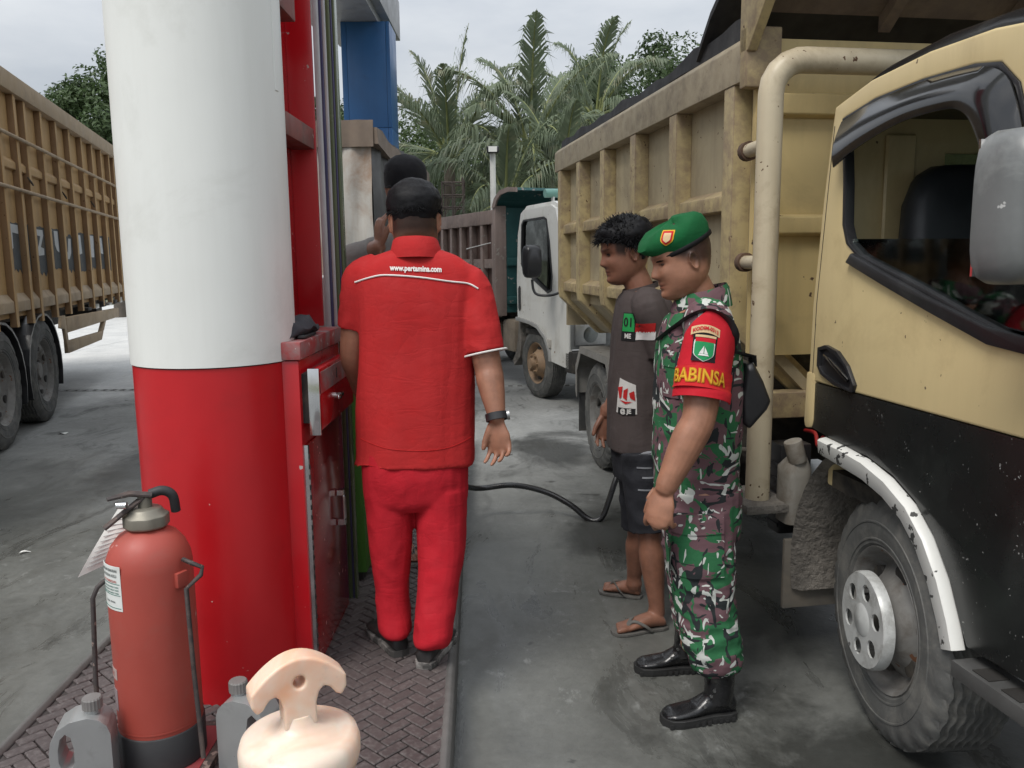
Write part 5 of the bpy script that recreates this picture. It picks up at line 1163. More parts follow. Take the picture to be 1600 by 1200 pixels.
# jacket
b = B()
stack(b, [(mid(x0, x1, y, Y0 + .01), w * (1.0 if y > 490 else .9), hw(x0, x1, y, Y0) * (1.03 if y > 490 else .96)) for x0, x1, y, w in prof] + [(mid(1022, 1156, 774, Y0 + .01), .168, hw(1022, 1156, 770, Y0) * 1.03)], f, r)
slv = shN.lerp(elN, .70)
limb(b, [shN + Vector((-.0, .05, .02)), shN, shN.lerp(elN, .45), slv], [.078, .080, .080, .079], 20, round_ends=False)
slF = shF.lerp(elF, .74); limb(b, [shF + Vector((0, -.05, .02)), shF, shF.lerp(elF, .4), slF], [.076, .077, .076, .072], 20, round_ends=False)
jk = fuse(b, .0055, 5)
folds(jk, [((7, 7, 5), .007, False, None, 3.1), ((16, 16, 11), .0042, True, None, 8.7), ((5, 5, 16), .005, True, lambda c: ss(-c[:, 2], -1.25, -.95), 1.3)])
jk_t = bvh_of(jk); jko = add(jk, 'jacket', CAMO, sol, sb)
# collar
cl = B(); rs = []
for z, k in ((-.012, 1.10), (.018, 1.06), (.045, 1.02), (.030, 1.16), (-.005, 1.30), (-.02, 1.32)):
    rs.append([tuple(nb + Zv * (z + .012 + .020 * (-math.sin(t)) * (1 if z > 0 else .6)) + r * (.070 * k * math.cos(t)) + f * (.078 * k * math.sin(t) - .004)) for t in [2 * math.pi * q / 28 for q in range(28)]])
cl.rings(rs, False); clm = cl.mesh('collar'); folds(clm, [((20, 20, 20), .004, False, None, 2.0)]); add(clm, 'collar', CAMO, sol, sb)
# trousers
b = B()
pv = [(1026, 1156, 752, .160), (1030, 1154, 790, .168), (1036, 1150, 830, .165)]
stack(b, [(mid(x0, x1, y, Y0), w, hw(x0, x1, y, Y0)) for x0, x1, y, w in pv], f, r)
def leg_stack(rows, Y, lat):
    stack(b, [(mid(x0, x1, y, Y + dy), lat * k, hw(x0, x1, y, Y)) for x0, x1, y, dy, k in rows], f, r, 2.2, 24)
leg_stack([(1034, 1152, 790, .03, 1.0), (1038, 1150, 850, .01, 1.0), (1046, 1148, 905, .0, .95), (1054, 1150, 950, -.01, .92), (1064, 1158, 1000, -.02, .92), (1076, 1158, 1030, -.02, .88), (1084, 1152, 1043, -.02, .72)], 2.61, .098)
leg_stack([(1032, 1140, 790, -.01, 1.0), (1034, 1128, 850, .0, 1.0), (1042, 1120, 905, .0, .95), (1050, 1118, 945, .0, .92), (1054, 1112, 975, .0, .88), (1058, 1106, 986, .0, .72)], 2.86, .095)
tr_ = fuse(b, .0055, 4)
low_w = lambda c: .35 + ss(-c[:, 2], -.50, -.2) + .6 * np.exp(-((c[:, 2] - .50) / .10) ** 2)
folds(tr_, [((9, 9, 6), .005, False, None, 5.0), ((10, 10, 24), .0068, True, low_w, 2.2), ((22, 22, 15), .0030, True, None, 6.2)])
tr_t = bvh_of(tr_); tro = add(tr_, 'trousers', CAMO, sol, sb)
dv = Vector((0, 1, 0)); rx = Vector((1, 0, 0)); uz = Vector((0, 0, 1))
pk = add(patch(tr_t, at(1092, 868, 2.5), rx + uz * .02, uz, .175, .165, dv, 12, 10, .009, .010), 'cargo_pocket', CAMO, sol, sb)
add(patch(tr_t, at(1090, 826, 2.5), rx + uz * .02, uz, .185, .060, dv, 12, 5, .014, .008), 'pocket_flap', CAMO, sol, sb)
add(patch(jk_t, at(1040, 572, 2.45), (.9, -.4, 0), uz, .10, .05, (.35, .93, 0), 8, 4, .009, .008), 'chest_pocket_flap', CAMO, sol, sb)
add(patch(jk_t, at(1040, 610, 2.45), (.9, -.4, 0), uz, .10, .10, (.35, .93, 0), 8, 6, .005, .006), 'chest_pocket', CAMO, sol, sb)
# red armband, badge panel, band with lettering
RBAND = cloth('armband_red', (.48, .012, .024)); BADGE = cloth('badge_black', (.014, .014, .015)); GOLD = cloth('gold_thread', (.62, .36, .03)); ORNG = cloth('orange_thread', (.55, .22, .02)); SAND = cloth('sand_thread', (.58, .42, .24)); BGRN = cloth('badge_green', (.02, .25, .09)); WHTT = cloth('white_thread', (.68, .68, .66))
ad = (elN - shN).normalized(); side_d = Vector((.10, .99, 0))
ua = (rx - ad * rx.dot(ad)).normalized(); va = -ad
ac = at(1089, 552, 2.35)
def band_outline(s, t): return (s * (.70 + .30 * ss(-t, -.55, .2)) , t)
sl_t = jk_t
def axis_pt(py): return shN + ad * ((at(1089, py, 2.47) - shN).dot(ad))
def wrap(tree, name, px, py, w, h, off, outline=None, nx=12, ny=8, thick=.003):
    """cloth wrapped round the sleeve: dropped towards the arm's axis"""
    C0 = axis_pt(py); th0 = (px - 1089) / 520 / .078; b = B(); V = []
    for j in range(ny + 1):
        for i in range(nx + 1):
            s, t = i / nx * 2 - 1, j / ny * 2 - 1
            if outline: s, t = outline(s, t)
            V.append(wrap_pt(tree, C0, th0 + s * w / 2 / .078, t * h / 2, off))
    n = len(V); D = [(axis_pt(py) + ad * ((q - axis_pt(py)).dot(ad)) - q).normalized() for q in V]; V2 = V + [q + d * thick for q, d in zip(V, D)]; F = []; ix = lambda i, j: j * (nx + 1) + i
    for j in range(ny):
        for i in range(nx): F += [(ix(i, j), ix(i + 1, j), ix(i + 1, j + 1), ix(i, j + 1)), (n + ix(i, j + 1), n + ix(i + 1, j + 1), n + ix(i + 1, j), n + ix(i, j))]
    edge = [ix(i, 0) for i in range(nx)] + [ix(nx, j) for j in range(ny)] + [ix(i, ny) for i in range(nx, 0, -1)] + [ix(0, j) for j in range(ny, 0, -1)]
    for a, e in zip(edge, edge[1:] + edge[:1]): F.append((a, n + a, n + e, e))
    b.add(V2, F, True); return b.mesh(name)
out_d = (-side_d - ad * (-side_d).dot(ad)).normalized(); tan_d = ua
def wrap_pt(tree, C0, th, up, off):
    d = out_d * math.cos(th) + tan_d * math.sin(th); A = C0 - ad * up; h = tree.ray_cast(A + d * .16, -d, .16)[0]
    rr = .083 if h is None else min(max((h - A).dot(d), .070), .096)
    return A + d * (rr + off)
abm = wrap(jk_t, 'armband', 1089, 552, .235, .262, .006, lambda s, t: (s * (1.0 if t < .05 else max(.16, 1 - .80 * ((t - .05) / .95) ** 1.4)), t), 20, 22, .006); ab_t = bvh_of(abm); abo = add(abm, 'armband', RBAND, sol, sb)
def on_band(name, mt, px, py, w, h, outline=None, off=.003, parent=None, nx=8, ny=8): return link(name, put(wrap(ab_t, name, px, py, w, h, off, outline, nx, ny, .002), sb), mt, abo)
def print_band(me, px, py, off, bend):
    bm = bmesh.new(); bm.from_mesh(me); bmesh.ops.triangulate(bm, faces=bm.faces); C0 = axis_pt(py); th0 = (px - 1089) / 520 / .078
    es = [e for e in bm.edges if e.calc_length() > .012]
    if es: bmesh.ops.subdivide_edges(bm, edges=es, cuts=1); bmesh.ops.triangulate(bm, faces=bm.faces)
    for v_ in bm.verts: x, y = bend(v_.co.x, v_.co.y); v_.co = wrap_pt(ab_t, C0, th0 + x / .078, y, off)
    bm.to_mesh(me); bm.free(); me.update(); return put(me, sb)
on_band('badge', BADGE, 1081, 540, .068, .096, None, .002)
on_band('shield', WHTT, 1080, 549, .056, .064, shield_outline, .0036)
on_band('shield_field', BGRN, 1080, 550, .050, .056, shield_outline, .0050)
on_band('shield_stripe', RBAND, 1081, 531, .052, .012, None, .0052)
on_band('name_stripe', SAND, 1081, 525, .054, .007, None, .0056)
on_band('title_arc', SAND, 1080, 514, .078, .024, lambda s, t: (s, t + .7 * (1 - s * s) - .4), .0040, None, 14, 4)
sail = B()
for tri in (((-.012, -.008), (-.001, -.008), (-.001, .016)), ((.001, -.008), (.011, -.008), (.001, .012)), ((-.014, -.014), (.014, -.014), (.010, -.009), (-.011, -.009))): sail.add([(x, y, 0) for x, y in tri], [tuple(range(len(tri)))])
link('boat_emblem', print_band(sail.mesh('boat_emblem', False), 1080, 550, .0072, lambda x, y: (x, y)), WHTT, abo)
link('writing', print_band(text_mesh('KODIM-0313', .0150, .0005), 1080, 514, .0065, lambda x, y: (x * .80, y + .0045 - 5.5 * x * x)), RBAND, abo)
on_band('lower_band', cloth('band_red_bright', (.52, .018, .022)), 1089, 592, .235, .062, None, .0045, None, 20, 5)
link('writing', print_band(text_mesh('BABINSA', .060, .0026), 1079, 592, .0075, lambda x, y: (x * .66, y * .95)), ORNG, abo)
link('writing', print_band(text_mesh('BABINSA', .060, -.0002), 1079, 592, .0092, lambda x, y: (x * .66, y * .95)), GOLD, abo)
# beret
BER = cloth('beret_felt', (.006, .092, .028), .95, .12, 500, .4); b = B(); rs = []
bz = HM @ Matrix.Translation((0, -.006, .052)) @ Matrix.Rotation(R(-15), 4, 'X') @ Matrix.Rotation(R(-4), 4, 'Y')
for z, kx, ky, oy, ox in ((-.012, .0785, .101, 0, 0), (.004, .081, .104, .0, 0), (.018, .092, .116, .006, .006), (.036, .100, .121, .010, .014), (.055, .097, .114, .006, .018), (.070, .078, .093, .000, .018), (.078, .04, .05, -.006, .015), (.079, .005, .006, -.01, .01)):
    ring = []
    for q in range(40):
        t = 2 * math.pi * q / 40; cs, sn = math.cos(t), math.sin(t); dz = 0
        if z > .02: dz = .014 * math.exp(-((sn + .55) / .35) ** 2) - .008 * math.exp(-((sn - .05) / .22) ** 2) * (z / .07) + .010 * math.exp(-((sn - .65) / .3) ** 2) - .022 * max(0, sn - .75) * (z > .05)
        ring.append(tuple(bz @ Vector((kx * cs + ox, ky * sn + oy, (z + dz) * (.90 if z > .02 else 1)))))
    rs.append(ring)
b.rings(rs); bm2 = b.mesh('beret'); folds(bm2, [((28, 28, 28), .0022, False, None, 4.0)]); bt = bvh_of(bm2); bo = add(bm2, 'beret', BER, sol, sb)
q = B(); q.rings([[tuple(bz @ Vector(((.0785 + e) * math.cos(t), (.101 + e) * math.sin(t), z))) for t in [2 * math.pi * k / 40 for k in range(40)]] for z, e in ((-.018, .001), (-.016, .004), (-.006, .0045), (-.002, .002))], False); link('beret_band', put(q.mesh('beret_band'), sb), paint('leather_band', (.007, .007, .008), .6, spec=.2), bo)
for nm, mt, w, h, off in (('badge', GOLD, .040, .050, .003), ('badge_field', RBAND, .033, .043, .005), ('badge_crest', SAND, .023, .031, .007)):
    link(nm, put(patch(bt, at(1027, 370, 2.5), (.93, -.36, 0), (.12, 0, 1), w, h, (.36, .93, 0), 8, 8, off, .003, shield_outline).mesh(nm), sb), mt, bo)
# boots
BOOT = paint('polished_boot', (.010, .010, .011), .28, 0, .3, 14, bump=.10, bscale=70, coat=.2, dirt=(.05, .05, .048), dirt_amt=.2); SOLE = paint('boot_sole', (.016, .016, .016), .7)
def boot(ank, toe, heel, root, base):
    d = (toe - heel); L = d.length; d.normalize(); s = Vector((d.y, -d.x, 0)); c = lambda u, v, w: heel + d * (L * u) + s * v + Zv * w
    b = B(); rs = []
    for u, w, h in ((.0, .026, .075), (.04, .034, .095), (.16, .038, .11), (.30, .038, .11), (.44, .040, .088), (.58, .045, .066), (.74, .049, .056), (.88, .046, .050), (.97, .032, .040), (1.0, .014, .030)):
        rs.append([tuple(c(u, w * math.cos(a), .018 + (h - .018) * (.5 + .5 * math.sin(a)))) for a in [2 * math.pi * q / 20 for q in range(20)]])
    b.rings(rs); lean_ = ank - (heel + d * L * .24 + Zv * .12); lean_.z = 0
    limb(b, [c(.24, 0, .06), c(.22, 0, .12), c(.22, 0, .17) + lean_ * .5, c(.22, 0, .26) + lean_], [.050, .050, .054, .062], 18, round_ends=False)
    me = fuse(b, .005, 3); folds(me, [((24, 24, 34), .0022, True, lambda q: ss(q[:, 2], .06, .1), 3.0)]); bo_ = add(me, 'boot', BOOT, root, base); t = bvh_of(me)
    ol = [(0, 0), (.02, .028), (.10, .036), (.35, .036), (.58, .046), (.76, .051), (.90, .046), (1.0, .014)]; pts = ol + [(u, -w) for u, w in ol[::-1][:-1]]
    q = B(); q.rings([[tuple(c(u * 1.02 - .01, w * 1.04 * g, z)) for u, w in pts] for z, g in ((.0005, .97), (.010, 1.0), (.026, 1.0), (.028, .95))], True, False); link('sole', put(q.mesh('sole'), base), SOLE, bo_)
    for k in range(11): q = B(); q.box(-.006, .006, -.003, .003, 0, .014); q.m = Matrix.Identity(4); x = c(.08 + .085 * k, -.047 if k > 3 else -.039, .004); o_ = link('lug', q.mesh('lug'), SOLE, bo_); o_.location = x - base; o_.rotation_euler = (0, 0, math.atan2(d.y, d.x))
    for k in range(5):
        z = .080 + .030 * k; dr_ = (d * -.8 - Zv * .6).normalized(); pt = [cast(t, c(.62 - .07 * k, v_, z + .02), dr_, .15, .4) for v_ in (-.030, -.018, -.006, .006, .018, .030)]; pt = [p_ - dr_ * .002 for p_ in pt if p_ is not None]
        if len(pt) > 2: q = B(); q.tube(pt, .0032, 6); link('lace', put(q.mesh('lace'), base), BADGE, bo_)
    for k in range(4):
        u, z = .49 - .045 * k, .070 + .016 * k; q = B(); x = c(u, -.046 + .002 * k, z); q.tube([x + s * .003, x - s * .003], .005, 10); link('eyelet', put(q.mesh('eyelet'), base), STEEL, bo_)
    return bo_
hN, tN = onz(1147, 1118), onz(1034, 1130); hF, tF = onz(1096, 1046), onz(992, 1048)
boot(ankN, Vector((tN.x, tN.y, 0)), Vector((hN.x, hN.y, 0)), sol, sb); boot(ankF, Vector((tF.x, tF.y, 0)), Vector((hF.x, hF.y, 0)), sol, sb)
# shoulder bag
LEA = paint('black_leather', (.010, .010, .012), .45, 0, .3, 12, bump=.15, bscale=180)
bgp = thing('shoulder_bag', 'black leather shoulder bag hanging behind the soldier', 'bag', at(1172, 612, 2.70)); bc = Vector(bgp.location)
q = B(); rs = []
q.rings([[(x * k, y, z * k) for x, z in ((-.036, .10), (-.012, .105), (.020, .045), (.047, -.022), (.036, -.048), (-.018, -.112), (-.044, -.085), (-.048, .0))] for y, k in ((-.085, .82), (-.072, 1.0), (.07, 1.0), (.085, .82))], True, False); q.build('pouch', LEA, bgp, bevel=.010, seg=3)
q = B(); q.tube(smooth_path([at(1056, 506, 2.50) - bc, at(1080, 492, 2.50) - bc, at(1112, 482, 2.52) - bc, at(1142, 510, 2.58) - bc, at(1160, 552, 2.66) - bc, Vector((.0, -.02, .095))], 6), .016, 8, flat=.18, ref=(0, 0, 1)); 
sp = []
for p in smooth_path([at(1052, 512, 2.5), at(1078, 494, 2.5), at(1108, 486, 2.5), at(1138, 505, 2.5), at(1156, 545, 2.5)], 6):
    h = cast(jk_t, p, (0, 1, -.25)); sp.append((h if h is not None else Vector((p.x, 2.62, p.z))) - Vector((0, .010, -.004)) - bc)
B().tube(sp + [Vector((-.005, -.03, .12)), Vector((0, -.02, .085))], .014, 8, flat=.2, ref=(0, .5, 1)).build('strap', LEA, bgp)
B().tube([Vector((0, -.02, .11)), Vector((0, -.02, .09))], .008, 8).build('buckle', STEEL, bgp)

# ---------------------------------------------------------------- young man in dark T-shirt and shorts
f, r = frame_of(98)
drv, db_ = person('person', 'young man in dark T-shirt, ripped black shorts and flip-flops beside the soldier', (0.50, 3.42, 0))
Y1 = 3.42
HEADK = 1.03; hc = at(977, 394, Y1); HM2 = head_matrix(hc, 97, -9, 0); nb = at(1000, 452, Y1)
b = B(); head_shape(b, HM2, .9, .03)
limb(b, [nb - Zv * .05, nb, hc - Zv * .06 - f * .025, hc - Zv * .02 - f * .030], [.062, .058, .054, .052], 18)
prof = [(974, 1030, 452, .08), (966, 1044, 472, .155), (960, 1052, 510, .168), (956, 1050, 560, .160), (951, 1045, 620, .155), (952, 1044, 690, .155)]
stack(b, [(mid(x0, x1, y, Y1), w * .84, hw(x0, x1, y, Y1) * .80) for x0, x1, y, w in prof], f, r)
shN, shF = at(1014, 480, 3.26), at(1000, 478, 3.58); elN, wrN = at(1052, 590, 3.26), at(1068, 680, 3.26); elF, wrF = at(990, 572, 3.66), at(948, 645, 3.64)
limb(b, [shN, shN.lerp(elN, .5), elN, elN.lerp(wrN, .4), wrN], [.052, .048, .042, .042, .029]); limb(b, [shF, shF.lerp(elF, .5), elF, elF.lerp(wrF, .4), wrF], [.052, .048, .042, .040, .028])
d_ = (wrF - elF).normalized(); hand(b, wrF + d_ * .01, Vector((-.02, 0, -1)), (.1, -1, 0), -1, (18, 25, 22), 4, 1.0, 32); d_ = (wrN - elN).normalized(); hand(b, wrN + d_ * .01, d_, (0, 1, 0), 1, (25, 30, 25))
hN, tN, hF, tF = onz(1038, 981), onz(962, 990), onz(1000, 934), onz(942, 924)
ankN, ankF = Vector((at(1026, 950, 3.27).x, hN.y + .005, .085)), Vector((at(992, 915, 3.56).x, hF.y, .085))
hipN, hipF = at(1004, 715, 3.32), at(1000, 715, 3.52); knN, knF = at(1016, 838, 3.29), at(998, 832, 3.54)
for h_, k_, a_ in ((hipN, knN, ankN), (hipF, knF, ankF)):
    limb(b, [h_, h_.lerp(k_, .5), k_, k_.lerp(a_, .28), k_.lerp(a_, .65), a_ + Zv * .02, a_ - Zv * .02], [.062, .064, .050, .054, .042, .033, .036], 18)
for h_, t_, sd in ((hN, tN, -1), (hF, tF, 1)): foot(b, Vector((h_.x, h_.y, 0)), Vector((t_.x, t_.y, 0)), .014, .98, sd)
body = fuse(b, .0042, 2)
colour(body, face_tint(body, HM2, lambda x, y, z: ss(z - .35 * np.maximum(y, -.05), -.035, .0) * ss(-y, -.060, -.045) * .95 * (1 - (np.abs(x) > .068) * (np.abs(y + .012) < .03) * (z < .02)), 1.0)); add(body, 'body', SK2, drv, db_)
for s in (-1, 1):
    e = B(); e.m = HM2 @ Matrix.Translation((s * .0325, .0728, -.0002)); e.lathe([(.001, -.0036), (.0062, -.0026), (.0088, 0), (.0062, .0026), (.001, .0036)], 14); add(e, 'eye', MATS['eye_dark'], drv, db_)
ear_free = lambda p: 0.0 if (abs(p.x) > .060 and -.040 < p.y < .018 and p.z < .016) else 1.0
def th2(p): return -.006 + ear_free(p) * (.030 * ramp1(p.z - .28 * max(p.y, 0), .012, .060) + .014 * ramp1(-p.y, -.02, .02) * ramp1(p.z, -.06, -.01) + .010 * ramp1(p.y, .03, .07) * ramp1(p.z, .05, .07))
hs = hair_shell(HM2, lambda p: th2(p) * .8, .009, 2.0); hk = hair_locks(HM2, lambda p: 1.0 if th2(p) > .012 else 0.0, 3600, .044, .55, .45, .0024, 11, 0, .30, .2, lambda p: (0.1, .7, .2 - (.6 if p.y < 0 else 0)), 1.1)
for q_ in (hk,): n0 = len(hs.v); hs.v += q_.v; hs.f += [tuple(a + n0 for a in f_) for f_ in q_.f]; hs.mi += q_.mi; hs.sm += q_.sm
add(hs.mesh('hair', True, False), 'hair', HAIR, drv, db_)
TSH = cloth('charcoal_cotton', (.070, .056, .054), .9, .15, 600); b = B()
stack(b, [(mid(x0, x1, y, Y1), w * (1.0 if y > 460 else .95), hw(x0, x1, y, Y1) * 1.05) for x0, x1, y, w in prof] + [(mid(953, 1044, 698, Y1), .157, hw(952, 1044, 690, Y1) * 1.05)], f, r)
for sh, el, sg in ((shN, elN, 1), (shF, elF, -1)): limb(b, [sh + Vector((0, .05 * sg, .02)), sh, sh.lerp(el, .35), sh.lerp(el, .66)], [.066, .068, .069, .070], 18, round_ends=False)
ts = fuse(b, .0055, 5); folds(ts, [((6, 6, 4), .008, False, None, 1.1), ((13, 13, 6), .0040, True, None, 7.7)]); ts_t = bvh_of(ts); tso = add(ts, 't_shirt', TSH, drv, db_)
q = B(); q.rings([[tuple(nb + Zv * (z + .010 - .018 * math.sin(t)) + r * (.066 * k * math.cos(t)) + f * (.072 * k * math.sin(t))) for t in [2 * math.pi * m / 26 for m in range(26)]] for z, k in ((-.014, 1.06), (.006, 1.0), (.004, .95))], False); link('neckband', put(q.mesh('neckband'), db_), TSH, tso)
PRG, PRW, PRR, PRK = cloth('print_green', (.02, .27, .07)), cloth('print_white', (.55, .54, .52)), cloth('print_red', (.42, .02, .02)), cloth('print_black', (.015, .015, .016))
pd = Vector((.62, .78, 0)); pu = Vector((.78, -.62, 0))
def on_shirt(nm, mt, px, py, w, h, off, dd=pd, uu=pu, parent=tso, ol=None): return link(nm, put(patch(ts_t, at(px, py, 3.15), uu, uz + Vector((.06, 0, 0)), w, h, dd, 8, 8, off, .002, ol).mesh(nm), db_), mt, parent)
on_shirt('printed_patch', PRK, 944, 516, .070, .112, .002); on_shirt('printed_field', PRG, 944, 509, .060, .070, .0035)
for tx, px, py, s_, mt in (('01', 944, 509, .050, PRK), ('ME', 944, 531, .026, PRW)): link('writing', put(print_on(ts_t, text_mesh(tx, s_, .001), at(px, py, 3.15), pu, uz, pd, .0055), db_), mt, tso)
on_shirt('lower_print', PRW, 942, 631, .085, .130, .002, ol=lambda s, t: (s * (1 - .12 * t), t - .18 * s * (t > 0)))
on_shirt('lower_print_band', PRK, 942, 653, .078, .026, .0035)
for k, pts in enumerate((((-.04, .03), (-.015, .035), (-.02, -.01), (-.03, -.015)), ((-.01, .02), (.01, .03), (.005, -.02), (-.012, -.01)), ((.015, .01), (.035, .02), (.04, -.02), (.02, -.01)), ((-.03, -.02), (.0, -.035), (.03, -.025), (.0, -.025)))):
    g_ = B(); g_.add([(x, y, 0) for x, y in pts], [(0, 1, 2, 3)]); link('red_mark', put(print_on(ts_t, g_.mesh('red_mark', False), at(942, 627, 3.15), pu, uz, pd, .005), db_), PRR, tso)
link('writing', put(print_on(ts_t, text_mesh('@ JE', .024, .001), at(942, 653, 3.15), pu, uz, pd, .006), db_), PRW, tso)
fd_ = Vector((.05, 1, 0)); on_shirt('flag_red', PRR, 1012, 515, .070, .036, .003, fd_, Vector((1, 0, .08))); on_shirt('flag_white', cloth('flag_white_cloth', (.66, .65, .64)), 1012.5, 528, .070, .033, .003, fd_, Vector((1, 0, .08)))
DEN = cloth('black_denim', (.020, .021, .026), .9, .3, 500, .35, dirt=(.06, .065, .075), dirt_amt=.3); b = B()
stack(b, [(mid(x0, x1, y, Y1), w, hw(x0, x1, y, Y1)) for x0, x1, y, w in ((956, 1042, 684, .15), (957, 1042, 715, .157), (960, 1042, 745, .150))], f, r)
for Y, hp, kn, xo in ((3.32, hipN, knN, 0), (3.53, hipF, knF, 0)): limb(b, [hp + Zv * .03, hp.lerp(kn, .45), hp.lerp(kn, .92)], [.096, .091, .084], 20, round_ends=False)
sh_ = fuse(b, .0055, 4); folds(sh_, [((10, 10, 12), .006, True, None, 3.7), ((26, 26, 20), .002, False, None, 1.7)]); sh_t = bvh_of(sh_); sho = add(sh_, 'shorts', DEN, drv, db_)
RIP = cloth('frayed_denim', (.20, .21, .23), .95, .3)
for px, py, w in ((975, 722, .045), (972, 745, .05), (982, 760, .04), (978, 780, .055), (990, 795, .04)): link('frayed_tear', put(patch(sh_t, at(px, py, 3.1), pu, uz, w, .006, pd, 6, 2, .003, .003).mesh('frayed_tear'), db_), RIP, sho)
FLIP = paint('rubber_sandal', (.13, .125, .115), .8, 0, .2, 9, dirt=(.06, .055, .05), dirt_amt=.4)
for h_, t_, sd in ((hN, tN, -1), (hF, tF, 1)): flip_flop(drv, Vector((h_.x, h_.y, 0)), Vector((t_.x, t_.y, 0)), FLIP, sd)

# ---------------------------------------------------------------- pump attendant in red, seen from behind
f, r = frame_of(4)
Y2 = 2.80; ZI = .1475
att, ab_ = person('person', 'attendant in plain red uniform seen from behind on the pump island', (-0.34, 2.78, ZI))
hc = at(648, 345, Y2 + .02); HEADK = 1.05; HM3 = head_matrix(hc, 6, -8, -1); nb = at(650, 398, Y2 - .01)
mx = lambda x0, x1, y, Y=Y2: at((x0 + x1) / 2, y, Y); wx = lambda x0, x1, y, Y=Y2: (at(x1, y, Y) - at(x0, y, Y)).length / 2
b = B(); head_shape(b, HM3, 1.0, .05)
limb(b, [nb - Zv * .04, nb, hc - Zv * .06 - f * .02, hc - Zv * .02 - f * .025], [.064, .061, .058, .056], 18)
prof = [(612, 690, 388, .072), (578, 722, 402, .090), (556, 746, 430, .108), (558, 748, 480, .118), (562, 744, 560, .115), (560, 738, 640, .112), (558, 738, 716, .116)]
stack(b, [(mx(x0, x1, y) - Zv * .012, wx(x0, x1, y) * .84, d * .82) for x0, x1, y, d in prof], f, r)
shR, shL = at(736, 448, 2.80), at(566, 434, 2.80); elR, wrR = at(762, 572, 2.76), at(776, 650, 2.70); elL, wrL = at(552, 552, 2.84), at(572, 628, 2.96)
limb(b, [shR, shR.lerp(elR, .5), elR, elR.lerp(wrR, .35), wrR], [.048, .052, .047, .046, .030]); limb(b, [shL, shL.lerp(elL, .5), elL, elL.lerp(wrL, .35), wrL], [.048, .052, .046, .045, .030])
hand(b, wrR + Vector((.002, -.004, -.016)), (.10, -.02, -1), (-.45, -.9, -.1), -1, (16, 26, 22), 6, 1.0, 24); d_ = (wrL - elL).normalized(); hand(b, wrL + d_ * .015, d_, (1, 0, 0), 1, (30, 35, 30))
hipL, hipR = at(608, 735, 2.80), at(690, 735, 2.80)
hl, tl_ = onz(628, 1026, ZI), onz(590, 985, ZI); hr_, tr2 = onz(662, 1046, ZI), onz(700, 990, ZI)
ankL, ankR = Vector((at(617, 990, hl.y + .03).x, hl.y + .035, ZI + .10)), Vector((at(676, 1005, hr_.y + .03).x, hr_.y + .035, ZI + .10)); knL, knR = at(612, 870, 2.80), at(688, 872, 2.77)
for h_, k_, a_ in ((hipL, knL, ankL), (hipR, knR, ankR)): limb(b, [h_, h_.lerp(k_, .5), k_, k_.lerp(a_, .4), a_], [.062, .060, .046, .044, .036])
body = fuse(b, .0048, 3)
colour(body, face_tint(body, HM3, lambda x, y, z: ss(z + .5 * np.maximum(y, 0), -.085, -.030) * .96 * (1 - (np.abs(x) > .069) * (np.abs(y + .012) < .035) * (z < .03)) * ss(-y, -.05, -.03))); add(body, 'body', SK3, att, ab_)
def th3(p): return -.005 + (0.0 if (abs(p.x) > .062 and -.045 < p.y < .02 and p.z < .022) else 1.0) * ramp1(-p.y + max(p.z - .05, 0) * 2, -.05, -.01) * (.025 * ramp1(p.z, -.035, .060))
hs = hair_shell(HM3, lambda p: th3(p) * .78, .0035, 7.0); q_ = hair_locks(HM3, lambda p: ramp1(th3(p), .001, .012), 5200, .018, .62, .15, .0014, 5, 0, 0, .3, lambda p: (p.x * 3, -.35 + (.9 if p.z > .09 else 0), -1.0), .4)
n0 = len(hs.v); hs.v += q_.v; hs.f += [tuple(a + n0 for a in f_) for f_ in q_.f]; hs.mi += q_.mi; hs.sm += q_.sm
add(hs.mesh('hair', True, False), 'hair', HAIR, att, ab_)
REDS = cloth('red_shirt_cloth', (.42, .021, .022), .85, .07, 700, .2); REDT = cloth('red_trouser_cloth', (.42, .012, .022), .85, .07, 700, .2); PIP = cloth('white_piping', (.75, .72, .70))
b = B(); stack(b, [(mx(x0, x1, y), wx(x0, x1, y) * 1.0, d) for x0, x1, y, d in prof] + [(mx(554, 740, 722), wx(554, 740, 722), .118)], f, r, 2.5)
slR, slL = shR.lerp(elR, .82), shL.lerp(elL, .66)
limb(b, [shR + Vector((-.06, 0, .03)), shR, shR.lerp(elR, .45), slR], [.060, .066, .072, .069], 20, round_ends=False); limb(b, [shL + Vector((.06, 0, .03)), shL, shL.lerp(elL, .35), slL], [.060, .065, .067, .063], 20, round_ends=False)
st2 = fuse(b, .0055, 6); folds(st2, [((5, 5, 2.0), .014, False, lambda c: .35 + ss(-c[:, 2], -1.45, -1.0), 2.4), ((13, 11, 3.4), .0075, False, lambda c: .25 + ss(-c[:, 2], -1.40, -.95), 6.4), ((14, 14, 16), .004, True, lambda c: ss(np.abs(c[:, 0] + .34), .17, .22), 9.0)]); s_t = bvh_of(st2); sho2 = add(st2, 'shirt', REDS, att, ab_)
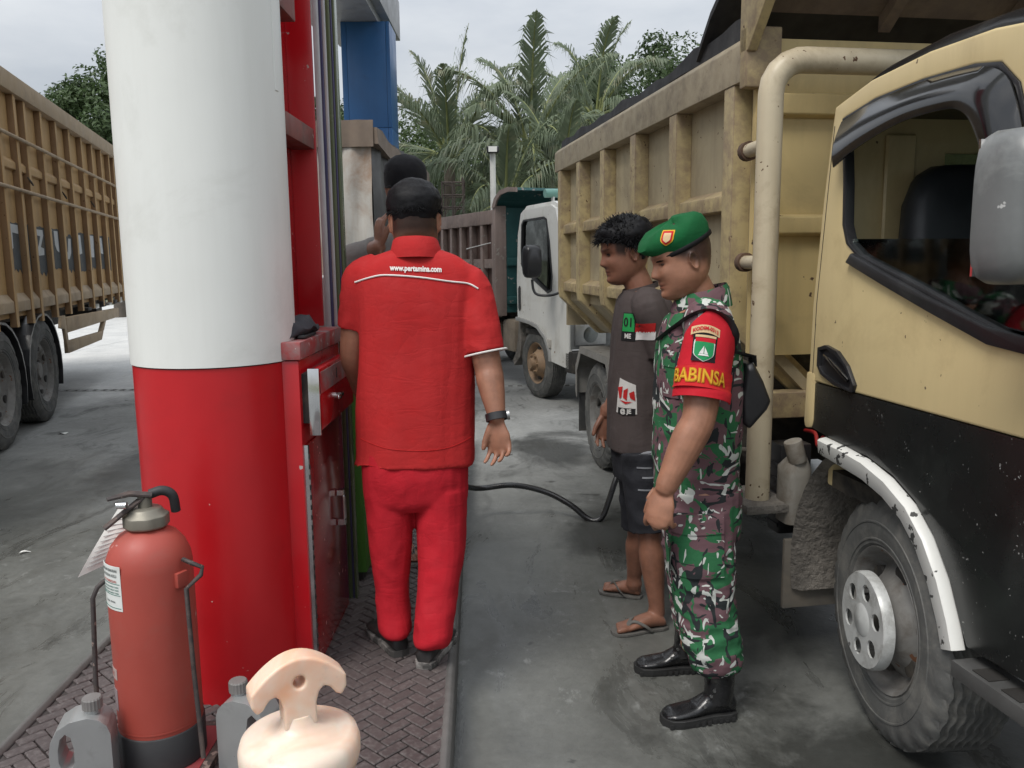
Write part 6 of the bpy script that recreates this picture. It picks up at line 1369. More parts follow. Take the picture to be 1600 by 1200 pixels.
# collar
q = B(); rs = []
for z, k, dz in ((-.02, 1.12, 0), (.020, 1.06, 0), (.042, 1.02, 0), (.036, 1.14, 0), (.004, 1.30, -.004), (-.014, 1.36, -.012)):
    rs.append([tuple(nb + Zv * (z + .010 + .010 * -math.sin(t) + dz) + r * (.066 * k * math.cos(t)) + f * (.070 * k * math.sin(t) - .004)) for t in [2 * math.pi * m / 30 for m in range(30)]])
q.rings(rs, False); cm = q.mesh('collar'); folds(cm, [((18, 18, 18), .003, False, None, 2.0)]); link('collar', put(cm, ab_), REDS, sho2)
link('yoke_piping', put(stitch(s_t, [at(548, 442, 2.67), at(575, 434, 2.67), at(600, 430, 2.67), at(650, 433, 2.67), at(700, 440, 2.67), at(730, 444, 2.67), at(746, 452, 2.67)], (0, 1, 0), .0028, .002).mesh('yoke_piping'), ab_), PIP, sho2)
link('writing', put(print_on(s_t, text_mesh('www.pertamina.com', .0245, .0010), at(648, 420, 2.67), (1, 0, -.045), uz, (0, 1, 0), .004, lambda x, y: (x * .80, y)), ab_), PIP, sho2)
def cuff(sl, sh, rad):
    d = (sl - sh).normalized(); a = d.orthogonal().normalized(); c2 = d.cross(a); q = B(); q.tube([sl + a * (rad * math.cos(t)) + c2 * (rad * math.sin(t)) for t in [2 * math.pi * m / 26 for m in range(27)]], .0032, 6, cap=False); link('cuff_piping', put(q.mesh('cuff_piping'), ab_), PIP, sho2)
cuff(slR + (slR - shR).normalized() * .004, shR, .0745)
link('hem_stitch', put(stitch(s_t, [at(556, 692, 2.67), at(600, 702, 2.67), at(650, 706, 2.67), at(700, 703, 2.67), at(738, 690, 2.67)], (0, 1, 0), .0014, .0006).mesh('hem_stitch'), ab_), cloth('red_thread', (.38, .012, .012)), sho2)
b = B()
stack(b, [(mx(x0, x1, y), wx(x0, x1, y), d) for x0, x1, y, d in ((563, 734, 700, .108), (567, 732, 740, .114), (570, 732, 775, .106), (576, 728, 792, .080))], f, r, 2.6)
def lg(rows): stack(b, [(at((x0 + x1) / 2, y, Y), wx(x0, x1, y, Y), d) for x0, x1, y, Y, d in rows], f, r, 2.2, 24)
lg([(568, 648, 760, 2.80, .098), (573, 646, 810, 2.80, .094), (578, 644, 860, 2.80, .088), (584, 640, 910, 2.80, .078), (588, 641, 950, 2.79, .072), (592, 645, 980, 2.775, .072), (598, 642, 990, 2.775, .066)])
lg([(650, 732, 760, 2.80, .098), (650, 730, 810, 2.79, .094), (652, 728, 860, 2.77, .088), (652, 719, 910, 2.74, .080), (648, 712, 955, 2.71, .076), (645, 706, 992, 2.69, .076), (650, 700, 1006, 2.69, .068)])
t3 = fuse(b, .0055, 5); folds(t3, [((9, 9, 3), .005, False, None, 1.4), ((7, 7, 13), .0052, True, lambda c: .15 + 1.1 * ss(-c[:, 2], -.55, -.25) + .5 * np.exp(-((c[:, 2] - .80) / .08) ** 2), 4.2), ((20, 20, 12), .0025, True, None, 3.3)]); add(t3, 'trousers', REDT, att, ab_)
SHOE = paint('black_shoe', (.018, .017, .017), .55, 0, .3, 14, bump=.15, bscale=80, dirt=(.09, .08, .075), dirt_amt=.35); SHS = paint('shoe_sole', (.05, .048, .046), .8, dirt=(.40, .38, .36), dirt_amt=.5, dirt_scale=16)
def shoe(heel, toe, root, base):
    d = toe - heel; d.normalize(); L = .275; z0 = heel.z; s = Vector((d.y, -d.x, 0)); c = lambda u, v, w: heel + d * (L * u) + s * v + Zv * w; b = B(); rs = []
    for u, w, h in ((.0, .024, .055), (.04, .033, .072), (.14, .038, .082), (.30, .040, .085), (.45, .043, .075), (.60, .048, .060), (.76, .050, .050), (.90, .044, .044), (.98, .028, .036), (1.0, .01, .03)): rs.append([tuple(c(u, w * math.cos(a), .016 + (h - .016) * (.5 + .5 * math.sin(a)))) for a in [2 * math.pi * q / 20 for q in range(20)]])
    b.rings(rs); me = b.mesh('shoe'); folds(me, [((22, 22, 30), .002, True, None, 2.0)]); o_ = add(me, 'shoe', SHOE, root, base)
    ol = [(0, 0), (.02, .027), (.10, .036), (.35, .038), (.58, .047), (.76, .051), (.90, .045), (1.0, .014)]; pts = ol + [(u, -w) for u, w in ol[::-1][:-1]]
    q = B(); q.rings([[tuple(c(u * 1.03 - .015, w * 1.05 * g, z)) for u, w in pts] for z, g in ((.0005, .97), (.008, 1.0), (.022, 1.0), (.024, .95))], True, False); link('sole', put(q.mesh('sole'), base), SHS, o_)
shoe(Vector(hl), Vector(tl_), att, ab_); shoe(Vector(hr_), Vector(tr2), att, ab_)
# wrist watch
dw_ = (wrR - elR).normalized(); wc = at(776, 651, 2.70); a1 = Vector((1, 0, 0)); a1 = (a1 - dw_ * a1.dot(dw_)).normalized(); a2 = dw_.cross(a1)
wtc = thing('wrist_watch', 'black strap watch on the right wrist of the attendant in red', 'watch', wc)
q = B(); rs = [[tuple(dw_ * w + a1 * ((.034 + e) * math.cos(t)) + a2 * ((.030 + e) * math.sin(t))) for t in [2 * math.pi * k / 28 for k in range(28)]] for w, e in ((-.013, 0), (-.012, .003), (.012, .003), (.013, 0))]; q.rings(rs, False); q.build('strap', BLACKP, wtc)
q = B(); q.tube([a1 * .034, a1 * .043], .017, 18); q.build('case', STEEL, wtc)

# ---------------------------------------------------------------- man behind, hand at his ear
f, r = frame_of(186)
Y3 = 3.62
HEADK = 1.04
bk, bb = person('person', 'man in black cap and grey shirt behind the attendant, hand raised to his ear', (-0.45, Y3, ZI))
hc = at(634, 292, Y3); HM4 = head_matrix(hc, 186, -5, 0); nb = hc - Zv * .165 - f * .02
b = B(); head_shape(b, HM4); limb(b, [nb - Zv * .03, nb, hc - Zv * .05 - f * .02], [.062, .058, .055], 16)
prof4 = [(nb - Zv * .02, .07, .06), (nb - Zv * .08 + r * .03, .11, .08), (nb - Zv * .18 + r * .02, .16, .10), (nb - Zv * .35, .18, .11), (nb - Zv * .56, .175, .11)]
stack(b, [(c, w * .93, d * .9) for c, w, d in prof4], f, r)
shR4 = nb + r * .165 - Zv * .085; shL4 = nb - r * .120 - Zv * .16
shR4 = at(604, 392, 3.62); elR4 = at(551, 404, 3.56); wrR4 = at(592, 386, 3.46); elL4 = shL4 - Zv * .28 - r * .03; wrL4 = elL4 - Zv * .22 + f * .08
limb(b, [shR4, shR4.lerp(elR4, .5), elR4], [.054, .05, .044]); limb(b, [elR4, elR4.lerp(wrR4, .4), wrR4], [.044, .043, .030]); limb(b, [shL4, shL4.lerp(elL4, .5), elL4, elL4.lerp(wrL4, .4), wrL4], [.054, .05, .042, .042, .029])
hand(b, wrR4, (.04, .10, 1), (.85, .5, 0), 1, (14, 22, 20), 4, 1.0, 25); hand(b, wrL4, (wrL4 - elL4), -r, 1)
hp4 = [nb - Zv * .60 + r * .09, nb - Zv * .60 - r * .09]; fe = [(onz(583, 868, ZI), onz(578, 893, ZI), 1), (onz(632, 862, ZI), onz(648, 890, ZI), -1)]
for h_, (he, to, sd) in zip(hp4, fe):
    an = Vector((he.x, he.y, ZI + .09)); kn = h_.lerp(an, .5) + f * .02; limb(b, [h_, h_.lerp(kn, .5), kn, kn.lerp(an, .3), kn.lerp(an, .7), an, an - Zv * .03], [.065, .066, .052, .055, .042, .035, .038]); dd = (to - he); dd.z = 0; dd.normalize(); foot(b, he - dd * .04, he + dd * .20, .014, .98, sd)
body = fuse(b, .005, 2); colour(body, face_tint(body, HM4, lambda x, y, z: ss(z, .0, .04) * ss(-y, -.05, -.02))); add(body, 'body', SK4, bk, bb)
GSH = cloth('grey_shirt_cloth', (.20, .19, .18), .9, .12, 600); b = B(); stack(b, [(c, w, d * 1.04) for c, w, d in prof4], f, r)
limb(b, [shR4 - r * .04, shR4, shR4.lerp(elR4, .5), shR4.lerp(elR4, 1.05)], [.06, .068, .066, .060], 18, round_ends=False); limb(b, [shL4 + r * .04, shL4, shL4.lerp(elL4, .7)], [.06, .068, .066], 18, round_ends=False); limb(b, [elR4 + Vector((.0, .02, -.01)), elR4, elR4.lerp(wrR4, .6)], [.058, .060, .050], 18)
g4 = fuse(b, .006, 5); folds(g4, [((7, 7, 6), .008, False, None, 2.2), ((14, 14, 12), .005, True, None, 4.2)]); add(g4, 'shirt', GSH, bk, bb)
b = B(); stack(b, [(nb - Zv * .54, .17, .11), (nb - Zv * .62, .178, .12), (nb - Zv * .68, .172, .11)], f, r)
for h_, (he, to, sd) in zip(hp4, fe): an = Vector((he.x, he.y, ZI + .09)); kn = h_.lerp(an, .5) + f * .02; limb(b, [h_, h_.lerp(kn, .5), h_.lerp(kn, .95)], [.095, .088, .082], 18, round_ends=False)
g5 = fuse(b, .006, 4); folds(g5, [((10, 10, 10), .006, True, None, 3.2)]); add(g5, 'shorts', cloth('dark_shorts', (.03, .028, .027)), bk, bb)
CAPM = cloth('black_cap_cloth', (.010, .010, .012), .9); q = B(); rs = []
for z, k in ((-.005, 1.06), (.02, 1.09), (.055, 1.10), (.085, 1.02), (.108, .80), (.124, .48), (.130, .08)): rs.append([tuple(HM4 @ Vector((.080 * k * math.cos(t), .104 * k * math.sin(t) - .004, z))) for t in [2 * math.pi * m / 30 for m in range(30)]])
q.rings(rs); cpo = add(q, 'cap', CAPM, bk, bb); q = B(); q.rings([[tuple(HM4 @ Vector((x, y + .085, .012 - .25 * (y ** 2) * 6 - x * x * 2.5 + dz))) for x, y in [(.075 * math.cos(t), .075 * math.sin(t) * (1 if math.sin(t) > 0 else .15)) for t in [2 * math.pi * m / 24 for m in range(24)]]] for dz in (0, .005)]); link('peak', put(q.mesh('peak'), bb), CAPM, cpo)
for he, to, sd in fe: dd = (to - he); dd.z = 0; dd.normalize(); h2 = he - dd * .04; t2 = he + dd * .20; flip_flop(bk, h2, t2, FLIP, sd)

# ================================================================== small things near the camera
EXR = paint('extinguisher_red', (0.34, 0.058, 0.042), 0.5, 0, 0.10, 4, dirt=(0.27, 0.09, 0.07), dirt_amt=0.35, dirt_scale=6, chips=(0.45, 0.22, 0.2), chip_amt=0.03, chip_scale=22, bump=0.03)
RUB2 = paint('black_rubber_band', (0.022, 0.022, 0.024), 0.6, 0, 0.2, 6, dirt=(.07, .065, .06), dirt_amt=.3, bump=.08)
BRASS = paint('dull_cap_metal', (0.22, 0.205, 0.17), 0.5, 0.4, 0.2, 9, dirt=(.12, .11, .09), dirt_amt=.35)
RODM = paint('rusty_black_rod', (0.045, 0.037, 0.036), 0.7, 0.2, 0.3, 12, dirt=(.13, .09, .075), dirt_amt=.45, dirt_scale=20, chips=(.22, .16, .14), chip_amt=.35, chip_scale=60, bump=.2)
ec = at(244, 1010, 2.14); EX, EY, EZ = ec.x, 2.14, .1475
ex = thing('fire_extinguisher', 'large red fire extinguisher with black base band in front of the column', 'extinguisher', (EX, EY, EZ + .03))
er = .109
B().lathe([(er - .006, .0), (er - .001, .004), (er, .12), (er, .545), (er - .004, .575), (er - .016, .605), (er - .036, .630), (er - .060, .645), (.034, .652), (.03, .655)], 56).build('cylinder', EXR, ex)
B().lathe([(er + .0035, -.002), (er + .004, .095), (er + .001, .098)], 56).build('base_band', RUB2, ex)
B().lathe([(er + .0014, .108), (er + .0018, .111), (er + .0014, .114)], 56, cap=False).build('weld_ring', EXR, ex)
cpq = B(); rs = []
for z, rr in ((.650, .052), (.655, .055), (.682, .055), (.688, .048), (.700, .040), (.704, .030)):
    rs.append([((rr + (.003 if (k // 2) % 2 and .652 < z < .684 else 0)) * math.cos(2 * math.pi * k / 32), (rr + (.003 if (k // 2) % 2 and .652 < z < .684 else 0)) * math.sin(2 * math.pi * k / 32), z) for k in range(32)])
cpq.rings(rs, True, False); cpo = cpq.build('screw_cap', BRASS, ex, bevel=.002)
B().cyl((0, 0, .70), (0, 0, .735), .018, 14).build('valve', BRASS, ex)
hq = B().tube([(.02, 0, .735), (-.03, -.02, .745), (-.075, -.05, .738)], [.016, .015, .010], 10, flat=.5, ref=(0, 0, 1)); hq.build('carry_handle', RODM, ex)
B().tube([(.0, -.004, .732), (-.04, -.03, .700), (-.085, -.055, .662)], [.015, .014, .014], 10, flat=.45, ref=(0, 0, 1)).build('squeeze_lever', RODM, ex)
B().tube(smooth_path([(.01, .01, .735), (.04, .02, .742), (.062, .03, .725), (.064, .04, .68)], 5), .013, 10).build('discharge_hose', RUB2, ex)
B().tube([(-.025, -.05, .722), (-.05, -.05, .722)], .009, 12).build('gauge', CHROME, ex)
# sticker wrapped on the cylinder
def wrap_sheet(a0, a1, z0, z1, mt, nm, parent, e=.0012, n=14):
    q = B(); rs = []
    for i in range(n + 1):
        t = R(a0 + (a1 - a0) * i / n); rs.append([((er + k) * math.cos(t), (er + k) * math.sin(t), z) for k, z in ((e, z0), (e, z1), (e - .001, z1), (e - .001, z0))])
    q.rings(rs, True, True); return q.build(nm, mt, parent)
STK2 = paint('sticker_white', (.66, .68, .66), .5, 0, .05, 9, dirt=(.42, .40, .36), dirt_amt=.3, dirt_scale=12); INKG = paint('ink_green', (.06, .17, .14), .6); INKR = paint('ink_red', (.42, .10, .08), .6); INKK = paint('ink_dark', (.05, .06, .06), .6)
stk = wrap_sheet(207, 254, .455, .575, STK2, 'sticker', ex)
def wrap_text(tx, size, ang, z, mt, parent, kx=1.0):
    me = text_mesh(tx, size, .0002)
    for v_ in me.vertices: t = R(ang) + v_.co.x * kx / er; v_.co = ((er + .0024) * math.cos(t), (er + .0024) * math.sin(t), z + v_.co.y)
    return link('writing', me, mt, parent)
wrap_text('PEMADAM KEBAKARAN', .0105, 231, .563, INKK, stk, .62); wrap_text('KAB. ROKAN HULU', .0112, 231, .549, INKK, stk, .66); wrap_text('KARTU PEMERIKSAAN', .0100, 231, .534, INKR, stk, .62)
for z in (.519, .511, .503): wrap_text('PERATURAN DAERAH NOMOR 7 TAHUN', .0056, 231, z, INKG, stk, .70)
for z in (.527, .497, .462): wrap_sheet(209, 252, z, z + .0012, INKG, 'ruled_line', stk, .0022)
wrap_text('TANGGAL   PETUGAS', .0062, 231, .478, INKK, stk, .70)
wrap_sheet(208, 230, .255, .285, paint('faded_print', (.40, .30, .28), .6), 'worn_label', ex); wrap_sheet(207, 226, .165, .225, paint('grey_label', (.30, .24, .25), .5), 'worn_label', ex)
wrap_text('TYPE: ABC', .016, 214, .27, INKR, ex, .5)
B().box(er - .012, er + .010, -.018, .018, .50, .54).build('bracket_lug', EXR, ex, bevel=.003).rotation_euler = (0, 0, R(-25))
# paper tag hanging from the handle
ptg = thing('paper_tag', 'white inspection paper tag hanging from the extinguisher handle', 'tag', at(200, 790, 2.20)); q = B(); rs = []
P0, P1, P2, P3 = [at(*p) for p in ((190, 786, 2.20), (214, 792, 2.21), (200, 866, 2.20), (122, 902, 2.16))]
for i in range(9):
    t = i / 8; a = P0.lerp(P3, t); c = P1.lerp(P2, t); bow = Vector((0, -.012 * math.sin(t * 3.0), 0)); rs.append([tuple(a + bow - ptg.location), tuple(a.lerp(c, .5) + bow * 1.4 - ptg.location), tuple(c + bow - ptg.location), tuple(c + bow + Vector((0, .0008, 0)) - ptg.location), tuple(a.lerp(c, .5) + bow * 1.4 + Vector((0, .0008, 0)) - ptg.location), tuple(a + bow + Vector((0, .0008, 0)) - ptg.location)])
q.rings(rs); q.build('sheet', PAPER, ptg)
GRYI = paint('ink_grey', (.36, .36, .36), .8)
for k in range(11):
    t = .14 + k * .075; a, c = P0.lerp(P3, t), P1.lerp(P2, t); bw_ = Vector((0, -.012 * math.sin(t * 3.0) * 1.25 - .0012, 0)); B().tube([a.lerp(c, .12) + bw_ - ptg.location, a.lerp(c, .5) + bw_ - ptg.location, a.lerp(c, .86 - .1 * (k % 3)) + bw_ - ptg.location], .0011, 4).build('ruled_line', GRYI, ptg)
# trolley of bent rods on a square frame
tro_ = thing('extinguisher_stand', 'rusty black bent rod stand holding the fire extinguisher', 'stand', (EX, EY, EZ)); so = Vector((EX, EY, EZ))
pL = [at(170, 902, 2.10), at(152, 918, 2.08), at(145, 935, 2.07), at(149, 1050, 2.05), at(156, 1182, 2.02)]
pR = [at(286, 874, 2.10), at(300, 880, 2.08), at(316, 886, 2.09), at(314, 898, 2.08), at(291, 920, 2.06), at(303, 1050, 2.04), at(318, 1184, 2.00)]
B().tube([p - so for p in pL], .0062, 8).build('rod', RODM, tro_); B().tube([p - so for p in pR], .0062, 8).build('rod', RODM, tro_)
B().box(-.150, -.125, -.19, .16, .004, .026).build('frame_bar', RODM, tro_, bevel=.002); B().box(.125, .150, -.19, .16, .004, .026).build('frame_bar', RODM, tro_, bevel=.002)
B().box(-.1245, .1245, -.19, -.165, .004, .026).build('frame_bar', RODM, tro_, bevel=.002); B().box(-.1245, .1245, .135, .16, .004, .026).build('frame_bar', RODM, tro_, bevel=.002)
B().box(-.124, .124, -.164, .134, .006, .026).build('base_plate', paint('plate_red', (.22, .03, .035), .6, dirt=(.08, .05, .05), dirt_amt=.5), tro_)
# oil jugs
JUG = paint('silver_jug', (0.40, 0.41, 0.41), 0.34, 0.5, 0.10, 6, dirt=(.17, .16, .15), dirt_amt=.35, dirt_scale=8, bump=.04); JCAP = paint('grey_cap', (.17, .16, .155), .5, 0, .15, 9, dirt=(.09, .085, .08), dirt_amt=.4)
def jug(loc, rz, label):
    o = thing('oil_jug', label, 'jug', loc, rz, 'silver oil jugs by the extinguisher'); o.scale = (.9, .9, .93)
    q = B(); poly = [(-.075, .0), (-.080, .02), (-.080, .20), (-.072, .225), (-.052, .245), (-.022, .255), (.022, .250), (.055, .232), (.074, .20), (.080, .17), (.080, .02), (.075, .0)]
    hole = [(.018, .130), (.016, .170), (.022, .206), (.036, .218), (.050, .205), (.057, .175), (.058, .140), (.052, .120), (.040, .112), (.026, .116)]
    holed(q, poly, hole, -.048, .048, 'XZ', 48); q.build('shell', JUG, o, bevel=.024, seg=4)
    q = B(); q.lathe([(.022, .250), (.022, .275)], 20, o=(-.030, 0, 0)); q.build('neck', JUG, o)
    q = B(); rs = [[(-.030 + (rr + (.0014 if k % 2 else 0)) * math.cos(2 * math.pi * k / 36), (rr + (.0014 if k % 2 else 0)) * math.sin(2 * math.pi * k / 36), z) for k in range(36)] for z, rr in ((.262, .026), (.290, .026), (.294, .023))]; q.rings(rs, True, False); q.build('cap', JCAP, o)
    return o
jl = at(132, 1165, 1.99); jug((jl.x, 1.99, EZ), R(196), 'silver grey oil jug left of the fire extinguisher')
jr = at(392, 1160, 2.07); jug((jr.x, 2.07, EZ), R(-12), 'silver grey oil jug right of the fire extinguisher, behind the cream post')
# cream plastic post with curved T handle, close to the camera
def cream():
    m, nt, p = nodes_of('cream_plastic'); g = N(nt); v = g.map(1.0); n = g.noise(v, 9.0, 5, .6)
    c = g.ramp(n, [(.3, (.66, .52, .42)), (.7, (.76, .66, .56))]); c = g.mix(g.ramp(g.noise(v, 5.0, 4, .6, .8), [(.46, 0.0), (.66, .70)]), c, (.74, .33, .16)); c = g.mix(g.ramp(g.noise(v, 26.0, 6, .7), [(.60, 0.0), (.72, .35)]), c, (.42, .34, .29))
    g.put(p.inputs['Base Color'], c); p.inputs['Roughness'].default_value = .42; p.inputs['Subsurface Weight'].default_value = .35; p.inputs['Subsurface Radius'].default_value = (1.0, .45, .25); p.inputs['Subsurface Scale'].default_value = .02
    g.put(p.inputs['Normal'], g.bump(g.noise(v, 60.0, 4), .05, .003)); return m
CREAM = cream(); PY = 1.30; pc = at(468, 1150, PY)
po = thing('plastic_post', 'cream plastic post with curved T handle in the foreground', 'post', (pc.x, PY, .1475)); zt = pc.z - .1475
B().lathe([(.105, .0), (.11, .01), (.098, .06), (.078, .30), (.076, zt - .055)], 48).build('shaft', CREAM, po)
B().lathe([(.079, zt - .055), (.096, zt - .048), (.1005, zt - .030), (.1005, zt - .012), (.096, zt + .002), (.084, zt + .009), (.062, zt + .012), (.058, zt + .016), (.040, zt + .020), (.030, zt + .030), (.026, zt + .045)], 56).build('lid', CREAM, po)
q = B(); ZH = zt + .020
top = [(.079 * t, ZH + .128 - .046 * abs(t) ** 1.9) for t in [-1 + k / 10 for k in range(21)]]
und = [(.079, ZH + .060), (.070, ZH + .046), (.060, ZH + .052), (.050, ZH + .066), (.040, ZH + .070), (.032, ZH + .062), (.027, ZH + .045)]
ol = top + und + [(.027, zt - .012), (-.027, zt - .012)] + [(-x, z) for x, z in und[::-1]]
hol = [(.010 * math.cos(t), ZH + .086 + .011 * math.sin(t)) for t in [2 * math.pi * k / 20 for k in range(20)]]
def holed_any(b, outer, inner, d0, d1):
    bm = bmesh.new(); vs = [bm.verts.new((x, d0, z)) for x, z in outer]; vi = [bm.verts.new((x, d0, z)) for x, z in inner]
    es = [bm.edges.new((vs[i], vs[(i + 1) % len(vs)])) for i in range(len(vs))] + [bm.edges.new((vi[i], vi[(i + 1) % len(vi)])) for i in range(len(vi))]
    bmesh.ops.triangle_fill(bm, edges=es, use_beauty=True)
    n0 = len(bm.verts); co = [v.co.copy() for v in bm.verts]; bm.verts.index_update(); fs = [tuple(v.index for v in f_.verts) for f_ in bm.faces]; bm.free()
    V = [c[:] for c in co] + [(c.x, d1, c.z) for c in co]; F = fs + [tuple(i + n0 for i in f_[::-1]) for f_ in fs]; no = len(outer)
    F += [(i, (i + 1) % no, n0 + (i + 1) % no, n0 + i) for i in range(no)]; ni = len(inner); F += [(no + i, n0 + no + i, n0 + no + (i + 1) % ni, no + (i + 1) % ni) for i in range(ni)]
    return b.add(V, F)
holed_any(q, ol, hol, -.022, .022); hn_ = q.build('handle', CREAM, po, bevel=.006, seg=3); hn_.rotation_euler = (0, 0, R(28))
# hose from the dispenser across the concrete to the truck's tank
HOSE = paint('black_hose', (.014, .014, .015), .3, 0, .2, 10, bump=.03, coat=.2, dirt=(.06, .06, .058), dirt_amt=.2)
hp_ = [Vector((-.615, 3.66, .80)), Vector((-.50, 3.95, .62)), Vector((-.42, 4.35, .42)), at(735, 762, 4.75), at(800, 758, 4.80), at(850, 768, 4.80), at(890, 788, 4.75), at(915, 808, 4.72), at(930, 814, 4.70), at(942, 806, 4.70), at(952, 780, 4.72), at(964, 745, 4.76), at(985, 700, 4.85), at(1010, 690, 4.62)]
ho = thing('fuel_hose', 'black fuel hose arching from the pump over the concrete to the yellow truck', 'hose', hp_[0])
B().tube([p - hp_[0] for p in smooth_path(hp_, 8)], .017, 12).build('tube', HOSE, ho)
B().tube([hp_[-1] - hp_[0], hp_[-1] + Vector((.08, -.10, -.01)) - hp_[0]], [.024, .016], 12).build('nozzle', BLACKP, ho)

# ================================================================== background
# tarp covered truck beyond the pump
TRPW = paint('dirty_white_tarp', (0.44, 0.43, 0.40), 0.55, 0, 0.12, 2.5, dirt=(0.24, 0.13, 0.065), dirt_amt=0.52, dirt_scale=1.5, streak=0.25, bump=0.12, bscale=14)
TRPB = paint('brown_tarp', (0.17, 0.13, 0.10), 0.75, 0, 0.25, 4, dirt=(0.08, 0.065, 0.055), dirt_amt=0.4, bump=0.25, bscale=18); TRPK = paint('dark_tarp', (0.055, 0.052, 0.05), 0.45, 0, 0.3, 4, dirt=(.14, .13, .12), dirt_amt=.3, bump=.2, bscale=12)
tt = thing('tarp_truck', 'truck with dirty white tarpaulin cover and brown top behind the pump', 'truck', (-1.14, 7.3, 0), R(-4))
def tarp_grid(x0, x1, z0, z1, y, nx, nz, amp, seed):
    q = B(); V = []
    for j in range(nz + 1):
        for i in range(nx + 1):
            x = x0 + (x1 - x0) * i / nx; z = z0 + (z1 - z0) * j / nz; V.append((x, y - amp * (noise.noise((x * 7 + seed, z * 1.3, seed)) + .5 * noise.noise((x * 17, z * 3 + seed, 1.5))), z))
    F = [(j * (nx + 1) + i, j * (nx + 1) + i + 1, (j + 1) * (nx + 1) + i + 1, (j + 1) * (nx + 1) + i) for j in range(nz) for i in range(nx)]; n = len(V); V += [(x, y_ + .012, z) for x, y_, z in V]; F += [tuple(k + n for k in f_[::-1]) for f_ in F]
    q.add(V, F, True); return q
tarp_grid(-1.75, -.04, .95, 2.58, 0, 60, 24, .05, 3.1).build('front_tarp', TRPW, tt)
tarp_grid(-1.79, -.01, 2.48, 2.70, -.035, 60, 6, .03, 6.1).build('top_flap', TRPB, tt)
sd_ = tarp_grid(0, 2.6, 1.0, 2.60, 0, 40, 20, .06, 9.4).build('side_tarp', TRPK, tt); sd_.rotation_euler = (0, 0, R(90)); sd_.location = (-.02, .02, 0)
q = B(); q.rings([[(-1.80, y, 2.60), (-1.80, y, 2.66 + .01 * math.sin(y * 7)), (-.9, y, 2.72 + .03 * math.sin(y * 5)), (.02, y, 2.64 - .10 * min(y, 1) + .02 * math.sin(y * 9)), (.03, y, 2.50 - .14 * min(y, 1))] for y in [-.02 + .22 * k for k in range(13)]], True); q.build('top_tarp', TRPB, tt)
B().box(-1.75, -.04, .03, 2.6, .80, .95).build('bed', DARK, tt)
for x in (-1.5, -.22):
    for y in (.5, 2.1): wheel(tt, (x, y, .385), .385, .22, .222, 1 if x > -1 else -1, RIMG, None, dish=-.03, tyre=tw)
# lamp post
lp = at(771, 334, 13.2); lt_ = at(770, 240, 13.2); lpo = thing('lamp_post', 'slim white lamp post with small flat lamp before the palms', 'lamp post', (lp.x, 13.2, 0)); WPOST = paint('post_white', (.66, .66, .62), .5, dirt=(.4, .38, .34), dirt_amt=.3)
B().cyl((0, 0, 0), (0, 0, lt_.z), .055, 12, .045).build('pole', WPOST, lpo); B().box(-.09, .10, -.14, .05, lt_.z, lt_.z + .10, .02).build('lamp_head', BLACKP, lpo); B().box(-.06, .07, -.146, -.141, lt_.z + .01, lt_.z + .09).build('lens', PAPER, lpo)
# scaffold tower
sca = at(707, 300, 14.0); sc2 = thing('scaffold_tower', 'brown steel scaffold tower among the palms above the ribbed bed', 'scaffold', (sca.x, 14.0, 0)); SCM = paint('scaffold_steel', (.13, .10, .085), .7, .2, .2, 6)
ztop = at(707, 283, 14).z
for x in (-.17, .0, .17):
    for y in (0, .5): B().cyl((x, y, 0), (x, y, ztop - (.0 if x < .1 else -.06)), .014, 6).build('standard', SCM, sc2)
for z in (ztop - .02, ztop - .22, ztop - .42, ztop - .8, ztop - 1.2):
    for y in (0, .5): B().cyl((-.18, y, z), (.18, y, z), .012, 6).build('ledger', SCM, sc2)
    for x in (-.17, .17): B().cyl((x, 0, z), (x, .5, z), .012, 6).build('transom', SCM, sc2)
B().cyl((-.17, 0, ztop - .85), (.17, 0, ztop - .30), .012, 6).build('brace', SCM, sc2)
# ---- palms
def leafmat(name, c0, c1, c2=None, scale=1.3):
    m, nt, p = nodes_of(name); g = N(nt); v = g.map(1.0); n = g.noise(v, scale, 4, .6); c = g.ramp(n, [(.3, c0), (.7, c1)])
    if c2: c = g.mix(g.ramp(g.noise(v, scale * 1.7, 3, .6), [(.56, 0.0), (.70, .8)]), c, c2)
    g.put(p.inputs['Base Color'], c); p.inputs['Roughness'].default_value = .5; p.inputs['Specular IOR Level'].default_value = .35
    tr = g.n('ShaderNodeBsdfTranslucent'); g.put(tr.inputs[0], c); mx_ = g.n('ShaderNodeMixShader'); mx_.inputs[0].default_value = .28; nt.links.new(p.outputs[0], mx_.inputs[1]); nt.links.new(tr.outputs[0], mx_.inputs[2]); nt.links.new(mx_.outputs[0], nt.nodes['Material Output'].inputs[0]); return m
PALM = leafmat('palm_leaf', (.105, .140, .085), (.175, .215, .135), (.30, .28, .18)); PTRK = paint('palm_trunk', (.15, .125, .10), .9, 0, .25, 5, bump=.4, bscale=25); RACH = paint('frond_rib', (.20, .22, .08), .6, 0, .2, 3)
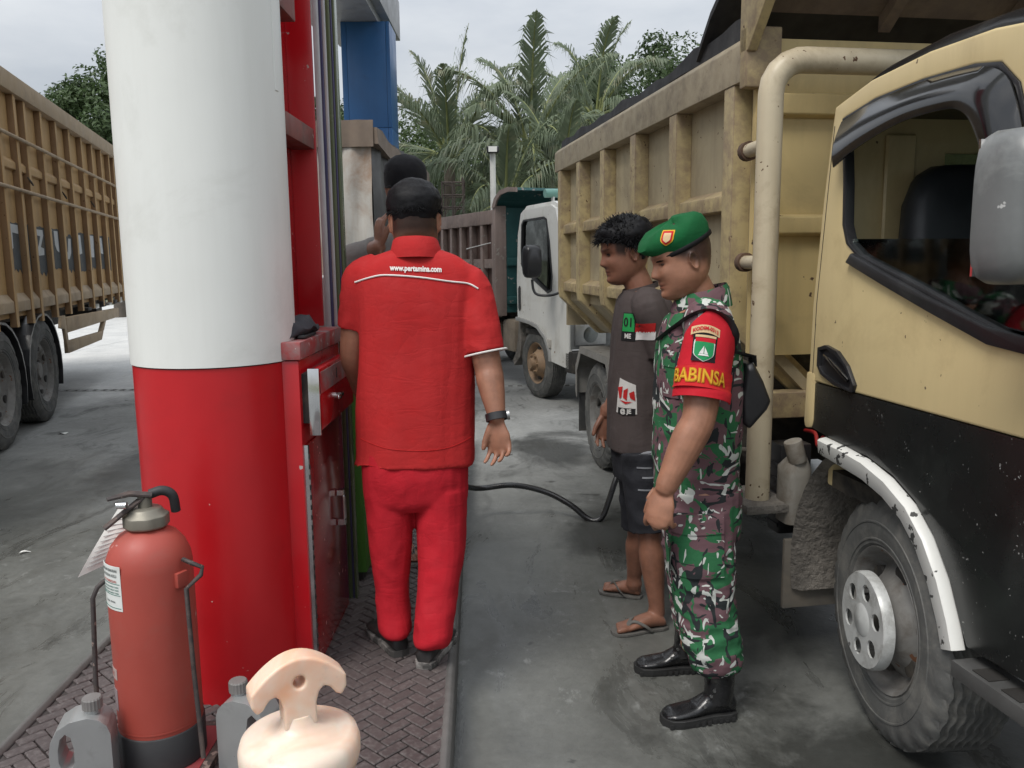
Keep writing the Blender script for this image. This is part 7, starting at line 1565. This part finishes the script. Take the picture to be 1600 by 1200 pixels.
def frond(bl, br, o, az, el, L, droop, rnd, dry=0.0):
    d = Vector((math.cos(az) * math.cos(el), math.sin(az) * math.cos(el), math.sin(el))); p = Vector(o); pts = [p.copy()]; n = 16
    for k in range(n): d = (d + Vector((0, 0, -droop * (.25 + 1.5 * k / n) / n * 2))).normalized(); p = p + d * (L / n); pts.append(p.copy())
    br.tube(pts, [.030 * (1 - .85 * k / n) for k in range(n + 1)], 5)
    for k in range(2, n):
        for h in (0, .25, .5, .75):
            q = pts[k].lerp(pts[k + 1] if k + 1 <= n else pts[k], h); t = (k + h) / n; tg_ = (pts[min(k + 1, n)] - pts[k - 1]).normalized(); sd_ = tg_.cross(Vector((0, 0, 1)))
            if sd_.length < .05: sd_ = Vector((1, 0, 0))
            sd_.normalize(); up = sd_.cross(tg_); ll = L * .35 * (math.sin(math.pi * min(1, t * .9 + .12)) ** .7) * rnd.uniform(.8, 1.1)
            for s in (-1, 1):
                if rnd.random() < .06: continue
                a = (sd_ * s * .62 + tg_ * .95 + up * rnd.uniform(-.05, .40)).normalized(); w = tg_ * .013 + sd_ * (s * -.009) + up * .006; dq = rnd.uniform(.5, 1.15); m1 = q + a * ll * .52 + Vector((0, 0, -.14 * ll * dq)); e1 = q + a * ll * (.98 - .2 * dq) + Vector((0, 0, -ll * dq * .8))
                bl.add([q - w, q + w, m1 + w * .9, m1 - w * .9, e1], [(0, 1, 2, 3), (3, 2, 4)], False)
def palm(px, py, Y, h_f, L, nf, seed, label, dr=1.0, lean_=0.0):
    rnd = random.Random(seed); c = at(px, py, Y); o = thing('palm_tree', label, 'palm tree', (c.x + lean_, Y, 0), 0, 'coconut palms behind the trucks'); bl, br, bt = B(), B(), B(); top = Vector((-lean_, 0, c.z))
    bt.tube(smooth_path([(0, 0, -.05), (-lean_ * .3, .05, c.z * .5), top], 8), [.20 - .006 * k for k in range(17)], 12)
    for k in range(nf):
        u = k / nf; az = k * 2.399 + rnd.uniform(-.2, .2); el = R(80 - 112 * u + rnd.uniform(-8, 8)); frond(bl, br, top + Vector((math.cos(az) * .08, math.sin(az) * .08, .1 * (1 - u))), az, el, L * rnd.uniform(.8, 1.1), dr * rnd.uniform(.75, 1.2) * (.8 + .4 * u), rnd)
    bt.build('trunk', PTRK, o); br.build('frond_ribs', RACH, o); lo = bl.build('crown', PALM, o)
palm(702, 250, 17.5, 0, 2.5, 21, 1, 'leftmost coconut palm beside the blue pillar', 1.0)
palm(828, 232, 16.5, 0, 2.5, 22, 2, 'tallest coconut palm, with upright centre fronds, behind the white cab', .95)
palm(930, 185, 19.0, 0, 2.3, 18, 3, 'coconut palm rising behind the tail of the yellow bed', 1.0)
palm(790, 318, 14.6, 0, 1.8, 14, 4, 'low young palm with drooping fronds beside the lamp post', 1.15)
palm(880, 300, 15.2, 0, 2.2, 15, 5, 'low palm half hidden between the white cab and yellow bed', 1.1)
# ---- broadleaf trees
LEAF1 = leafmat('broad_leaf', (.040, .068, .026), (.085, .130, .052), None, .8); LEAF2 = leafmat('hedge_leaf', (.035, .060, .020), (.085, .13, .045), (.12, .15, .05), .9); BARK = paint('tree_bark', (.10, .085, .07), .95, 0, .3, 4, bump=.5, bscale=18)
def tree(px, py, Y, rx_, rz_, n, seed, label, mt=LEAF1, leaf=.16, name='broadleaf_tree', cat='tree', grp='trees beyond the forecourt'):
    rnd = random.Random(seed); c = at(px, py, Y); o = thing(name, label, cat, (c.x, Y, 0), 0, grp); bt, bl = B(), B(); cz = max(c.z, .6)
    bt.tube([(0, 0, -.05), (.05, .02, cz * .45), (0, 0, cz)], [.06 * rx_ + .08, .05 * rx_ + .05, .03 * rx_ + .02], 10); cl = []
    for k in range(26):
        a, e, q = rnd.uniform(0, 6.283), rnd.uniform(-.7, 1.3), rnd.uniform(.45, .95); p = Vector((math.cos(a) * math.cos(e) * rx_ * q, math.sin(a) * math.cos(e) * rx_ * q, cz + math.sin(e) * rz_ * q)); cl.append((p, rnd.uniform(.22, .40) * min(rx_, rz_ * 1.3)))
        if k % 2 == 0: bt.tube(smooth_path([(0, 0, cz * rnd.uniform(.45, .85)), p * .5 + Vector((0, 0, cz * .42)), p], 3), [.05 * rx_ * .5 + .01] * 3 + [.02] * 4, 6)
    for k in range(n):
        p0, rr = cl[k % len(cl)]; d = Vector((rnd.gauss(0, 1), rnd.gauss(0, 1), rnd.gauss(0, 1))).normalized(); p = p0 + d * rr * rnd.uniform(.55, 1.08); s = leaf * rnd.uniform(.6, 1.3)
        nrm = (d + Vector((rnd.gauss(0, .6), rnd.gauss(0, .6), rnd.gauss(.5, .6)))).normalized(); a = nrm.orthogonal().normalized(); a.rotate(Matrix.Rotation(rnd.uniform(0, 6.28), 3, nrm)); b2 = nrm.cross(a)
        bl.add([p - a * s * .5, p + b2 * s * .24 + nrm * s * .05, p + a * s * .5 - Vector((0, 0, s * .12)), p - b2 * s * .24 + nrm * s * .05], [(0, 1, 2, 3)])
    bt.build('trunk', BARK, o); bl.mesh  # crown kept as one part
    me = bl.mesh('crown', False); link('crown', me, mt, o); return o
tree(165, 196, 24, 1.8, 1.8, 13000, 11, 'round leafy tree behind the tan truck, left of the column')
tree(1000, 150, 27, 2.2, 1.7, 12000, 12, 'dark leafy tree top showing above the yellow truck bed')
tree(915, 190, 29, 2.0, 1.8, 10000, 13, 'dark leafy tree behind the palms, left of the yellow bed')
tree(520, 225, 28, 1.6, 1.6, 5000, 14, 'leafy tree glimpsed between the striped panel and blue pillar')
tree(650, 275, 27, 2.2, 2.0, 7000, 15, 'leafy tree behind the leftmost palm', LEAF2)
tree(735, 310, 25, 2.3, 1.7, 7000, 16, 'bushy tree behind the scaffold tower', LEAF2)
tree(830, 320, 26, 2.4, 1.7, 7000, 17, 'bushy tree behind the white cab', LEAF2)
tree(590, 330, 24, 2.0, 1.6, 5000, 18, 'bushy tree behind the blue pillar', LEAF2)
for k, (px, Y) in enumerate(((600, 21), (660, 21.5), (712, 20), (745, 21), (800, 20.5))):
    tree(px, 372, Y, 1.1, .85, 2200, 40 + k, ['shrub at the foot of the blue pillar', 'shrub under the leftmost palm', 'shrub below the scaffold tower', 'shrub left of the lamp post', 'shrub right of the lamp post'][k] + ' on the far edge', LEAF2, .13, 'shrub', 'shrub', 'shrubs on the far edge')
